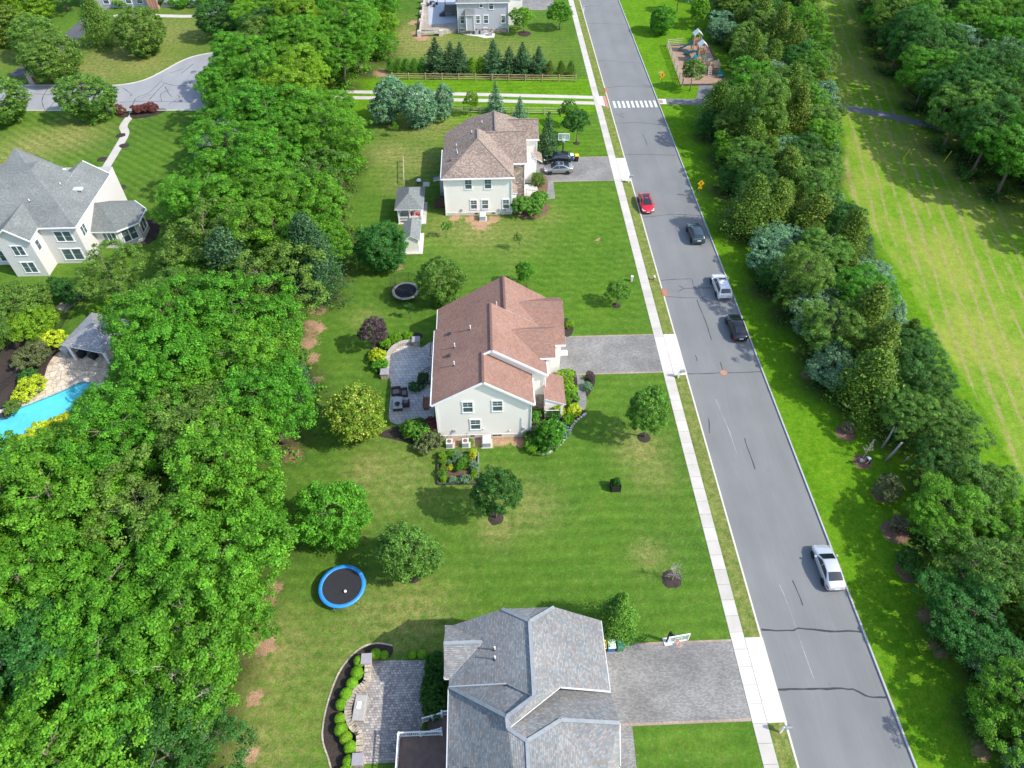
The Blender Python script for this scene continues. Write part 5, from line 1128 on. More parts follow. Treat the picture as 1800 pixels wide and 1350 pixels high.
# pool and its deck
pl = thing('swimming_pool', 'freeform turquoise swimming pool with curved entry steps', 'pool', (mid.x, mid.y, 0))
PO = smooth_closed(POOL, 5); k = len(PO)
deck_out = smooth_closed([at(u, v).to_2d() for u, v in [(-140,860),(-120,760),(-60,722),(0,720),(45,698),(75,668),(85,640),(105,618),(150,600),(200,590),(240,600),(250,650),(235,710),(215,760),(160,810),(80,850),(-40,880)]], 5)
def ringfill(name, outer, inner, z, mat, parent=None):
    bm = bmesh.new(); off = parent_loc(parent) if parent else Vector((0, 0, 0))
    es = []
    for loop in (outer, inner):
        vs_ = [bm.verts.new((p[0]-off.x, p[1]-off.y, z-off.z)) for p in loop]
        es += [bm.edges.new((vs_[i], vs_[(i+1) % len(vs_)])) for i in range(len(vs_))]
    bmesh.ops.triangle_fill(bm, use_beauty=True, edges=es)
    for f in bm.faces:
        if f.normal.z < 0: f.normal_flip()
    me = bpy.data.meshes.new(name); bm.to_mesh(me); bm.free(); me.materials.append(mat); return put(name, me, parent)
dk = ringfill('pool_deck', deck_out, [mid+(p-mid)*1.035 for p in PO], .02, M['flag']); dk['kind'] = 'structure'
mb = MB()
for i in range(k): mb.add([(*(mid+(PO[i]-mid)*1.04), .045), (*(mid+(PO[(i+1) % k]-mid)*1.04), .045), (*PO[(i+1) % k], .045), (*PO[i], .045)], [(0, 1, 2, 3)])
for i in range(k): mb.add([(*PO[i], .045), (*PO[(i+1) % k], .045), (*PO[(i+1) % k], -.25), (*PO[i], -.25)], [(0, 1, 2, 3)])
mb.build('coping', M['coping'], pl)
mb = MB()
for i in range(k): mb.add([(*PO[i], -.05), (*PO[(i+1) % k], -.05), (*PO[(i+1) % k], -1.4), (*PO[i], -1.4)], [(0, 1, 2, 3)])
mb.add([(*p, -.6 if p[0] < mid.x-1 else -1.3) for p in PO], [tuple(range(k))]); mb.build('basin', M['pool'], pl)
MB().add([(*p, -.14) for p in PO], [tuple(range(k))]).build('water', M['water'], pl)
sc = at(160, 668)
for i in range(4):
    rr = 1.5+.55*i; pts = [(sc.x+rr*1.05*math.cos(R(t)), sc.y+rr*.9*math.sin(R(t))) for t in range(180, 361, 12)]
    MB().prism(pts[::1], -1.68, -.32-.22*i).build('step', M['pool_step'], pl)
# pool pavilion
pv = thing('pavilion', 'open pool pavilion with pale grey hip roof and white posts', 'pavilion', (-46.7, 62.8, 0))
zE = 2.75
c = [at(106,606,zE), at(182,621,zE), at(230,563,zE), at(161,549,zE)]; ap_ = at(163,570,4.3)
for i in range(4): roof(pv, [tuple(c[i]), tuple(c[(i+1) % 4]), tuple(ap_)], 'roof_light', .12)
cc = sum(c, Vector())/4
for p in c:
    q = cc.lerp(p, .84); MB().bbox(q.x-.16, q.x+.16, q.y-.16, q.y+.16, 0, zE-.05, .02).build('post', M['trim'], pv)
mb = MB()
for i in range(4): p, q = cc.lerp(c[i], .86), cc.lerp(c[(i+1) % 4], .86); mb.bar((p.x, p.y, zE-.22), (q.x, q.y, zE-.22), .2, .26)
mb.build('beam', M['trim'], pv)
for (u, v, s_, m_) in [(122,622,1.0,'acgrey'),(143,625,.9,'black'),(165,628,.8,'black'),(155,618,.5,'teal')]:
    p = at(u, v); o = thing('lounge_chair', 'dark cushioned chair under the pool pavilion' if m_ == 'black' else ('grey cabinet under the pool pavilion' if m_ == 'acgrey' else 'small teal stool under the pool pavilion'), 'chair' if m_ == 'black' else ('cabinet' if m_ == 'acgrey' else 'stool'), (p.x, p.y, .02), R(-28), 'dark chairs under the pavilion' if m_ == 'black' else None)
    if m_ != 'black': o.name = 'cabinet' if m_ == 'acgrey' else 'stool'
    MB().bbox(-s_*.6, s_*.6, -s_*.45, s_*.45, 0, .45 if m_ != 'acgrey' else .9, .05).build('seat' if m_ != 'acgrey' else 'body', M[m_], o, world=False)
    if m_ != 'acgrey' : MB().bbox(-s_*.6, s_*.6, s_*.3, s_*.48, .45, .95, .04).build('backrest', M[m_], o, world=False)
    else: MB().bbox(-s_*.65, s_*.65, -s_*.5, s_*.5, .9, .96, .02).build('worktop', M['coping'], o, world=False)
# fence of thin pickets round the pool garden
def picket(a, b, label):
    p, q = at(*a), at(*b); o = thing('picket_fence', label, 'fence', (p.x, p.y, 0)); L = (q-p).length; n = max(2, int(L/.16))
    for z in (.15, 1.1): MB().bar((0, 0, z), (*(q-p).to_2d(), z), .03, .03).build('rail', M['metal_dark'], o, world=False)
    me = MB().box(-.012, .012, -.012, .012, 0, 1.2).mesh('picket', M['metal_dark'])
    for i in range(n+1): c_ = put('picket', me, o); c_.location = ((q-p)*(i/n))
picket((0,688), (70,640), 'thin dark metal picket fence along the flagstone pool deck'); picket((70,640), (125,548), 'thin dark metal picket fence between pavilion and shrubs')

# ------------------------------------------------------------------ house 2 garden
sheet('patio', smooth_closed([at(u, v).to_2d() for u, v in [(762,772),(760,612),(742,611),(722,606),(700,602),(688,612),(680,628),(679,650),(687,672),(686,700),(684,735),(694,745),(712,745),(725,738),(745,735)]], 3), .02, M['patio'], kind='structure', th=.06)
def seat_wall(px, z, th, label, mat='wallstone', cap='coping'):
    pts = smooth_open([at(u, v, z).to_2d() for u, v in px], 4); o = thing('seat_wall', label, 'wall', (pts[0].x, pts[0].y, 0))
    for a, b in zip(pts, pts[1:]):
        e = (b-a).normalized()*.02
        MB().bar((*(a-e), z/2-.04), (*(b+e), z/2-.04), th, z).build('block', M[mat], o); MB().bar((*(a-e), z+.01), (*(b+e), z+.01), th+.1, .08).build('cap_stone', M[cap], o)
    return o
w2 = seat_wall([(735,598),(718,599),(700,604),(687,615),(680,630),(679,648)], .5, .38, 'curved pale stone seat wall round the patio of the red-roofed house', cap='coping')
for u, v in [(731,598), (676,655)]:
    p = at(u, v, .7); MB().bbox(p.x-.42, p.x+.42, p.y-.42, p.y+.42, -.05, .8, .05).build('pier', M['wallstone'], w2); MB().bbox(p.x-.5, p.x+.5, p.y-.5, p.y+.5, .8, .92, .03).build('cap_stone', plain('cap_grey', (.30,.28,.30), .8) if u > 700 else bpy.data.materials['cap_grey'], w2)
def bed(px, label, mat='mulch', z=.035):
    pts = smooth_closed([at(u, v).to_2d() for u, v in px], 3); o = thing('mulch_bed', label, 'mulch bed', (pts[0].x, pts[0].y, 0)); ar = sum(pts[i].x*pts[(i+1) % len(pts)].y-pts[(i+1) % len(pts)].x*pts[i].y for i in range(len(pts)))
    MB().prism([tuple(p) for p in (pts if ar > 0 else pts[::-1])], -.03, z).build('bed', M[mat], o); return o
bed([(655,600),(690,592),(735,585),(742,594),(715,597),(695,602),(682,615),(676,640),(674,660),(660,655),(652,640)], 'dark mulch bed behind the curved seat wall of the red-roofed house')
bed([(665,765),(690,752),(720,745),(750,738),(768,745),(770,786),(745,785),(715,778),(690,772)], 'dark mulch bed between patio and wall of the red-roofed house')
b2 = bed([(930,768),(934,735),(960,722),(1000,718),(1020,720),(1030,725),(1012,742),(1003,760),(985,775),(962,797),(940,796),(925,785)], 'mulch bed with stone edging at the corner of the red-roofed house')
pts = smooth_open([at(u, v).to_2d() for u, v in [(945,797),(962,797),(980,785),(998,765),(1008,745),(1028,728)]], 5)
for p in pts: MB().bbox(p.x-.16, p.x+.16, p.y-.12, p.y+.12, -.03, .14, .04).build('edging_stone', M['coping'], b2)
bed([(998,655),(1012,654),(1016,700),(1008,712),(1000,690)], 'narrow planting bed between front walk and porch')
bed([(1030,655),(1043,655),(1046,672),(1038,690),(1030,695)], 'small planting bed beside the front walk of the red-roofed house')
bed([(993,560),(1004,565),(1008,578),(1003,590),(993,590)], 'small mulch bed at the garage corner of the red-roofed house')
bed([(905,350),(940,345),(965,360),(955,380),(925,385),(905,375)], 'mulch bed with big shrub at the pale hipped house', 'mulch_brown')
bed([(936,305),(960,310),(962,335),(950,340),(936,330)], 'small bed by the steps of the pale hipped house', 'mulch_brown')
# wicker set on the patio
def wicker_chair(u, v, rz, label, w_=.8):
    p = at(u, v); o = thing('wicker_chair', label, 'chair', (p.x, p.y, .02), rz)
    MB().bbox(-w_/2, w_/2, -.4, .4, 0, .36, .03).build('frame', M['wicker'], o, world=False); MB().bbox(-w_/2, w_/2, .3, .46, .3, .8, .05).build('backrest', M['wicker'], o, world=False)
    for s_ in (-1, 1): MB().bbox(s_*(w_/2-.07)-.07, s_*(w_/2-.07)+.07, -.4, .4, .36, .58, .03).build('arm', M['wicker'], o, world=False)
    MB().bbox(-w_/2+.15, w_/2-.15, -.36, .3, .36, .48, .05).build('cushion', M['cushion'], o, world=False)
wicker_chair(711, 694, R(8), 'dark wicker armchair with grey cushion facing the planted patio edge'); wicker_chair(714, 712, R(182), 'dark wicker armchair turned away from the house wall on the patio'); wicker_chair(697, 692, R(5), 'wide dark wicker sofa seat at the head of the patio set', 1.1)
p = at(700, 713); o = thing('fire_table', 'long wicker table with a black bowl on the patio', 'table', (p.x, p.y, .02), R(3)); MB().bbox(-.5, .5, -.85, .75, 0, .5, .03).build('base', M['wicker'], o, world=False); MB().bbox(-.55, .55, -.9, .8, .5, .56, .02).build('table_top', M['acgrey'], o, world=False); MB().lathe([(0, .6), (.2, .58), (.3, .75), (.24, .74), (0, .63)], (0, -.35, 0), 14).build('bowl', M['black'], o, world=False)
p = at(750, 712); o = thing('bench', 'reddish wooden bench beside the patio wall of the house', 'bench', (p.x, p.y, .02), R(90))
for i in range(4): MB().box(-.8, .8, -.28+i*.15, -.16+i*.15, .4, .45).build('slat', M['deck_red'], o, world=False)
for x in (-.7, .7): MB().box(x-.04, x+.04, -.25, .3, 0, .4).build('leg', M['deck_red'], o, world=False)
MB().box(-.8, .8, .3, .35, .45, .9).build('backrest', M['deck_red'], o, world=False)
# condensers and generator
def condenser(u, v, label, s_=.42):
    p = at(u, v); o = thing('condenser', label, 'condenser', (p.x, p.y, 0)); o.scale = (.78, .78, .85)
    MB().bbox(-.62, .55, -.56, .5, -.03, .05, .02).build('pad', M['concrete'], o, world=False)
    MB().bbox(-.55, .3, -.5, .4, .07, .85, .03).build('cabinet', M['acgrey'], o, world=False); MB().bbox(-.58, .33, -.53, .43, .85, .92, .03).build('top', M['acwhite'], o, world=False)
    MB().lathe([(.29, .92), (.29, .95), (.06, .96), (0, .96)], (-.12, -.05, 0), 16).build('fan_grille', plain('fan_rust', (.20,.09,.07), .8) if 'fan_rust' not in bpy.data.materials else bpy.data.materials['fan_rust'], o, world=False)
    MB().tube([(0, .4, .5), (.1, 1.0, .9), (.1, 1.5, 1.2)], .03, 5).build('conduit', M['metal_dark'], o, world=False)
condenser(792, 783, 'condenser with rusty fan nearer the patio corner of the red-roofed house'); condenser(820, 782, 'condenser with rusty fan between its twin and the pale generator')
def generator(u, v, label):
    p = at(u, v); o = thing('generator', label, 'generator', (p.x, p.y, 0)); o.scale = (.9, 1, .95); MB().bbox(-.65, .65, -.65, .65, -.03, .08, .02).build('pad', M['concrete'], o, world=False)
    MB().bbox(-.5, .42, -.55, .5, .08, .75, .02).build('cabinet', M['acgrey'], o, world=False); MB().bbox(-.55, .47, -.6, .55, .75, .92, .06).build('lid', M['acwhite'], o, world=False)
generator(856, 780, 'pale standby generator at the gable wall of the red-roofed house'); generator(849, 385, 'pale standby generator in front of the pale hipped house')
# raised vegetable bed
gx = [at(771,797), at(841,797), at(841,851), at(770,852)]
gb = thing('vegetable_bed', 'timber framed vegetable bed full of plants at the red-roofed house', 'vegetable bed', (*gx[0].to_2d(), 0))
for i in range(4): p, q = gx[i], gx[(i+1) % 4]; MB().bar((p.x, p.y, .14), (q.x, q.y, .14), .14, .3).build('timber', M['timber_dark'] if i != 1 else M['metal'], gb)
MB().add([(p.x, p.y, .1) for p in gx], [(3, 2, 1, 0)]).build('soil', M['soil_bed'], gb)
gl = random.Random(5); kinds = ['maple', 'flower', 'arb', 'grey', 'box', 'lime', 'flower', 'yellow']
GP = [(.12,.15),(.3,.12),(.48,.14),(.66,.16),(.85,.14),(.1,.35),(.28,.36),(.46,.32),(.62,.35),(.8,.34),(.12,.55),(.3,.52),(.5,.55),(.7,.5),(.88,.52),(.12,.75),(.16,.9),(.35,.92),(.5,.93),(.68,.9),(.86,.88),(.9,.72)]
for i, (a, b) in enumerate(GP):
    p = gx[0].lerp(gx[1], a)+(gx[3]-gx[0])*b; kd = kinds[gl.randrange(8)]; s_ = gl.uniform(.3, .55)
    tree('vegetable_plant', 'leafy plant growing in the timber vegetable bed', 'plant', p.x, p.y, s_*1.6, s_, 'shrub', kd, 'plants in the vegetable bed', i, z=.09)
# ------------------------------------------------------------------ house 1 patio and deck
sheet('patio', [at(u, v).to_2d() for u, v in [(654,1161),(748,1161),(747,1200),(742,1252),(748,1262),(735,1290),(700,1340),(637,1343),(640,1300),(617,1270),(618,1235),(646,1205)]], .02, M['patio_dark'], kind='structure', th=.06)
bed([(690,1137),(660,1133),(630,1145),(600,1180),(580,1230),(570,1275),(570,1305),(580,1335),(588,1370),(592,1420),(640,1420),(632,1345),(630,1300),(612,1280),(606,1250),(616,1220),(640,1200),(646,1165),(660,1158),(685,1156)], 'dark mulch bed curving round the cobbled patio')
mb = MB(); ribbon(mb, smooth_open([at(u, v).to_2d() for u, v in [(690,1135),(660,1131),(629,1143),(598,1179),(578,1229),(568,1275),(568,1305),(578,1336),(586,1370)]], 5), .14, .05); o = mb.build('bed_edging', M['wallstone']); tag(o, 'tan edging strip along the lawn side of the curved mulch bed', 'edging')
w1 = seat_wall([(647,1168),(644,1198),(626,1215),(614,1236),(612,1258),(620,1278),(632,1290),(631,1330)], .5, .45, 'curved tan stone seat wall of the cobbled patio', 'wallstone', 'wallstone')
for u, v in [(645,1161), (630,1337)]:
    p = at(u, v, .5); MB().bbox(p.x-.38, p.x+.38, p.y-.38, p.y+.38, -.05, .85, .03).build('pier', M['wallstone'], w1); MB().bbox(p.x-.45, p.x+.45, p.y-.45, p.y+.45, .85, .97, .03).build('cap_stone', bpy.data.materials['cap_grey'], w1)
p = at(634, 1248); o = thing('fire_pit', 'rectangular fire pit under a beige cover against the seat wall', 'fire pit', (p.x, p.y, .02), R(-4)); MB().bbox(-.48, .48, -1.0, 1.0, 0, .65, .06).build('cover', M['cloth_beige'], o, world=False); MB().box(-.5, .5, -1.02, 1.02, 0, .1).build('base', M['wallstone'], o, world=False); MB().bbox(-.25, .1, -.1, .45, .65, .72, .03).build('folded_towel', M['trim'], o, world=False)
BW = [(660,1150),(675,1151),(632,1163),(628,1184),(619,1203),(609,1221),(600,1239),(598,1264),(600,1283),(608,1297),(616,1314),(614,1340),(725,1150),(741,1149),(604,1360)]
for i, (u, v) in enumerate(BW):
    p = at(u, v, .35); s_ = random.uniform(.46, .56) if i not in (1, 12, 13) else .38
    tree('boxwood_ball', 'clipped bright green boxwood ball in the curved mulch bed' if i not in (12, 13) else 'small boxwood ball in the house shade behind the cobbled patio', 'shrub', p.x, p.y, s_*1.9, s_, 'ball', 'box', 'boxwood balls in the curved mulch bed' if i not in (12, 13) else 'boxwood balls in the house shade', i)
for i in range(5):
    p = at(762, 1165+i*20, 1.0); tree('hedge_shrub', 'dark leafy hedge shrub between cobbled patio and slate-roofed house', 'shrub', p.x, p.y, 1.9, .95, 'shrub', 'dark', 'hedge shrubs beside the slate-roofed house', i)
DZ = 1.15
dk1 = thing('deck', 'brown boarded deck with white railing on the slate-roofed house', 'deck', (-5, 14, 0))
DX0, DX1, DY1 = at(702,1293,DZ).x, -3.62, at(776,1292,DZ).y
nb = int((DX1-DX0)/.15)
bmesh_board = MB().box(0, .138, 8, DY1, DZ-.04, DZ).mesh('deck_board', M['decking'])
for i in range(nb): o = put('deck_board', bmesh_board, dk1); o.location = Vector((DX0+i*.15, 0, 0))-dk1.location
MB().box(DX0, DX1, DY1, DY1+.05, DZ-.3, DZ).box(DX0-.05, DX0, 8, DY1, DZ-.3, DZ).build('rim_board', M['decking'], dk1)
for x in (DX0+.05, -4.6):
    for y in (DY1-.1, 10.5): MB().box(x, x+.12, y-.12, y, -.05, DZ-.04).build('post', M['decking'], dk1)
def railing(parent, a, b, n, zt=.95):
    a, b = Vector(a), Vector(b); r_ = MB().bar(a+Vector((0, 0, zt)), b+Vector((0, 0, zt)), .09, .07).bar(a+Vector((0, 0, .12)), b+Vector((0, 0, .12)), .06, .06).build('railing', M['trim'], parent)
    mb = MB()
    for i in range(1, n): p = a.lerp(b, i/n); mb.box(p.x-.02, p.x+.02, p.y-.02, p.y+.02, p.z+.14, p.z+zt-.03)
    mb.build('baluster', M['trim'], r_)
    for f in (0, .5, 1):
        p = a.lerp(b, f); MB().bbox(p.x-.065, p.x+.065, p.y-.065, p.y+.065, p.z-.1, p.z+zt+.12, .03).build('post', M['trim'], r_)
SX = -4.75
railing(dk1, (DX0+.05, DY1, DZ), (SX, DY1, DZ), 22); railing(dk1, (DX0+.02, DY1-.1, DZ), (DX0+.02, 9, DZ), 34)
sy0, sy1 = DY1+.25, DY1+1.35
MB().box(SX, DX1, DY1+.05, sy1+.1, DZ-.3, DZ).build('landing', M['decking'], dk1)
for i in range(5): MB().box(SX-.3*(i+1), SX-.3*i, sy0, sy1, DZ-.23*(i+1)-.05, DZ-.23*(i+1)+.0).build('step', M['decking'], dk1)
for y in (sy0-.02, sy1+.02): railing(dk1, (SX, y, DZ-.1), (SX-1.6, y, -.05), 14); 
railing(dk1, (DX1-.05, sy1+.1, DZ), (SX, sy1+.1, DZ), 10)
# ------------------------------------------------------------------ trampolines
def trampoline(u, v, rad, pad, label, net=True):
    p = at(u, v); o = thing('trampoline', label, 'trampoline', (p.x, p.y, 0)); zt = .85
    MB().lathe([(0, zt-.02), (rad*.5, zt-.04), (rad-.3, zt)], (0, 0, 0), 40).build('mat', M['tramp'], o, True, False)
    MB().lathe([(rad-.34, zt+.02), (rad-.3, zt+.06), (rad, zt+.06), (rad+.02, zt-.04), (rad-.02, zt-.06)], (0, 0, 0), 40).build('pad', M[pad], o, True, False)
    for k in range(6):
        a = k*math.pi/3+.3; x, y = rad*math.cos(a), rad*math.sin(a)
        MB().tube([(x, y, 0), (x, y, zt)], .035, 6).build('leg', M['metal'], o, world=False)
        if net: MB().tube([(x*1.03, y*1.03, .3), (x*1.05, y*1.05, 2.5)], .022, 6).build('net_pole', M['metal_dark'] if pad != 'blue' else M['trim_grey'], o, world=False)
    if net: MB().lathe([(rad*1.0, zt+.05), (rad*1.03, 2.45)], (0, 0, 0), 40).build('net', M['net'], o, True, False)
    if net: MB().tube([(rad*1.04*math.cos(t*.1571), rad*1.04*math.sin(t*.1571), 2.47) for t in range(41)], .02, 5, caps=False).build('net_hoop', M['metal_dark'] if pad != 'blue' else M['trim_grey'], o, world=False)
trampoline(604, 1038, 2.1, 'blue', 'round trampoline with bright blue pad on the lawn near the wood', False)
trampoline(714, 520, 1.75, 'padtan', 'round trampoline with tan pad and tall black net under a tree')
o = MB().lathe([(.0, 0), (.1, .04), (.14, .14), (.1, .24), (0, .28)], (0, 0, 0), 10).build('ball', M['trim'], None, True); p = at(607, 1040, .9); o.location = (p.x, p.y, .84); tag(o, 'white ball lying on the blue padded trampoline', 'ball')
# ------------------------------------------------------------------ cars
def car(name, label, cat, x, y, z, rz, paint, L=4.6, Wd=1.8, Hh=1.45, kind='sedan', rails=False, roofglass=False, rimmat=None, group=None):
    o = thing(name, label, cat, (x, y, z), rz, group); hl = L/2; w = Wd/2
    if kind == 'sedan':
        S = [(-hl,.45,.62,.80,.74),(-hl+.12,.30,.70,.92,.95),(-hl+.4,.24,.90,.98,1.02),(-.375*L,.22,.92,1,1.06),(-.19*L,.22,.94,1,Hh-.06),(-.02*L,.22,.93,1,Hh),(.07*L,.22,.92,1,Hh-.04),(.245*L,.22,.90,1,.99),(.36*L,.22,.84,1,.92),(hl-.45,.24,.76,.97,.82),(hl-.12,.28,.66,.88,.70),(hl,.42,.58,.74,.62)]
        cab = (3, 4, 6, 7)
    elif kind == 'hatch':
        S = [(-hl,.45,.70,.80,.85),(-hl+.1,.30,.85,.92,1.02),(-hl+.35,.24,.98,.98,1.12),(-.36*L,.22,.98,1,1.16),(-.16*L,.22,.98,1,Hh-.05),(0,.22,.97,1,Hh),(.10*L,.22,.96,1,Hh-.05),(.27*L,.22,.94,1,1.0),(.36*L,.22,.86,1,.94),(hl-.42,.24,.76,.97,.84),(hl-.12,.28,.64,.88,.70),(hl,.42,.58,.74,.60)]
        cab = (3, 4, 6, 7)
    else:
        S = [(-hl,.50,.80,.92,.95),(-hl+.03,.34,.95,.97,1.04),(-hl+.07,.28,1.02,.99,1.10),(-hl+.11,.26,1.04,1,1.16),(-hl+.55,.26,1.06,1,Hh-.04),(-.02*L,.26,1.04,1,Hh),(.09*L,.26,1.03,1,Hh-.05),(.235*L,.26,1.02,1,1.10),(.34*L,.26,.96,1,1.04),(hl-.4,.28,.88,.98,.96),(hl-.1,.32,.74,.90,.80),(hl,.48,.66,.78,.70)]
        cab = (3, 4, 6, 7)
    tw = .74
    rings = []
    for i, (xx, zb, belt, wf, top) in enumerate(S):
        ww = w*wf; cabin = cab[0] < i < cab[3]
        tp = ww*(tw if cabin else .86); bz = belt if cabin else min(belt, top-.04)
        half = [(0, zb), (ww*.88, zb), (ww, zb+.18), (ww*1.0, (zb+bz)/2+.1), (ww*.965, bz), (tp, top-.03 if cabin else top-.015), (tp*.82, top), (0, top+.025)]
        rings.append([(xx, a, b) for a, b in half]+[(xx, -a, b) for a, b in half[-2:0:-1]])
    mb = MB(); n = len(rings[0])
    for r_ in rings: mb.v += r_
    for i in range(len(rings)-1):
        for k in range(n): mb.f.append((i*n+k, i*n+(k+1) % n, (i+1)*n+(k+1) % n, (i+1)*n+k)); mb.m.append(0)
    mb.f.append(tuple(range(n))[::-1]); mb.f.append(tuple((len(rings)-1)*n+k for k in range(n))); mb.m += [0, 0]
    body = mb.build('body', paint, o, True, False)
    def panel(nm, pts, mat, out=(0, 0, 0), par=o):
        m2 = MB(); m2.add([tuple(Vector(p)+Vector(out)) for p in pts], [tuple(range(len(pts)))]); return m2.build(nm, mat, par, world=False)
    G = M['glass_car']
    def rp(i, k): return Vector(rings[i][k])
    a, b, c, d = cab
    def inset(q, f=.10):
        ct = sum(q, Vector())/len(q); return [ct.lerp(p, 1-f) for p in q]
    def screen(nm, i, j, dx, f0, f1):
        m2 = MB(); rows = []
        for f in (f0, f1):
            rows.append([rp(i, q).lerp(rp(j, q), f)*1.0 for q in (6, 7, n-6)])
        m2.add([(p.x+dx, p.y*1.02, p.z+.03) for r_ in rows for p in r_], [(0, 1, 4, 3), (1, 2, 5, 4)]); return m2.build(nm, G, o, True, False)
    screen('windscreen', d, c, .015, .05, .95); screen('rear_window', a, b, -.015, .06, .94)
    for s_ in (1, -1):
        idx = (lambda k: k) if s_ == 1 else (lambda k: n-k)
        mid_ = (b+c)//2
        f1 = [rp(mid_, idx(4)).lerp(rp(mid_, idx(5)), .12), rp(d, idx(4)).lerp(rp(c, idx(5)), .14), rp(c, idx(5)), rp(mid_, idx(5))]
        f2 = [rp(a, idx(4)).lerp(rp(b, idx(5)), .18), rp(mid_, idx(4)).lerp(rp(mid_, idx(5)), .12), rp(mid_, idx(5)), rp(b, idx(5))]
        panel('side_window', inset(f1, .07), G, (0, s_*.022, .008)); panel('side_window', inset(f2, .07), G, (0, s_*.022, .008))
    if roofglass or rails or kind == 'suv':
        zt = Hh+.032; x0, x1 = (-.14*L, .11*L) if roofglass else (.0, .075*L)
        if roofglass or kind == 'suv': MB().add([(x0, -w*.5, zt-.012), (x1, -w*.5, zt-.03), (x1, w*.5, zt-.03), (x0, w*.5, zt-.012)], [(0, 1, 2, 3)]).build('sunroof', G, o, world=False)
    if rails:
        for s_ in (1, -1): MB().tube([(-.28*L, s_*w*.66, Hh-.04), (-.2*L, s_*w*.67, Hh+.05), (.06*L, s_*w*.67, Hh+.05), (.1*L, s_*w*.66, Hh-.03)], .02, 5).build('roof_rail', M['metal'], o, world=False)
    wr = .33 if kind != 'suv' else .36
    prof = [(wr*.62, -.11), (wr*.93, -.11), (wr, -.07), (wr, .07), (wr*.93, .11), (wr*.62, .11)]
    for xx in (-.29*L, .31*L):
        for s_ in (1, -1):
            Mx = Matrix.Translation((xx, s_*(w-.09), wr)) @ Matrix.Rotation(math.pi/2*s_, 4, 'X')
            MB().lathe([(0, -.112), (wr*1.14, -.112), (wr*1.14, -.12)], (0, 0, 0), 18, M=Matrix.Translation((0, s_*.005, 0)) @ Mx).build('wheel_arch', M['black'], o, world=False)
            wh = MB().lathe(prof, (0, 0, 0), 18, M=Mx).build('wheel', M['rubber'], o, True, False)
            m2 = MB(); m2.lathe([(0, -.095), (wr*.2, -.105), (wr*.22, -.085)], (0, 0, 0), 12, M=Mx)
            for q in range(5):
                t = q*1.2566; m2.box(wr*.1, wr*.64, -.045, .045, -.1, -.08, 0, Mx @ Matrix.Rotation(t, 4, 'Z'))
            m2.lathe([(wr*.58, -.10), (wr*.66, -.114), (wr*.66, -.09)], (0, 0, 0), 16, M=Mx); m2.build('rim', rimmat or M['rim'], wh, world=False)
    red = bpy.data.materials.get('tail_red') or plain('tail_red', (.5,.02,.02), .3); lamp = bpy.data.materials.get('lamp_clear') or plain('lamp_clear', (.75,.76,.75), .2)
    zt = S[1][2]-.02
    for s_ in (1, -1):
        MB().add([(-hl+.06, s_*w*.52, zt-.02), (-hl+.07, s_*w*.90, zt-.02), (-hl+.42, s_*w*1.0, zt+.03), (-hl+.42, s_*w*.995, zt+.15), (-hl+.10, s_*w*.88, zt+.12), (-hl+.09, s_*w*.52, zt+.10)], [(0, 1, 4, 5), (1, 2, 3, 4)]).build('tail_light', red, o, world=False)
        zl = S[-2][2]
        MB().add([(hl-.02, s_*w*.48, zl-.02), (hl-.10, s_*w*.88, zl-.01), (hl-.48, s_*w*1.0, zl+.10), (hl-.5, s_*w*.90, zl+.19), (hl-.12, s_*w*.72, zl+.13), (hl-.06, s_*w*.48, zl+.08)], [(0, 1, 4, 5), (1, 2, 3, 4)]).build('headlight', lamp, o, world=False)
        MB().bbox(.20*L-.1, .20*L+.08, s_*(w+.10)-.09, s_*(w+.10)+.09, S[7][2]+.0, S[7][2]+.14, .03).build('mirror', paint, o, world=False)
    MB().box(-hl-.02, -hl+.02, -.26, .26, .62 if kind == 'sedan' else .78, .76 if kind == 'sedan' else .92).build('number_plate', M['trim'], o, world=False)
    MB().box(hl-.03, hl+.015, -.26, .26, .42, .54).build('number_plate', M['trim'], o, world=False)
    MB().box(hl-.1, hl+.008, -w*.5, w*.5, .30, .42).build('grille', M['black'], o, world=False)
    MB().box(-hl+.0, -hl+.1, -w*.8, w*.8, S[0][1]-.12, S[0][1]+.02).build('bumper', M['black'], o, world=False)
    return o
N90 = R(90)
car('sedan', 'silver-white sedan parked alone by the kerb near the slate-roofed house', 'car', 30.45, 31.15, ROAD_Z, N90, carpaint('paint_silver_white', (.56,.57,.59), .3), 4.6, 1.82, 1.44)
car('sedan', 'black sedan parked behind the white estate car', 'car', 30.3, 63.9, ROAD_Z, N90, carpaint('paint_black', (.012,.013,.016), .3), 4.6, 1.8, 1.44)
car('suv', 'white estate car with roof rails parked on a shadowed kerb', 'car', 30.25, 71.8, ROAD_Z, N90, carpaint('paint_white', (.68,.68,.675), .05), 4.7, 1.86, 1.68, 'suv', True)
car('suv', 'dark teal grey crossover standing out from the kerb', 'car', 29.45, 83.7, ROAD_Z, N90, carpaint('paint_teal_grey', (.06,.095,.115), .5), 4.5, 1.84, 1.6, 'suv')
car('hatchback', 'red electric car with black glass roof beside the sidewalk', 'car', 23.65, 91.6, ROAD_Z, -N90, carpaint('paint_red', (.62,.012,.03), .3), 4.5, 1.86, 1.5, 'hatch', False, True)
car('suv', 'black crossover parked in the driveway beside the bins', 'car', 11.35, 104.75, .02, R(180), carpaint('paint_black_blue', (.015,.018,.022), .35), 4.5, 1.85, 1.62, 'suv', False, True)
car('hatchback', 'silver grey electric car parked on the driveway by the lawn', 'car', 11.35, 101.7, .02, R(180), carpaint('paint_silver_grey', (.36,.36,.37), .6), 4.6, 1.88, 1.52, 'hatch', False, True, M['metal_dark'])
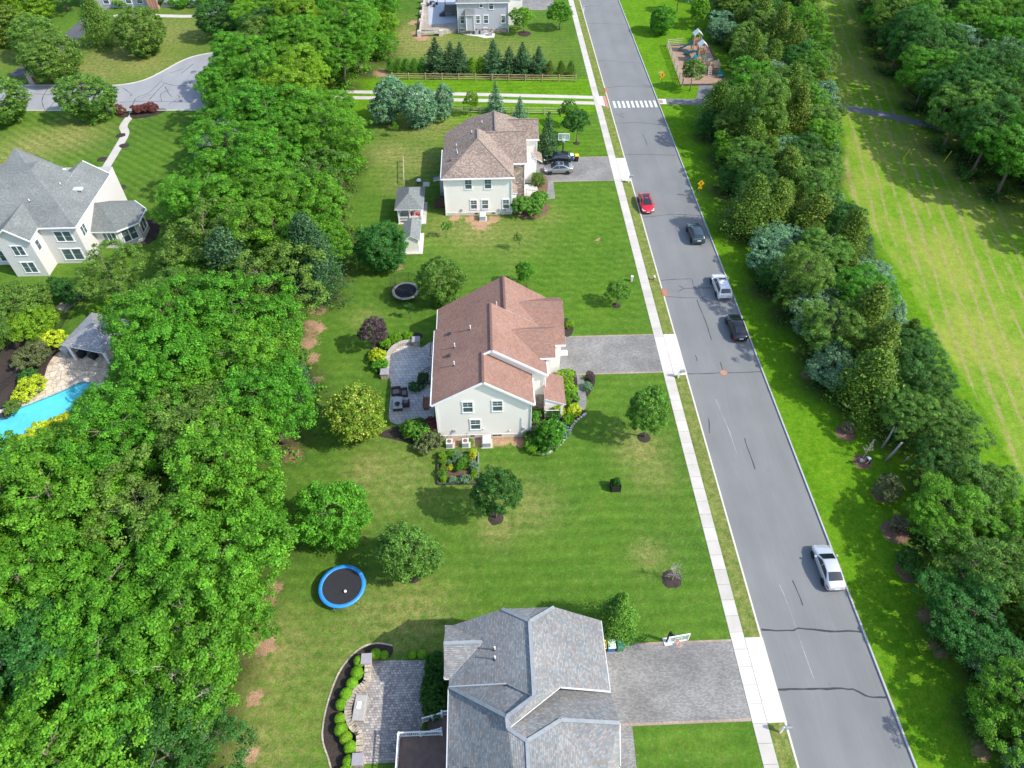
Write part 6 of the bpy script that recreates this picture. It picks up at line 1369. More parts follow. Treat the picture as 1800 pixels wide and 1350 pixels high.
# ------------------------------------------------------------------ street furniture
def mailbox(u, v, label):
    p = at(u, v); o = thing('mailbox', label, 'mailbox', (p.x, p.y, 0))
    MB().bbox(-.07, .07, -.07, .07, -.1, 1.25, .03).build('post', M['trim'], o, world=False); MB().bar((0, 0, .95), (.45, 0, .95), .09, .09).bar((0, 0, .6), (.32, 0, .93), .07, .07).build('arm', M['trim'], o, world=False)
    pr = [(-.13, 1.0), (.13, 1.0), (.13, 1.16)]+[(.13*math.cos(t*.3142), 1.16+.13*math.sin(t*.3142)) for t in range(1, 10)]+[(-.13, 1.16)]
    b = MB().profile(pr, 'x', .05, .62).build('box', M['mailbox'], o, world=False); MB().box(.4, .44, .13, .15, 1.1, 1.3).build('flag', M['red'], b, world=False)
mailbox(1371, 1287, 'white posted mailbox beside the slate-roofed house apron'); mailbox(1192, 664, 'white posted mailbox beside the apron of the red-roofed house'); mailbox(1105, 321, 'white posted mailbox beside the red electric car'); mailbox(1026, 20, 'white posted mailbox at the far grey house')
p = at(1149, 492); o = thing('fire_hydrant', 'red fire hydrant with white bonnet on the verge', 'hydrant', (p.x, p.y, 0))
MB().lathe([(.16, 0), (.16, .05), (.11, .07), (.11, .5), (.15, .52), (.15, .56)], (0, 0, 0), 14).build('barrel', M['rust'], o, world=False); MB().lathe([(.15, .56), (.13, .66), (.05, .74), (0, .75)], (0, 0, 0), 14).build('bonnet', M['trim'], o, world=False); MB().tube([(-.2, 0, .4), (.2, 0, .4)], .06, 8).build('outlet', M['trim'], o, world=False)
p = at(1110, 494); o = thing('utility_pedestal', 'short white utility pedestal beside the sidewalk', 'utility box', (p.x, p.y, 0)); MB().bbox(-.14, .14, -.14, .14, 0, .75, .03).build('post', M['acwhite'], o, world=False); MB().bbox(-.17, .17, -.17, .17, .75, .85, .04).build('cap', M['trim'], o, world=False)
def drain(u, v, label):
    p = at(u, v); o = thing('storm_drain', label, 'drain', (22.75, p.y, ROAD_Z)); MB().box(-.35, .45, -.75, .75, -.05, .012).build('frame', M['rust'], o, world=False)
    for i in range(9): MB().box(-.05, .38, -.62+i*.15, -.55+i*.15, .012, .02).build('bar', M['rustpale'], o, world=False)
    MB().bbox(-.42, -.1, -.8, .8, .02, .17, .03).build('inlet_hood', M['rust'], o, world=False)
drain(1163, 514, 'rusty storm drain in the gutter below the hydrant'); drain(1066, 158, 'rusty storm drain in the gutter beside the crosswalk')
p = at(1272, 655, ROAD_Z); o = thing('manhole_cover', 'round rusty manhole cover in the road', 'manhole', (p.x, p.y, ROAD_Z)); MB().lathe([(0, .008), (.36, .008), (.38, .006)], (0, 0, 0), 24).build('lid', M['rustpale'], o, world=False); MB().lathe([(.385, .006), (.45, .01), (.47, .002)], (0, 0, 0), 24).build('ring', M['rust'], o, world=False)
# pedestrian signs
def sign(u, v, label, h=2.2):
    p = at(u, v); o = thing('pedestrian_sign', label, 'sign', (p.x, p.y, 0)); MB().box(-.03, .03, -.03, .03, -.1, h+.5).build('post', M['metal'], o, world=False)
    c = h+.15; s_ = .53
    d = MB().profile([(0, c-s_), (s_, c), (0, c+s_), (-s_, c)], 'y', -.06, -.035).build('diamond_plate', M['sign'], o, world=False)
    mb = MB(); q = lambda a, b: (a*.42, -.066, c+b*.42)
    def stroke(a, b, wd): mb.bar(q(*a), q(*b), .01, wd)
    mb.lathe([(0, 0), (.055, 0), (.055, .01), (0, .01)], (0, 0, 0), 12, M=Matrix.Translation((.02, -.06, c+.25)) @ Matrix.Rotation(math.pi/2, 4, 'X'))
    stroke((0, .42), (-.04, .0), .12); stroke((-.04, .0), (.22, -.25), .07); stroke((.22, -.25), (.2, -.6), .06); stroke((-.04, .0), (-.12, -.3), .07); stroke((-.12, -.3), (-.36, -.55), .06); stroke((0, .38), (.25, .12), .05); stroke((0, .38), (-.26, .1), .05)
    mb.build('walking_figure', M['black'], d, world=False)
    b = MB().box(-.3, .3, -.06, -.035, c-s_-.42, c-s_-.06).build('plaque', M['sign'], o, world=False)
    MB().bar((.15, -.066, c-s_-.14), (-.12, -.066, c-s_-.32), .01, .04).bar((-.14, -.066, c-s_-.34), (-.14, -.066, c-s_-.2), .01, .04).bar((-.14, -.066, c-s_-.34), (.02, -.066, c-s_-.34), .01, .04).build('arrow', M['black'], b, world=False)
sign(1161, 153, 'yellow diamond pedestrian sign by the playground crosswalk'); sign(1227, 346, 'yellow diamond pedestrian sign on the verge opposite the red electric car')
# basketball hoops
def hoop(u, v, rz, label, rim='orange'):
    p = at(u, v); o = thing('basketball_hoop', label, 'basketball hoop', (p.x, p.y, 0), rz)
    MB().bbox(-.1, .1, -.1, .1, -.1, 1.9, .02).build('post', M['black'], o, world=False); MB().box(-.35, .35, -.35, .35, -.03, .08).build('base_plate', M['trim_grey'], o, world=False)
    MB().bar((0, 0, 1.8), (0, -1.15, 3.0), .12, .14).bar((0, 0, 1.5), (0, -1.15, 2.7), .06, .08).build('arm', M['black'], o, world=False)
    b = MB().box(-.84, .84, -1.2, -1.17, 2.85, 3.9).build('backboard', M['acrylic'], o, world=False)
    f = MB()
    for a in ((-.9, .9, 2.78, 2.87), (-.9, .9, 3.87, 3.96)): f.box(a[0], a[1], -1.23, -1.15, a[2], a[3])
    for x in (-.87, .87): f.box(x-.04, x+.04, -1.23, -1.15, 2.8, 3.93)
    for a in ((-.3, .3, 3.03, 3.08), (-.3, .3, 3.48, 3.53)): f.box(a[0], a[1], -1.215, -1.205, a[2], a[3])
    for x in (-.28, .28): f.box(x-.025, x+.025, -1.215, -1.205, 3.03, 3.53)
    f.build('frame', M['trim'], b, world=False)
    MB().tube([(.23*math.cos(t*.2618), -1.52+.23*math.sin(t*.2618), 3.05) for t in range(25)], .02, 6, caps=False).box(-.08, .08, -1.3, -1.2, 2.98, 3.1).build('rim', M[rim], o, world=False)
    m2 = MB()
    for t in range(12):
        a = t*.5236; m2.tube([(.22*math.cos(a), -1.52+.22*math.sin(a), 3.04), (.13*math.cos(a+.4), -1.52+.13*math.sin(a+.4), 2.62)], .008, 4)
        m2.tube([(.22*math.cos(a), -1.52+.22*math.sin(a), 3.04), (.13*math.cos(a-.4), -1.52+.13*math.sin(a-.4), 2.62)], .008, 4)
    m2.build('net', M['trim'], o, world=False)
hoop(1173, 1128, R(8), 'basketball hoop with clear backboard beside the slate-roofed house driveway'); hoop(989, 268, R(-4), 'basketball hoop behind the black crossover on the driveway', 'trim')
# bins
def bin_(x, y, rz, body, lid, label):
    o = thing('wheelie_bin', label, 'bin', (x, y, .02), rz)
    MB().add([(-.24,-.28,0),(.24,-.28,0),(.24,.25,0),(-.24,.25,0),(-.3,-.36,1.0),(.3,-.36,1.0),(.3,.34,1.0),(-.3,.34,1.0)], [(0,3,2,1),(4,5,6,7),(0,1,5,4),(1,2,6,5),(2,3,7,6),(3,0,4,7)]).build('body', M[body], o, world=False)
    MB().bbox(-.33, .33, -.4, .38, 1.0, 1.1, .05).build('lid', M[lid], o, world=False); MB().bar((-.28, .42, .98), (.28, .42, .98), .04, .04).build('handle', M['black'], o, world=False)
    for s_ in (1, -1): MB().lathe([(0, -.03), (.13, -.03), (.13, .03), (0, .03)], (0, 0, 0), 12, M=Matrix.Translation((s_*.26, .3, .13)) @ Matrix.Rotation(math.pi/2, 4, 'Y')).build('wheel', M['rubber'], o, world=False)
bx0 = at(1090, 1140)
bin_(bx0.x-.05, bx0.y, .05, 'bin_green', 'bin_green', 'green wheelie bin at the end of the row by the slate-roofed house'); bin_(bx0.x-.83, bx0.y, 0, 'bin_blue', 'lid_pale', 'blue wheelie bin with pale green lid between two others'); bin_(bx0.x-1.6, bx0.y+.02, -.05, 'bin_blue', 'lid_yellow', 'blue wheelie bin with yellow lid tucked under the slate roof')
p = at(1004, 282); bin_(p.x, p.y, 0, 'bin_blue', 'lid_pale', 'blue wheelie bin with pale lid behind the black crossover'); p = at(1012, 283); bin_(p.x+.1, p.y, .1, 'black', 'lid_yellow', 'black wheelie bin with yellow lid on the driveway edge')
# ------------------------------------------------------------------ split rail fences
def rail_fence(a, b, n, label, mat='wood_rail', rails=3, h=1.2):
    p, q = at(*a), at(*b); o = thing('split_rail_fence', label, 'fence', (p.x, p.y, 0)); d = q-p
    pm = MB().bbox(-.09, .09, -.09, .09, -.1, h+.12, .03).mesh('post', M[mat]); L = d.length/n
    rmsh = MB().tube([(0, 0, 0), (L*.5, 0, random.uniform(-.02, .02)), (L, 0, 0)], [.05, .06, .045], 6).mesh('rail', M[mat]); ang = math.atan2(d.y, d.x)
    for i in range(n+1): c = put('post', pm, o); c.location = d*(i/n); c.rotation_euler = (0, 0, random.uniform(-.1, .1))
    for i in range(n):
        for k in range(rails): c = put('rail', rmsh, o); c.location = d*(i/n)+Vector((0, 0, .3+k*(h-.35)/(rails-1)+random.uniform(-.02, .02))); c.rotation_euler = (random.random()*6, 0, ang)
rail_fence((690,139.5), (1012,143.5), 11, 'brown split rail fence in front of the evergreen row'); rail_fence((648,196), (985,201.5), 12, 'weathered split rail fence behind the pale hipped house', 'wood_pale')
rail_fence((1172,82), (1199,152), 6, 'pale four rail fence along the street side of the playground', 'wood_pale', 4, 1.4); rail_fence((1172,82), (1198,80), 1, 'pale rail fence returning at the far end of the playground', 'wood_pale', 4, 1.4)
for i, (u, v) in enumerate([(1587,280),(1659,284)]): p = at(u, v); o = thing('marker_post', 'thin yellow marker post in the hay field', 'post', (p.x, p.y, 0), 0, 'yellow marker posts in the hay field'); o.rotation_euler = (0, .25, 0); MB().tube([(0, 0, -.1), (0, 0, 1.8)], .05, 6).build('post', M['yellowpost'], o, world=False); MB().lathe([(.06, 1.8), (.05, 1.9), (0, 1.92)], (0, 0, 0), 8).build('cap', M['yellowpost'], o, world=False)
# wire run fence and kennel-like strip behind the hipped house
p, q = at(711, 326), at(710, 285); o = thing('wire_fence', 'pale timber topped wire fence behind the pale hipped house', 'fence', (p.x, p.y, 0)); MB().bar((0, 0, 1.1), (*(q-p).to_2d(), 1.1), .1, .06).build('top_rail', M['wood_pale'], o, world=False)
for i in range(5): c = (q-p)*(i/4); MB().box(c.x-.05, c.x+.05, c.y-.05, c.y+.05, -.1, 1.1).build('post', M['wood_pale'], o, world=False)
r2 = at(775, 286); MB().bar((*(q-p).to_2d(), 1.1), (*(r2-p).to_2d(), 1.1), .05, .04).build('top_rail', M['metal_dark'], o, world=False)
# ------------------------------------------------------------------ playground
PG = [at(1172,80), at(1197,150.5), at(1276,149), at(1246,80)]
ms = MB().add([(p.x, p.y, .03) for p in PG], [(0, 1, 2, 3)]).build('mulch_area', M['mulch_play']); ms['kind'] = 'structure'
bd = thing('timber_border', 'dark timber border round the playground mulch', 'border', (*PG[2].to_2d(), 0))
for i in (1, 2, 3): p, q = PG[i], PG[(i+1) % 4]; MB().bar((p.x, p.y, .12), (q.x, q.y, .12), .2, .3).build('timber', M['timber_dark'], bd)
ps = thing('play_structure', 'playground climbing frame with two pale roofs and teal slides', 'playground', (42, 140, 0))
def pole(x, y, h, m='post_tan'): return MB().bbox(x-.09, x+.09, y-.09, y+.09, -.05, h, .03).build('post', M[m], ps)
def tower(x, y, dz, rz_, w_=1.3):
    for sx in (-1, 1):
        for sy in (-1, 1): pole(x+sx*w_/2, y+sy*w_/2, rz_)
    MB().box(x-w_/2, x+w_/2, y-w_/2, y+w_/2, dz-.1, dz).build('deck', M['deck_red'], ps)
    e = w_/2+.25
    for s_ in (1, -1): MB().add([(x, y-e, rz_+.65), (x, y+e, rz_+.65), (x+s_*e, y+e, rz_-.1), (x+s_*e, y-e, rz_-.1), (x, y-e, rz_+.57), (x, y+e, rz_+.57), (x+s_*e, y+e, rz_-.18), (x+s_*e, y-e, rz_-.18)], [(0,1,2,3),(7,6,5,4),(0,3,7,4),(1,5,6,2),(2,6,7,3)]).build('roof_panel', M['roof_metal'], ps)
    for a in (-1, 1): MB().box(x-w_/2, x+w_/2, y+a*w_/2-.03, y+a*w_/2+.03, dz, dz+.8).build('barrier', M['post_tan'] if a > 0 else M['deck_red'], ps)
T1, T2 = at(1221, 92), at(1230, 108)
tower(T1.x, T1.y, 1.9, 3.7); tower(T2.x, T2.y, 1.6, 3.3)
def slide(a, b, m, bend=0.0):
    a, b = Vector(a), Vector(b); mb = MB(); n = 10; side = Vector((-(b-a).y, (b-a).x, 0)).normalized(); pts = []
    for i in range(n+1): t = i/n; p = a.lerp(b, t)+side*bend*math.sin(t*math.pi); p.z = a.z+(b.z-a.z)*(t*t*(3-2*t)); pts.append(p)
    prof = [(-.34, .28), (-.3, .04), (0, 0), (.3, .04), (.34, .28), (.4, .28), (.34, -.05), (-.34, -.05), (-.4, .28)]
    k = len(prof); vs_ = []
    for i, p in enumerate(pts):
        d = (pts[min(i+1, n)]-pts[max(0, i-1)]); s_ = Vector((-d.y, d.x, 0)).normalized(); vs_ += [p+s_*h+Vector((0, 0, z)) for h, z in prof]
    mb.add(vs_, [(i*k+j, i*k+(j+1) % k, (i+1)*k+(j+1) % k, (i+1)*k+j) for i in range(n) for j in range(k)]); return mb.build('slide', M[m], ps)
e1 = at(1193, 88); slide((T1.x-.6, T1.y, 1.9), (e1.x, e1.y, .3), 'teal', .2)
e2 = at(1203, 95); slide((T2.x-.6, T2.y+.2, 1.6), (e2.x, e2.y, .3), 'teal', -.6)
e3 = at(1209, 107); slide((T2.x-.5, T2.y-.6, 1.5), (e3.x, e3.y, .3), 'teal', .9)
MB().box(T2.x-.3, T1.x+.3, min(T1.y, T2.y)+.6, max(T1.y, T2.y)-.6, 1.55, 1.65).build('bridge', M['deck_red'], ps)
T3 = at(1252, 128)
for sx in (-1, 1):
    for sy in (-1, 1): pole(T3.x+sx*.9, T3.y+sy*.8, 2.3)
MB().box(T3.x-.9, T3.x+.9, T3.y-.8, T3.y+.8, 1.0, 1.1).build('deck', M['deck_red'], ps); MB().add([(T3.x-.2, T3.y-.85, 1.3), (T3.x+.85, T3.y-.85, 1.3), (T3.x+.85, T3.y-.2, 2.5), (T3.x-.2, T3.y-.2, 2.5), (T3.x-.2, T3.y-.8, 1.25), (T3.x+.85, T3.y-.8, 1.25), (T3.x+.85, T3.y-.12, 2.45), (T3.x-.2, T3.y-.12, 2.45)], [(0,1,2,3),(7,6,5,4),(0,3,7,4),(1,5,6,2),(0,4,5,1),(2,6,7,3)]).build('climbing_panel', M['post_tan'], ps)
ld = MB()
for s_ in (-.3, .3): ld.bar((T3.x-.9+s_, T3.y-1.6, .02), (T3.x-.9+s_, T3.y-.85, 1.7), .08, .08)
ld.build('ladder', M['post_tan'], ps)
for i in range(5): f = (i+.6)/5.2; MB().bar((T3.x-1.2, T3.y-1.6+.75*f, 1.7*f), (T3.x-.6, T3.y-1.6+.75*f, 1.7*f), .06, .06).build('rung', M['trim'], ps)
e4 = at(1257, 130); slide((T3.x+.8, T3.y, 1.1), (T3.x+1.9, T3.y-1.6, .2), 'slide_green', -.4)
for i in range(6): f = i/5; p = Vector((T2.x+.3, T2.y-.7, 1.7)).lerp(Vector((T3.x-.6, T3.y+.8, 1.9)), f); MB().tube([(p.x-.4, p.y, p.z), (p.x+.4, p.y, p.z)], .03, 5).build('monkey_bar', M['teal'], ps)
for s_ in (-.4, .4): MB().tube([(T2.x+.3+s_, T2.y-.7, 1.7), (T3.x-.6+s_, T3.y+.8, 1.9)], .035, 6).build('side_bar', M['slide_green'], ps)
p = at(1265, 137); o = thing('spring_rider', 'small dark teal spring rider on the playground mulch', 'toy', (p.x, p.y, .03)); MB().tube([(0, 0, 0), (0, 0, .35)], .08, 8).build('spring', M['metal_dark'], o, world=False); MB().bbox(-.6, .6, -.15, .15, .35, .6, .08).box(.35, .5, -.05, .05, .6, .95).build('seat', M['teal'], o, world=False)
# ------------------------------------------------------------------ single trees and shrubs
def tp(name, label, u, v, h, r, kind, leaf, cat='tree', group=None, var=None):
    p = at(u, v); return tree(name, label, cat, p.x, p.y, h, r, kind, leaf, group, var)
def ring(u, v, rad, label, mat='mulch'):
    p = at(u, v); o = thing('mulch_ring', label, 'mulch ring', (p.x, p.y, 0)); pr = random.Random(int(u*7+v))
    pts = [(rad*(1+pr.uniform(-.1, .1))*math.cos(t*.349), rad*(1+pr.uniform(-.1, .1))*math.sin(t*.349)) for t in range(18)]
    k = len(pts); MB().add([(0, 0, .12)]+[(x*.55, y*.55, .09) for x, y in pts]+[(x, y, -.01) for x, y in pts], [(0, 1+i, 1+(i+1) % k) for i in range(k)]+[(1+i, 1+k+i, 1+k+(i+1) % k, 1+(i+1) % k) for i in range(k)]).build('mound', M[mat], o, True, False); return o
tp('street_tree', 'oval green tree in a mulch ring beside the sidewalk', 1132, 768, 7.6, 2.0, 'oval', 'arb', var=0); ring(1132, 769, .75, 'dark mulch ring under the oval tree by the sidewalk')
tp('lawn_tree', 'dark olive oval tree in a ring near the vegetable bed', 871, 910, 7.4, 2.05, 'oval', 'dark', var=1); ring(871, 911, .8, 'mulch ring under the dark olive oval tree')
tp('lawn_tree', 'feathery yellow-green tree beside the blue trampoline', 727, 1003, 6.2, 2.45, 'low', 'oak', var=0); ring(727, 1010, .9, 'mulch ring under the feathery tree by the blue trampoline')
tp('lawn_tree', 'spreading green tree at the wood edge behind the blue trampoline', 590, 945, 7.2, 2.9, 'low', 'maple', var=1)
tp('conifer', 'bright green conifer at the corner of the slate-roofed house', 1080, 1108, 6.0, 1.5, 'cedar', 'arb', var=0)
tp('arborvitae', 'small arborvitae beside the green bin', 1103, 1125, 2.2, .55, 'arb', 'arb')
tp('golden_rain_tree', 'tree covered in yellow seed clusters beside the patio', 640, 762, 7.0, 3.0, 'low', 'gold', var=0)
tp('plum_tree', 'purple leaved plum tree behind the seat wall', 660, 614, 4.6, 1.75, 'small', 'plum', var=2)
tp('lawn_tree', 'large round dark green tree beside the shed', 680, 470, 6.8, 3.0, 'low', 'dark', var=1)
tp('lawn_tree', 'tall loose grey-green tree beside the tan trampoline', 780, 535, 7.6, 2.5, 'low', 'oak', var=2)
tp('sapling', 'tiny sapling in front of the tan trampoline', 722, 560, 2.6, .6, 'sapling', 'dark')
tp('small_tree', 'small green tree in a mulch ring near the fire hydrant', 1083, 537, 3.6, 1.35, 'small', 'arb', var=0); ring(1083, 537, .6, 'mulch ring under the small tree near the hydrant')
tp('small_tree', 'small green tree beyond the ridge of the red-roofed house', 926, 505, 3.8, 1.3, 'small', 'maple', var=2)
tp('sapling', 'thin sapling on the lawn in front of the pale hipped house', 913, 438, 2.8, .7, 'sapling', 'oak'); tp('sapling', 'thin sapling on the lawn beside the shed', 785, 418, 2.8, .8, 'sapling', 'maple'); tp('sapling', 'thin sapling in front of the blue-green pines', 697, 240, 2.8, .6, 'sapling', 'maple')
for u, v, h, r, lab in [(688,216,8.0,3.0,'largest blue-green pine nearest the wood by the weathered fence'),(737,220,7.4,2.9,'broad blue-green pine in the middle of three by the weathered fence'),(782,212,6.4,1.7,'thin blue-green pine beside the yellow-green sapling tree')]: tp('pine_tree', lab, u, v, h, r, 'low', 'blue')
for i, (u, lab) in enumerate([(689, 0), (703, 0), (716, 0), (730, 0), (743, 0), (967, 0), (986, 0), (1004, 0)]): tp('arborvitae', 'small cone shaped arborvitae behind the brown rail fence', u, 127+(u-690)*.017, 2.7, 1.0, 'arb', 'arb' if i < 5 else 'cedar', 'shrub', 'small arborvitaes behind the brown fence')
for i, (u, v, h, r) in enumerate([(768,126,6.4,3.2),(794,127,5.8,2.6),(810,127,5.6,2.7),(868,128,6.2,2.9),(895,129,5.0,2.5),(918,129,5.8,2.8),(946,130,5.2,2.4)]): tp('spruce_tree', 'dark spruce in the row behind the brown rail fence', u, v, h, r, 'spruce', 'spruce', 'tree', 'spruces behind the brown rail fence', i)
for u in (832, 846): tp('arborvitae', 'yellow-green arborvitae between the dark spruces', u, 128, 3.0, 1.1, 'arb', 'lime', 'shrub', 'yellow-green arborvitaes between spruces')
tp('small_tree', 'sparse yellow-green young tree by the footpath strips', 828, 203, 4.2, 1.4, 'small', 'lime'); tp('spruce_tree', 'blue spruce behind the roof of the pale hipped house', 872, 200, 5.8, 1.9, 'spruce', 'blue'); tp('spruce_tree', 'small blue spruce at the end of the hipped house roof', 914, 210, 4.2, 1.5, 'spruce', 'blue')
tp('small_tree', 'light green tree beside the weathered fence end', 998, 222, 4.6, 1.5, 'small', 'arb'); tp('maple_tree', 'dark maple with bare trunk near the basketball hoop', 1013, 251, 6.0, 2.1, 'small', 'dark', var=1); ring(998, 222, .6, 'pale mulch ring under the light green tree', 'mulch_brown'); ring(1013, 252, .6, 'dark mulch ring under the maple near the hoop')
tp('spruce_tree', 'tall dark spruce beside the garage of the pale hipped house', 962, 278, 7.8, 2.3, 'spruce', 'spruce')
tp('maple_tree', 'round dark maple on the lawn of the grey sided house', 984, 52, 5.6, 2.4, 'oval', 'maple'); tp('magnolia_tree', 'yellow-green spreading tree in a bed at the grey sided house', 921, 58, 4.8, 2.7, 'small', 'lime'); ring(921, 59, 1.6, 'dark bed under the yellow-green tree at the grey house')
tp('verge_tree', 'dense two-toned tree on the verge across from the far grey house', 1163, 60, 6.0, 2.3, 'low', 'maple', var=2); tp('verge_tree', 'dark tree leaning behind the two-toned verge tree', 1153, 55, 4.6, 1.8, 'low', 'dark'); tp('playground_tree', 'small tree on the street side corner of the playground', 1212, 160, 5.4, 2.2, 'small', 'oak', var=2); tp('verge_tree', 'slim yellow-green tree behind the playground', 1222, 50, 6.2, 1.8, 'oval', 'lime'); tp('verge_tree', 'grey-green tree beyond the playground roof', 1190, 22, 6, 2.4, 'small', 'grey')
for u, v, h, r, lf, lab in [(1318,262,12.5,4.4,'oak','tallest full crowned tree of the roadside belt near the asphalt path'),(1300,205,9.5,3.6,'maple','tall yellowish tree of the belt behind the playground path'),(1392,545,9.5,3.2,'oak','tall tree of the belt shading the white estate car')]: tp('roadside_tree', lab, u, v, h, r, 'big', lf)
# left front gardens
for u, v, h, r, k, lf, lab in [(112,138,8.6,4.6,'low','oak','large broad tree beside the dark asphalt drive'),(82,100,8.6,4.4,'low','oak','tall tree behind the broad tree at the dark drive'),(168,210,8.2,4.3,'low','oak','round tree on the kerb of the side street beside red hedge'),(20,212,8.2,4.6,'low','oak','round tree on the side street kerb away from the red hedge'),(188,82,10,3.0,'cedar','oak','columnar tree on the lawn beyond the side street'),(262,94,9.4,4.2,'low','oak','oval tree on the lawn of the brick house'),(15,80,8.5,4.2,'low','cedar','olive tree at the lawn edge beyond the dark drive'),(60,40,8,4.5,'low','lime','pale tree behind the dark asphalt drive'),(395,70,8,4,'low','dark','dark tree where the side street enters the wood')]: tp('garden_tree', lab, u, v, h, r, k, lf)
for i, (u, v) in enumerate([(282,12),(305,10),(322,14),(342,10),(362,10),(378,6),(240,8),(215,12)]): tp('porch_shrub', 'clipped green shrub in front of the far brick house', u, v, 1.8, 1.5, 'shrub', 'maple' if i % 3 else 'dark', 'shrub', 'shrubs in front of the brick house', i)
p = at(59, 148); o = thing('brick_pillar', 'brick pillar with pale cap at the mouth of the dark asphalt drive', 'pillar', (p.x, p.y, 0)); MB().bbox(-.45, .45, -.45, .45, -.05, 2.0, .02).build('shaft', M['brick'], o, world=False); MB().bbox(-.58, .58, -.58, .58, 2.0, 2.2, .08).build('cap', M['coping'], o, world=False)
for u, v, h, r in [(5,30,8,4.5),(-30,80,8,4.5),(120,20,7,4)]: tp('garden_tree', 'leafy tree in the far corner behind the dark asphalt drive', u, v, h, r, 'big', 'maple', 'tree', 'trees in the far corner')
tp('ornamental_tree', 'big olive tree with leaning trunk in front of the white house', 224, 537, 8.6, 4.2, 'airy', 'oak', var=1)
for u, v, s_ in [(243,196,1.0),(256,194,1.1),(270,192,1.15),(212,196,1.0)]: tp('barberry_bush', 'dark red clipped barberry by the white walkway' if u != 212 else 'dark red barberry hidden by the kerb tree', u, v+3, 1.5, s_, 'shrub', 'barberry', 'shrub', 'red barberries by the white walkway' if u != 212 else None)
bed([(228,200),(240,196),(285,191),(292,195),(270,204),(245,208),(232,208)], 'dark bed under the red barberries'); bed([(202,196),(226,197),(224,206),(208,206)], 'dark bed beside the white walkway and kerb tree')
for u, v in [(212,238),(218,256),(180,280),(212,330)]: ring(u, v, .9, 'little dark bed along the white walkway')['group'] = 'little beds along the white walkway'
# shrubs by the pool
for i, (u, v, h, r, lf, lab) in enumerate([(45,560,4.4,3.4,'oak','large olive shrub in front of the white house'),(75,592,3.8,2.6,'lime','bright lime shrub beside the tan walk'),(15,610,3.6,2.2,'oak','mottled tall shrub at the edge of the pool garden'),(95,605,1.8,1.6,'yellow','golden shrub beside the pavilion roof'),(30,545,1.3,1.2,'yellow','small golden shrub in front of the olive shrub'),(62,635,1.9,2.0,'olive','clipped brownish green shrub by the pool fence'),(50,668,1.2,1.1,'dark','dark rounded shrub beside the golden spirea'),(58,690,1.5,1.55,'yellow','golden spirea on the pool deck edge'),(25,722,1.0,.9,'oak','low shrub at the lower end of the pool fence'),(65,610,1.0,1.0,'yellow','low golden shrub behind the picket fence'),(130,530,2.2,1.7,'dark','dark shrub beside the tan walk'),(185,550,1.6,1.3,'lime','lime shrub behind the pavilion ridge'),(110,512,2.0,1.5,'dark','dark shrub under the olive tree')]): tp('garden_shrub', lab, u, v, h, r, 'bush' if h > 2.5 else 'shrub', lf, 'shrub')
for i, (u, v) in enumerate([(125,758),(100,766),(75,772),(112,752),(50,782)]): tp('golden_hedge', 'golden yellow hedge shrub along the pool water', u, v+4, 1.7, 1.5, 'shrub', 'yellow', 'shrub', 'golden hedge along the pool', i)
for u, v, h, r, k, lf, lab in [(185,745,3.4,2.2,'bush','dark','dark dense shrub overhanging the pool end'),(265,762,6.5,2.6,'big','grey','pale silver-green tree between pool and wood')]: tp('pool_shrub', lab, u, v, h, r, k, lf, 'shrub' if k == 'bush' else 'tree')
bed([(0,735),(45,690),(75,672),(110,640),(100,610),(60,560),(0,545),(-40,600)], 'dark mulch of the shrub border beside the pool', z=.012)
# house 2 shrubs
for i, (u, v, h, r, lf, lab) in enumerate([(962,785,2.7,1.7,'maple','big leafy shrub at the corner of the red-roofed house'),(945,778,1.8,1.2,'dark','dark shrub beside the big corner shrub'),(985,765,1.5,1.2,'grey','grey-green shrub at the stone edging'),(940,790,1.2,.9,'lime','yellow-green grassy shrub at the gable corner'),(972,735,1.1,.85,'dark','round dark shrub by the porch'),(985,727,1.0,.7,'yellow','yellow shrub by the porch column'),(1010,728,.9,.8,'yellow','golden shrub at the walk corner'),(1000,742,1.0,.7,'box','small clipped green shrub near the stone edging'),(940,738,1.0,.7,'arb','small round shrub against the stone veneer'),(998,690,1.3,1.05,'box','clipped bright shrub beside the porch roof'),(993,668,1.3,1.0,'box','clipped bright shrub next to the driveway corner'),(1002,705,1.2,.9,'maple','leafy shrub between porch and front walk'),(1037,667,.7,.55,'plum','dark red low shrub by the front walk'),(1034,683,.8,.6,'grey','silver low shrub by the front walk'),(1000,575,1.0,.6,'box','small green shrub at the garage corner'),
   (722,762,1.1,1.1,'box','dome shaped clipped shrub beside the patio'),(735,768,2.0,1.25,'arb','bright leafy shrub beside the patio'),(755,785,1.7,1.3,'olive','brownish shrub at the patio corner of the gable wall'),(757,760,1.6,1.1,'barberry','dark red shrub against the patio wall'),(732,684,.9,.75,'dark','dark low hedge beside the back steps'),(748,672,1.0,.8,'dark','dark hedge against the back steps'),
   (679,610,1.1,.75,'box','bright shrub behind the curved seat wall top'),(664,632,1.4,1.0,'yellow','yellow-green shrub behind the seat wall'),(668,648,1.3,1.0,'maple','green shrub behind the seat wall pier'),(698,600,1.1,.85,'lime','lime shrub at the top of the curved wall'),(718,596,1.0,.7,'box','small bright shrub near the grey capped pier'),
   (928,376,2.4,2.2,'arb','big green shrub at the pale hipped house'),(945,362,1.8,1.5,'maple','leafy shrub beside the front path of the hipped house'),(912,372,1.5,1.0,'dark','dark shrub below the stone wall'),(948,325,1.7,1.1,'oak','flowering mottled shrub beside the front steps')]): tp('foundation_shrub', lab, u, v, h, r, 'shrub', lf, 'shrub')
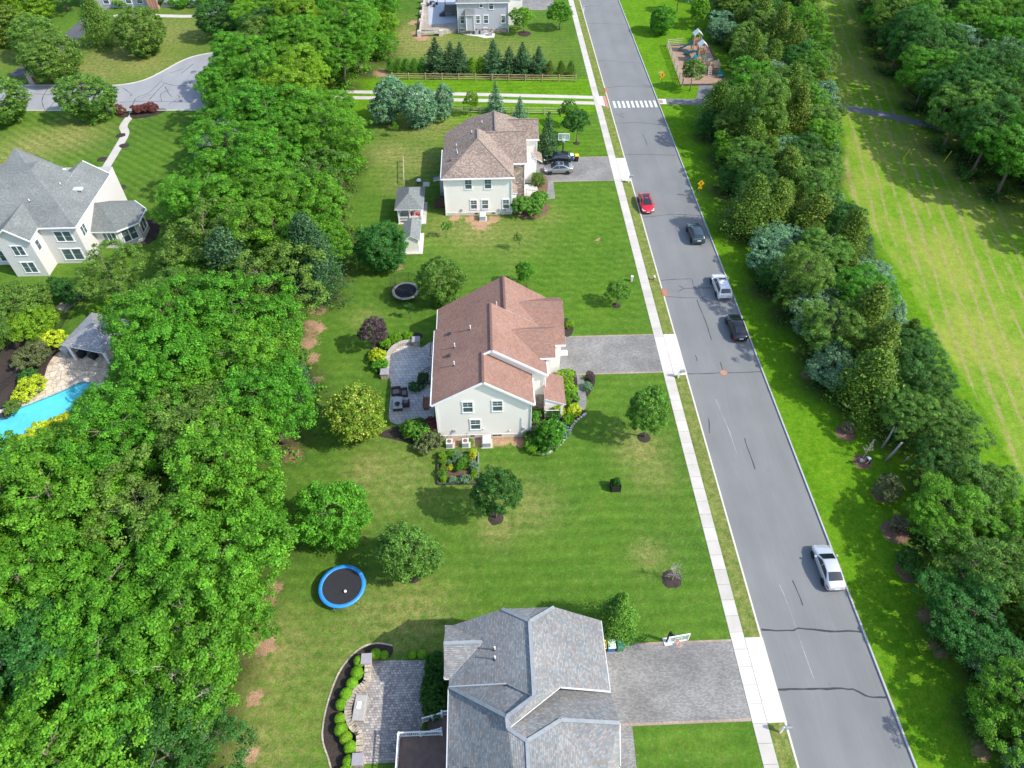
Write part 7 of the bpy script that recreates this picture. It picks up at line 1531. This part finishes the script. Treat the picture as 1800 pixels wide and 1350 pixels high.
# small caged plant on the lawn
p = at(1081, 858); o = thing('caged_plant', 'small shrub in a dark mesh guard alone on the lawn', 'plant', (p.x, p.y, 0)); MB().box(-.5, .5, -.5, -.46, 0, .9).box(-.5, .5, .46, .5, 0, .9).box(-.5, -.46, -.5, .5, 0, .9).box(.46, .5, -.5, .5, 0, .9).build('guard', M['black'], o, world=False)
c = put('foliage', PROTO['shrub'][0][0], o); c.scale = (.4, .4, .75); c.material_slots[0].link = 'OBJECT'; c.material_slots[0].material = LEAF['dark']
# bare saplings
def bare(u, v, h, spread, label, mat='bark_pale', seed=1):
    p = at(u, v); o = thing('bare_sapling', label, 'sapling', (p.x, p.y, 0)); r = random.Random(seed); mb = MB(); mb.tube([(0, 0, -.1), (.05, 0, h*.5), (0, .04, h)], [.05, .035, .01], 6); mb.build('trunk', M[mat], o, world=False); mb = MB()
    for k in range(26):
        f = r.uniform(.3, .95); a = r.uniform(0, 6.28); L = spread*(1.1-f*.6)*r.uniform(.6, 1); s_ = Vector((0, 0, h*f)); e = s_+Vector((math.cos(a)*L, math.sin(a)*L, L*r.uniform(.3, .8))); mb.tube([s_, e], [.016, .006], 4)
        for q in range(4): m_ = s_.lerp(e, r.uniform(.4, .9)); d_ = Vector((r.uniform(-1, 1), r.uniform(-1, 1), r.uniform(.1, .8)))*L*.35; mb.tube([m_, m_+d_], [.01, .004], 3)
    mb.build('twigs', M[mat], o, world=False)
bare(1181, 1020, 2.7, 1.1, 'leafless grey sapling in a dark mulch ring on the front lawn'); ring(1181, 1018, 1.0, 'dark mulch ring round the leafless grey sapling')
bare(1516, 806, 3.0, .7, 'leafless sapling beside the bending person', seed=4)
# dead tops standing out of the wood
def dead_top(u, v, h, seed):
    p = at(u, v, h*.9); o = thing('dead_tree', 'leafless grey dead tree standing among the green crowns of the wood', 'dead tree', (p.x, p.y, 0), 0, 'dead trees in the wood beside the back lawns'); r = random.Random(seed)
    MB().tube([(0, 0, -.1), (.2, .1, h*.5), (0, 0, h*.95)], [.17, .12, .04], 7).build('trunk', M['bark_pale'], o, True, False); mb = MB()
    for k in range(16):
        f = r.uniform(.5, .95); a = r.uniform(0, 6.28); L = r.uniform(1.4, 3.0)*(1.25-f*.5); s_ = Vector((.1, .05, h*f)); e = s_+Vector((math.cos(a)*L, math.sin(a)*L, L*r.uniform(.25, .8))); m_ = s_.lerp(e, .5)+Vector((r.uniform(-.2, .2), r.uniform(-.2, .2), .1)); mb.tube([s_, m_, e], [.045, .032, .01], 5)
        for q in range(6): b_ = m_.lerp(e, r.uniform(0, .9)); mb.tube([b_, b_+Vector((r.uniform(-1, 1), r.uniform(-1, 1), r.uniform(0, .9)))*L*.33], [.016, .005], 4)
    mb.build('limbs', plain('dead_wood', (.50,.46,.41), .95) if 'dead_wood' not in bpy.data.materials else bpy.data.materials['dead_wood'], o, True, False)
for i, (u, v, h) in enumerate([(290,1175,8.4),(330,1235,7.6)]): dead_top(u, v, h, i)
# mulched shrubs on the verge
for i, (u, v, r, lab) in enumerate([(1486,762,1.1,0),(1572,935,1.4,0),(1515,812,1.0,0),(1549,872,.9,0),(1597,1005,1.2,0),(1444,660,1.2,0),(1640,1082,.9,0)]): ring(u, v, r, 'reddish mulch ring on the verge below the tree belt', 'mulch_brown')['group'] = 'mulch rings on the verge'
for u, v, s_, lf in [(1488,756,.7,'straw'),(1574,926,.9,'straw')]: tp('dormant_shrub', 'dry twiggy shrub in a reddish mulch ring on the verge', u, v, s_*1.5, s_, 'shrub', lf, 'shrub', 'dry shrubs on the verge')
for u, v, lf in [(1444,652,'dark'),(1553,868,'olive'),(1600,1000,'dark'),(1645,1078,'oak'),(1468,690,'dark')]: tp('verge_shrub', 'low green shrub on the verge at the foot of the tree belt', u, v, 1.8, 1.4, 'shrub', lf, 'shrub', 'low shrubs at the foot of the tree belt')
# leaning trunks at the belt's edge
for i, (a, b, r) in enumerate([((1550,787),(1572,750),.13),((1557,810),(1585,778),.16),((1586,815),(1596,803),.09)]):
    p, q = at(*a), at(*b, 3.2); o = thing('leaning_trunk', 'pale bare trunk leaning out of the tree belt', 'tree trunk', (p.x, p.y, 0), 0, 'pale trunks leaning out of the belt'); d = q-p; MB().tube([(0, 0, -.1), d*.5+Vector((.1, 0, .1)), d], [r, r*.85, r*.6], 7).build('trunk', M['bark_pale'], o, True, False); MB().tube([d*.6, d*.85+Vector((.5, .2, .2))], [r*.4, r*.15], 5).build('limb', M['bark_pale'], o, True, False)
# ------------------------------------------------------------------ the person tending the sapling
def skin_mesh(name, verts, edges, radii, mat, parent, root=0, lv=2):
    me = bpy.data.meshes.new(name); me.from_pydata(verts, edges, []); me.materials.append(mat); o = put(name, me, parent)
    md = o.modifiers.new('Skin', 'SKIN'); md.use_smooth_shade = True
    for i, v in enumerate(me.skin_vertices[0].data): v.radius = (radii[i], radii[i]); v.use_root = (i == root)
    s_ = o.modifiers.new('Sub', 'SUBSURF'); s_.levels = lv; s_.render_levels = lv; return o
p = at(1524, 816); pe = thing('person', 'person in blue shirt and dark trousers bending over the sapling mulch', 'person', (p.x, p.y, 0), R(205))
V = [(0,0,.93),(.10,0,1.05),(.30,0,1.22),(.46,0,1.32),(.53,0,1.34),(.60,0,1.35),(.68,0,1.36),
     (0,.09,.90),(.03,.12,.50),(-.06,.13,.08),(.10,.14,.04),(0,-.09,.90),(.10,-.12,.50),(.04,-.13,.08),(.20,-.14,.04),
     (.44,.19,1.27),(.50,.22,1.00),(.60,.17,.78),(.64,.15,.70),(.44,-.19,1.27),(.52,-.22,1.00),(.64,-.16,.80),(.68,-.14,.72)]
E_ = [(0,1),(1,2),(2,3),(3,4),(4,5),(5,6),(0,7),(7,8),(8,9),(9,10),(0,11),(11,12),(12,13),(13,14),(3,15),(15,16),(16,17),(17,18),(3,19),(19,20),(20,21),(21,22)]
RD = [.12,.13,.14,.11,.055,.09,.085,.085,.06,.042,.035,.085,.06,.042,.035,.06,.045,.034,.03,.06,.045,.034,.03]
body = skin_mesh('body', V, E_, RD, M['skin'], pe)
for s_, hb in ((1, 18), (-1, 22)):
    h = Vector(V[hb])
    for f in range(4): skin_mesh('finger', [h, h+Vector((.03, s_*(-.024+f*.016), -.05)), h+Vector((.045, s_*(-.026+f*.017), -.085-.008*(f in (1, 2))))], [(0,1),(1,2)], [.010,.009,.008], M['skin'], body, 0, 1)
    skin_mesh('thumb', [h+Vector((0, -s_*.02, .01)), h+Vector((.02, -s_*.045, -.025)), h+Vector((.035, -s_*.05, -.05))], [(0,1),(1,2)], [.011,.010,.008], M['skin'], body, 0, 1)
skin_mesh('shirt', [V[0],V[1],V[2],V[3],V[15],V[16],V[19],V[20]], [(0,1),(1,2),(2,3),(3,4),(4,5),(3,6),(6,7)], [.14,.155,.165,.135,.08,.06,.08,.06], M['shirt'], pe)
skin_mesh('trousers', [(-.01,0,.93),V[7],V[8],V[9],V[11],V[12],V[13]], [(0,1),(1,2),(2,3),(0,4),(4,5),(5,6)], [.14,.105,.078,.062,.105,.078,.062], M['trousers'], pe)
MB().lathe([(0,.0),(.06,.02),(.098,.06),(.105,.11),(.085,.17),(.04,.2),(0,.205)], (.645,0,1.27), 12).build('hair', M['hair'], pe, True, False)
for s_ in (1, -1): MB().bbox(.0, .26, s_*.135-.05, s_*.135+.05, 0, .085, .03).build('shoe', M['black'], pe, world=False).location = (-.1 if s_ > 0 else 0, 0, 0)
o = thing('watering_can', 'pale bucket on the mulch beside the bending person', 'bucket', (*at(1513, 812).to_2d(), .08)); o.name = 'bucket'; MB().lathe([(0, 0), (.13, 0), (.17, .3), (.16, .3), (.12, .02), (0, .02)], (0, 0, 0), 14).build('pail', M['trim'], o, True, False); MB().tube([(.17*math.cos(t*.3142), 0, .3+.12*math.sin(t*.3142)) for t in range(11)], .008, 5).build('handle', M['metal'], o, world=False)
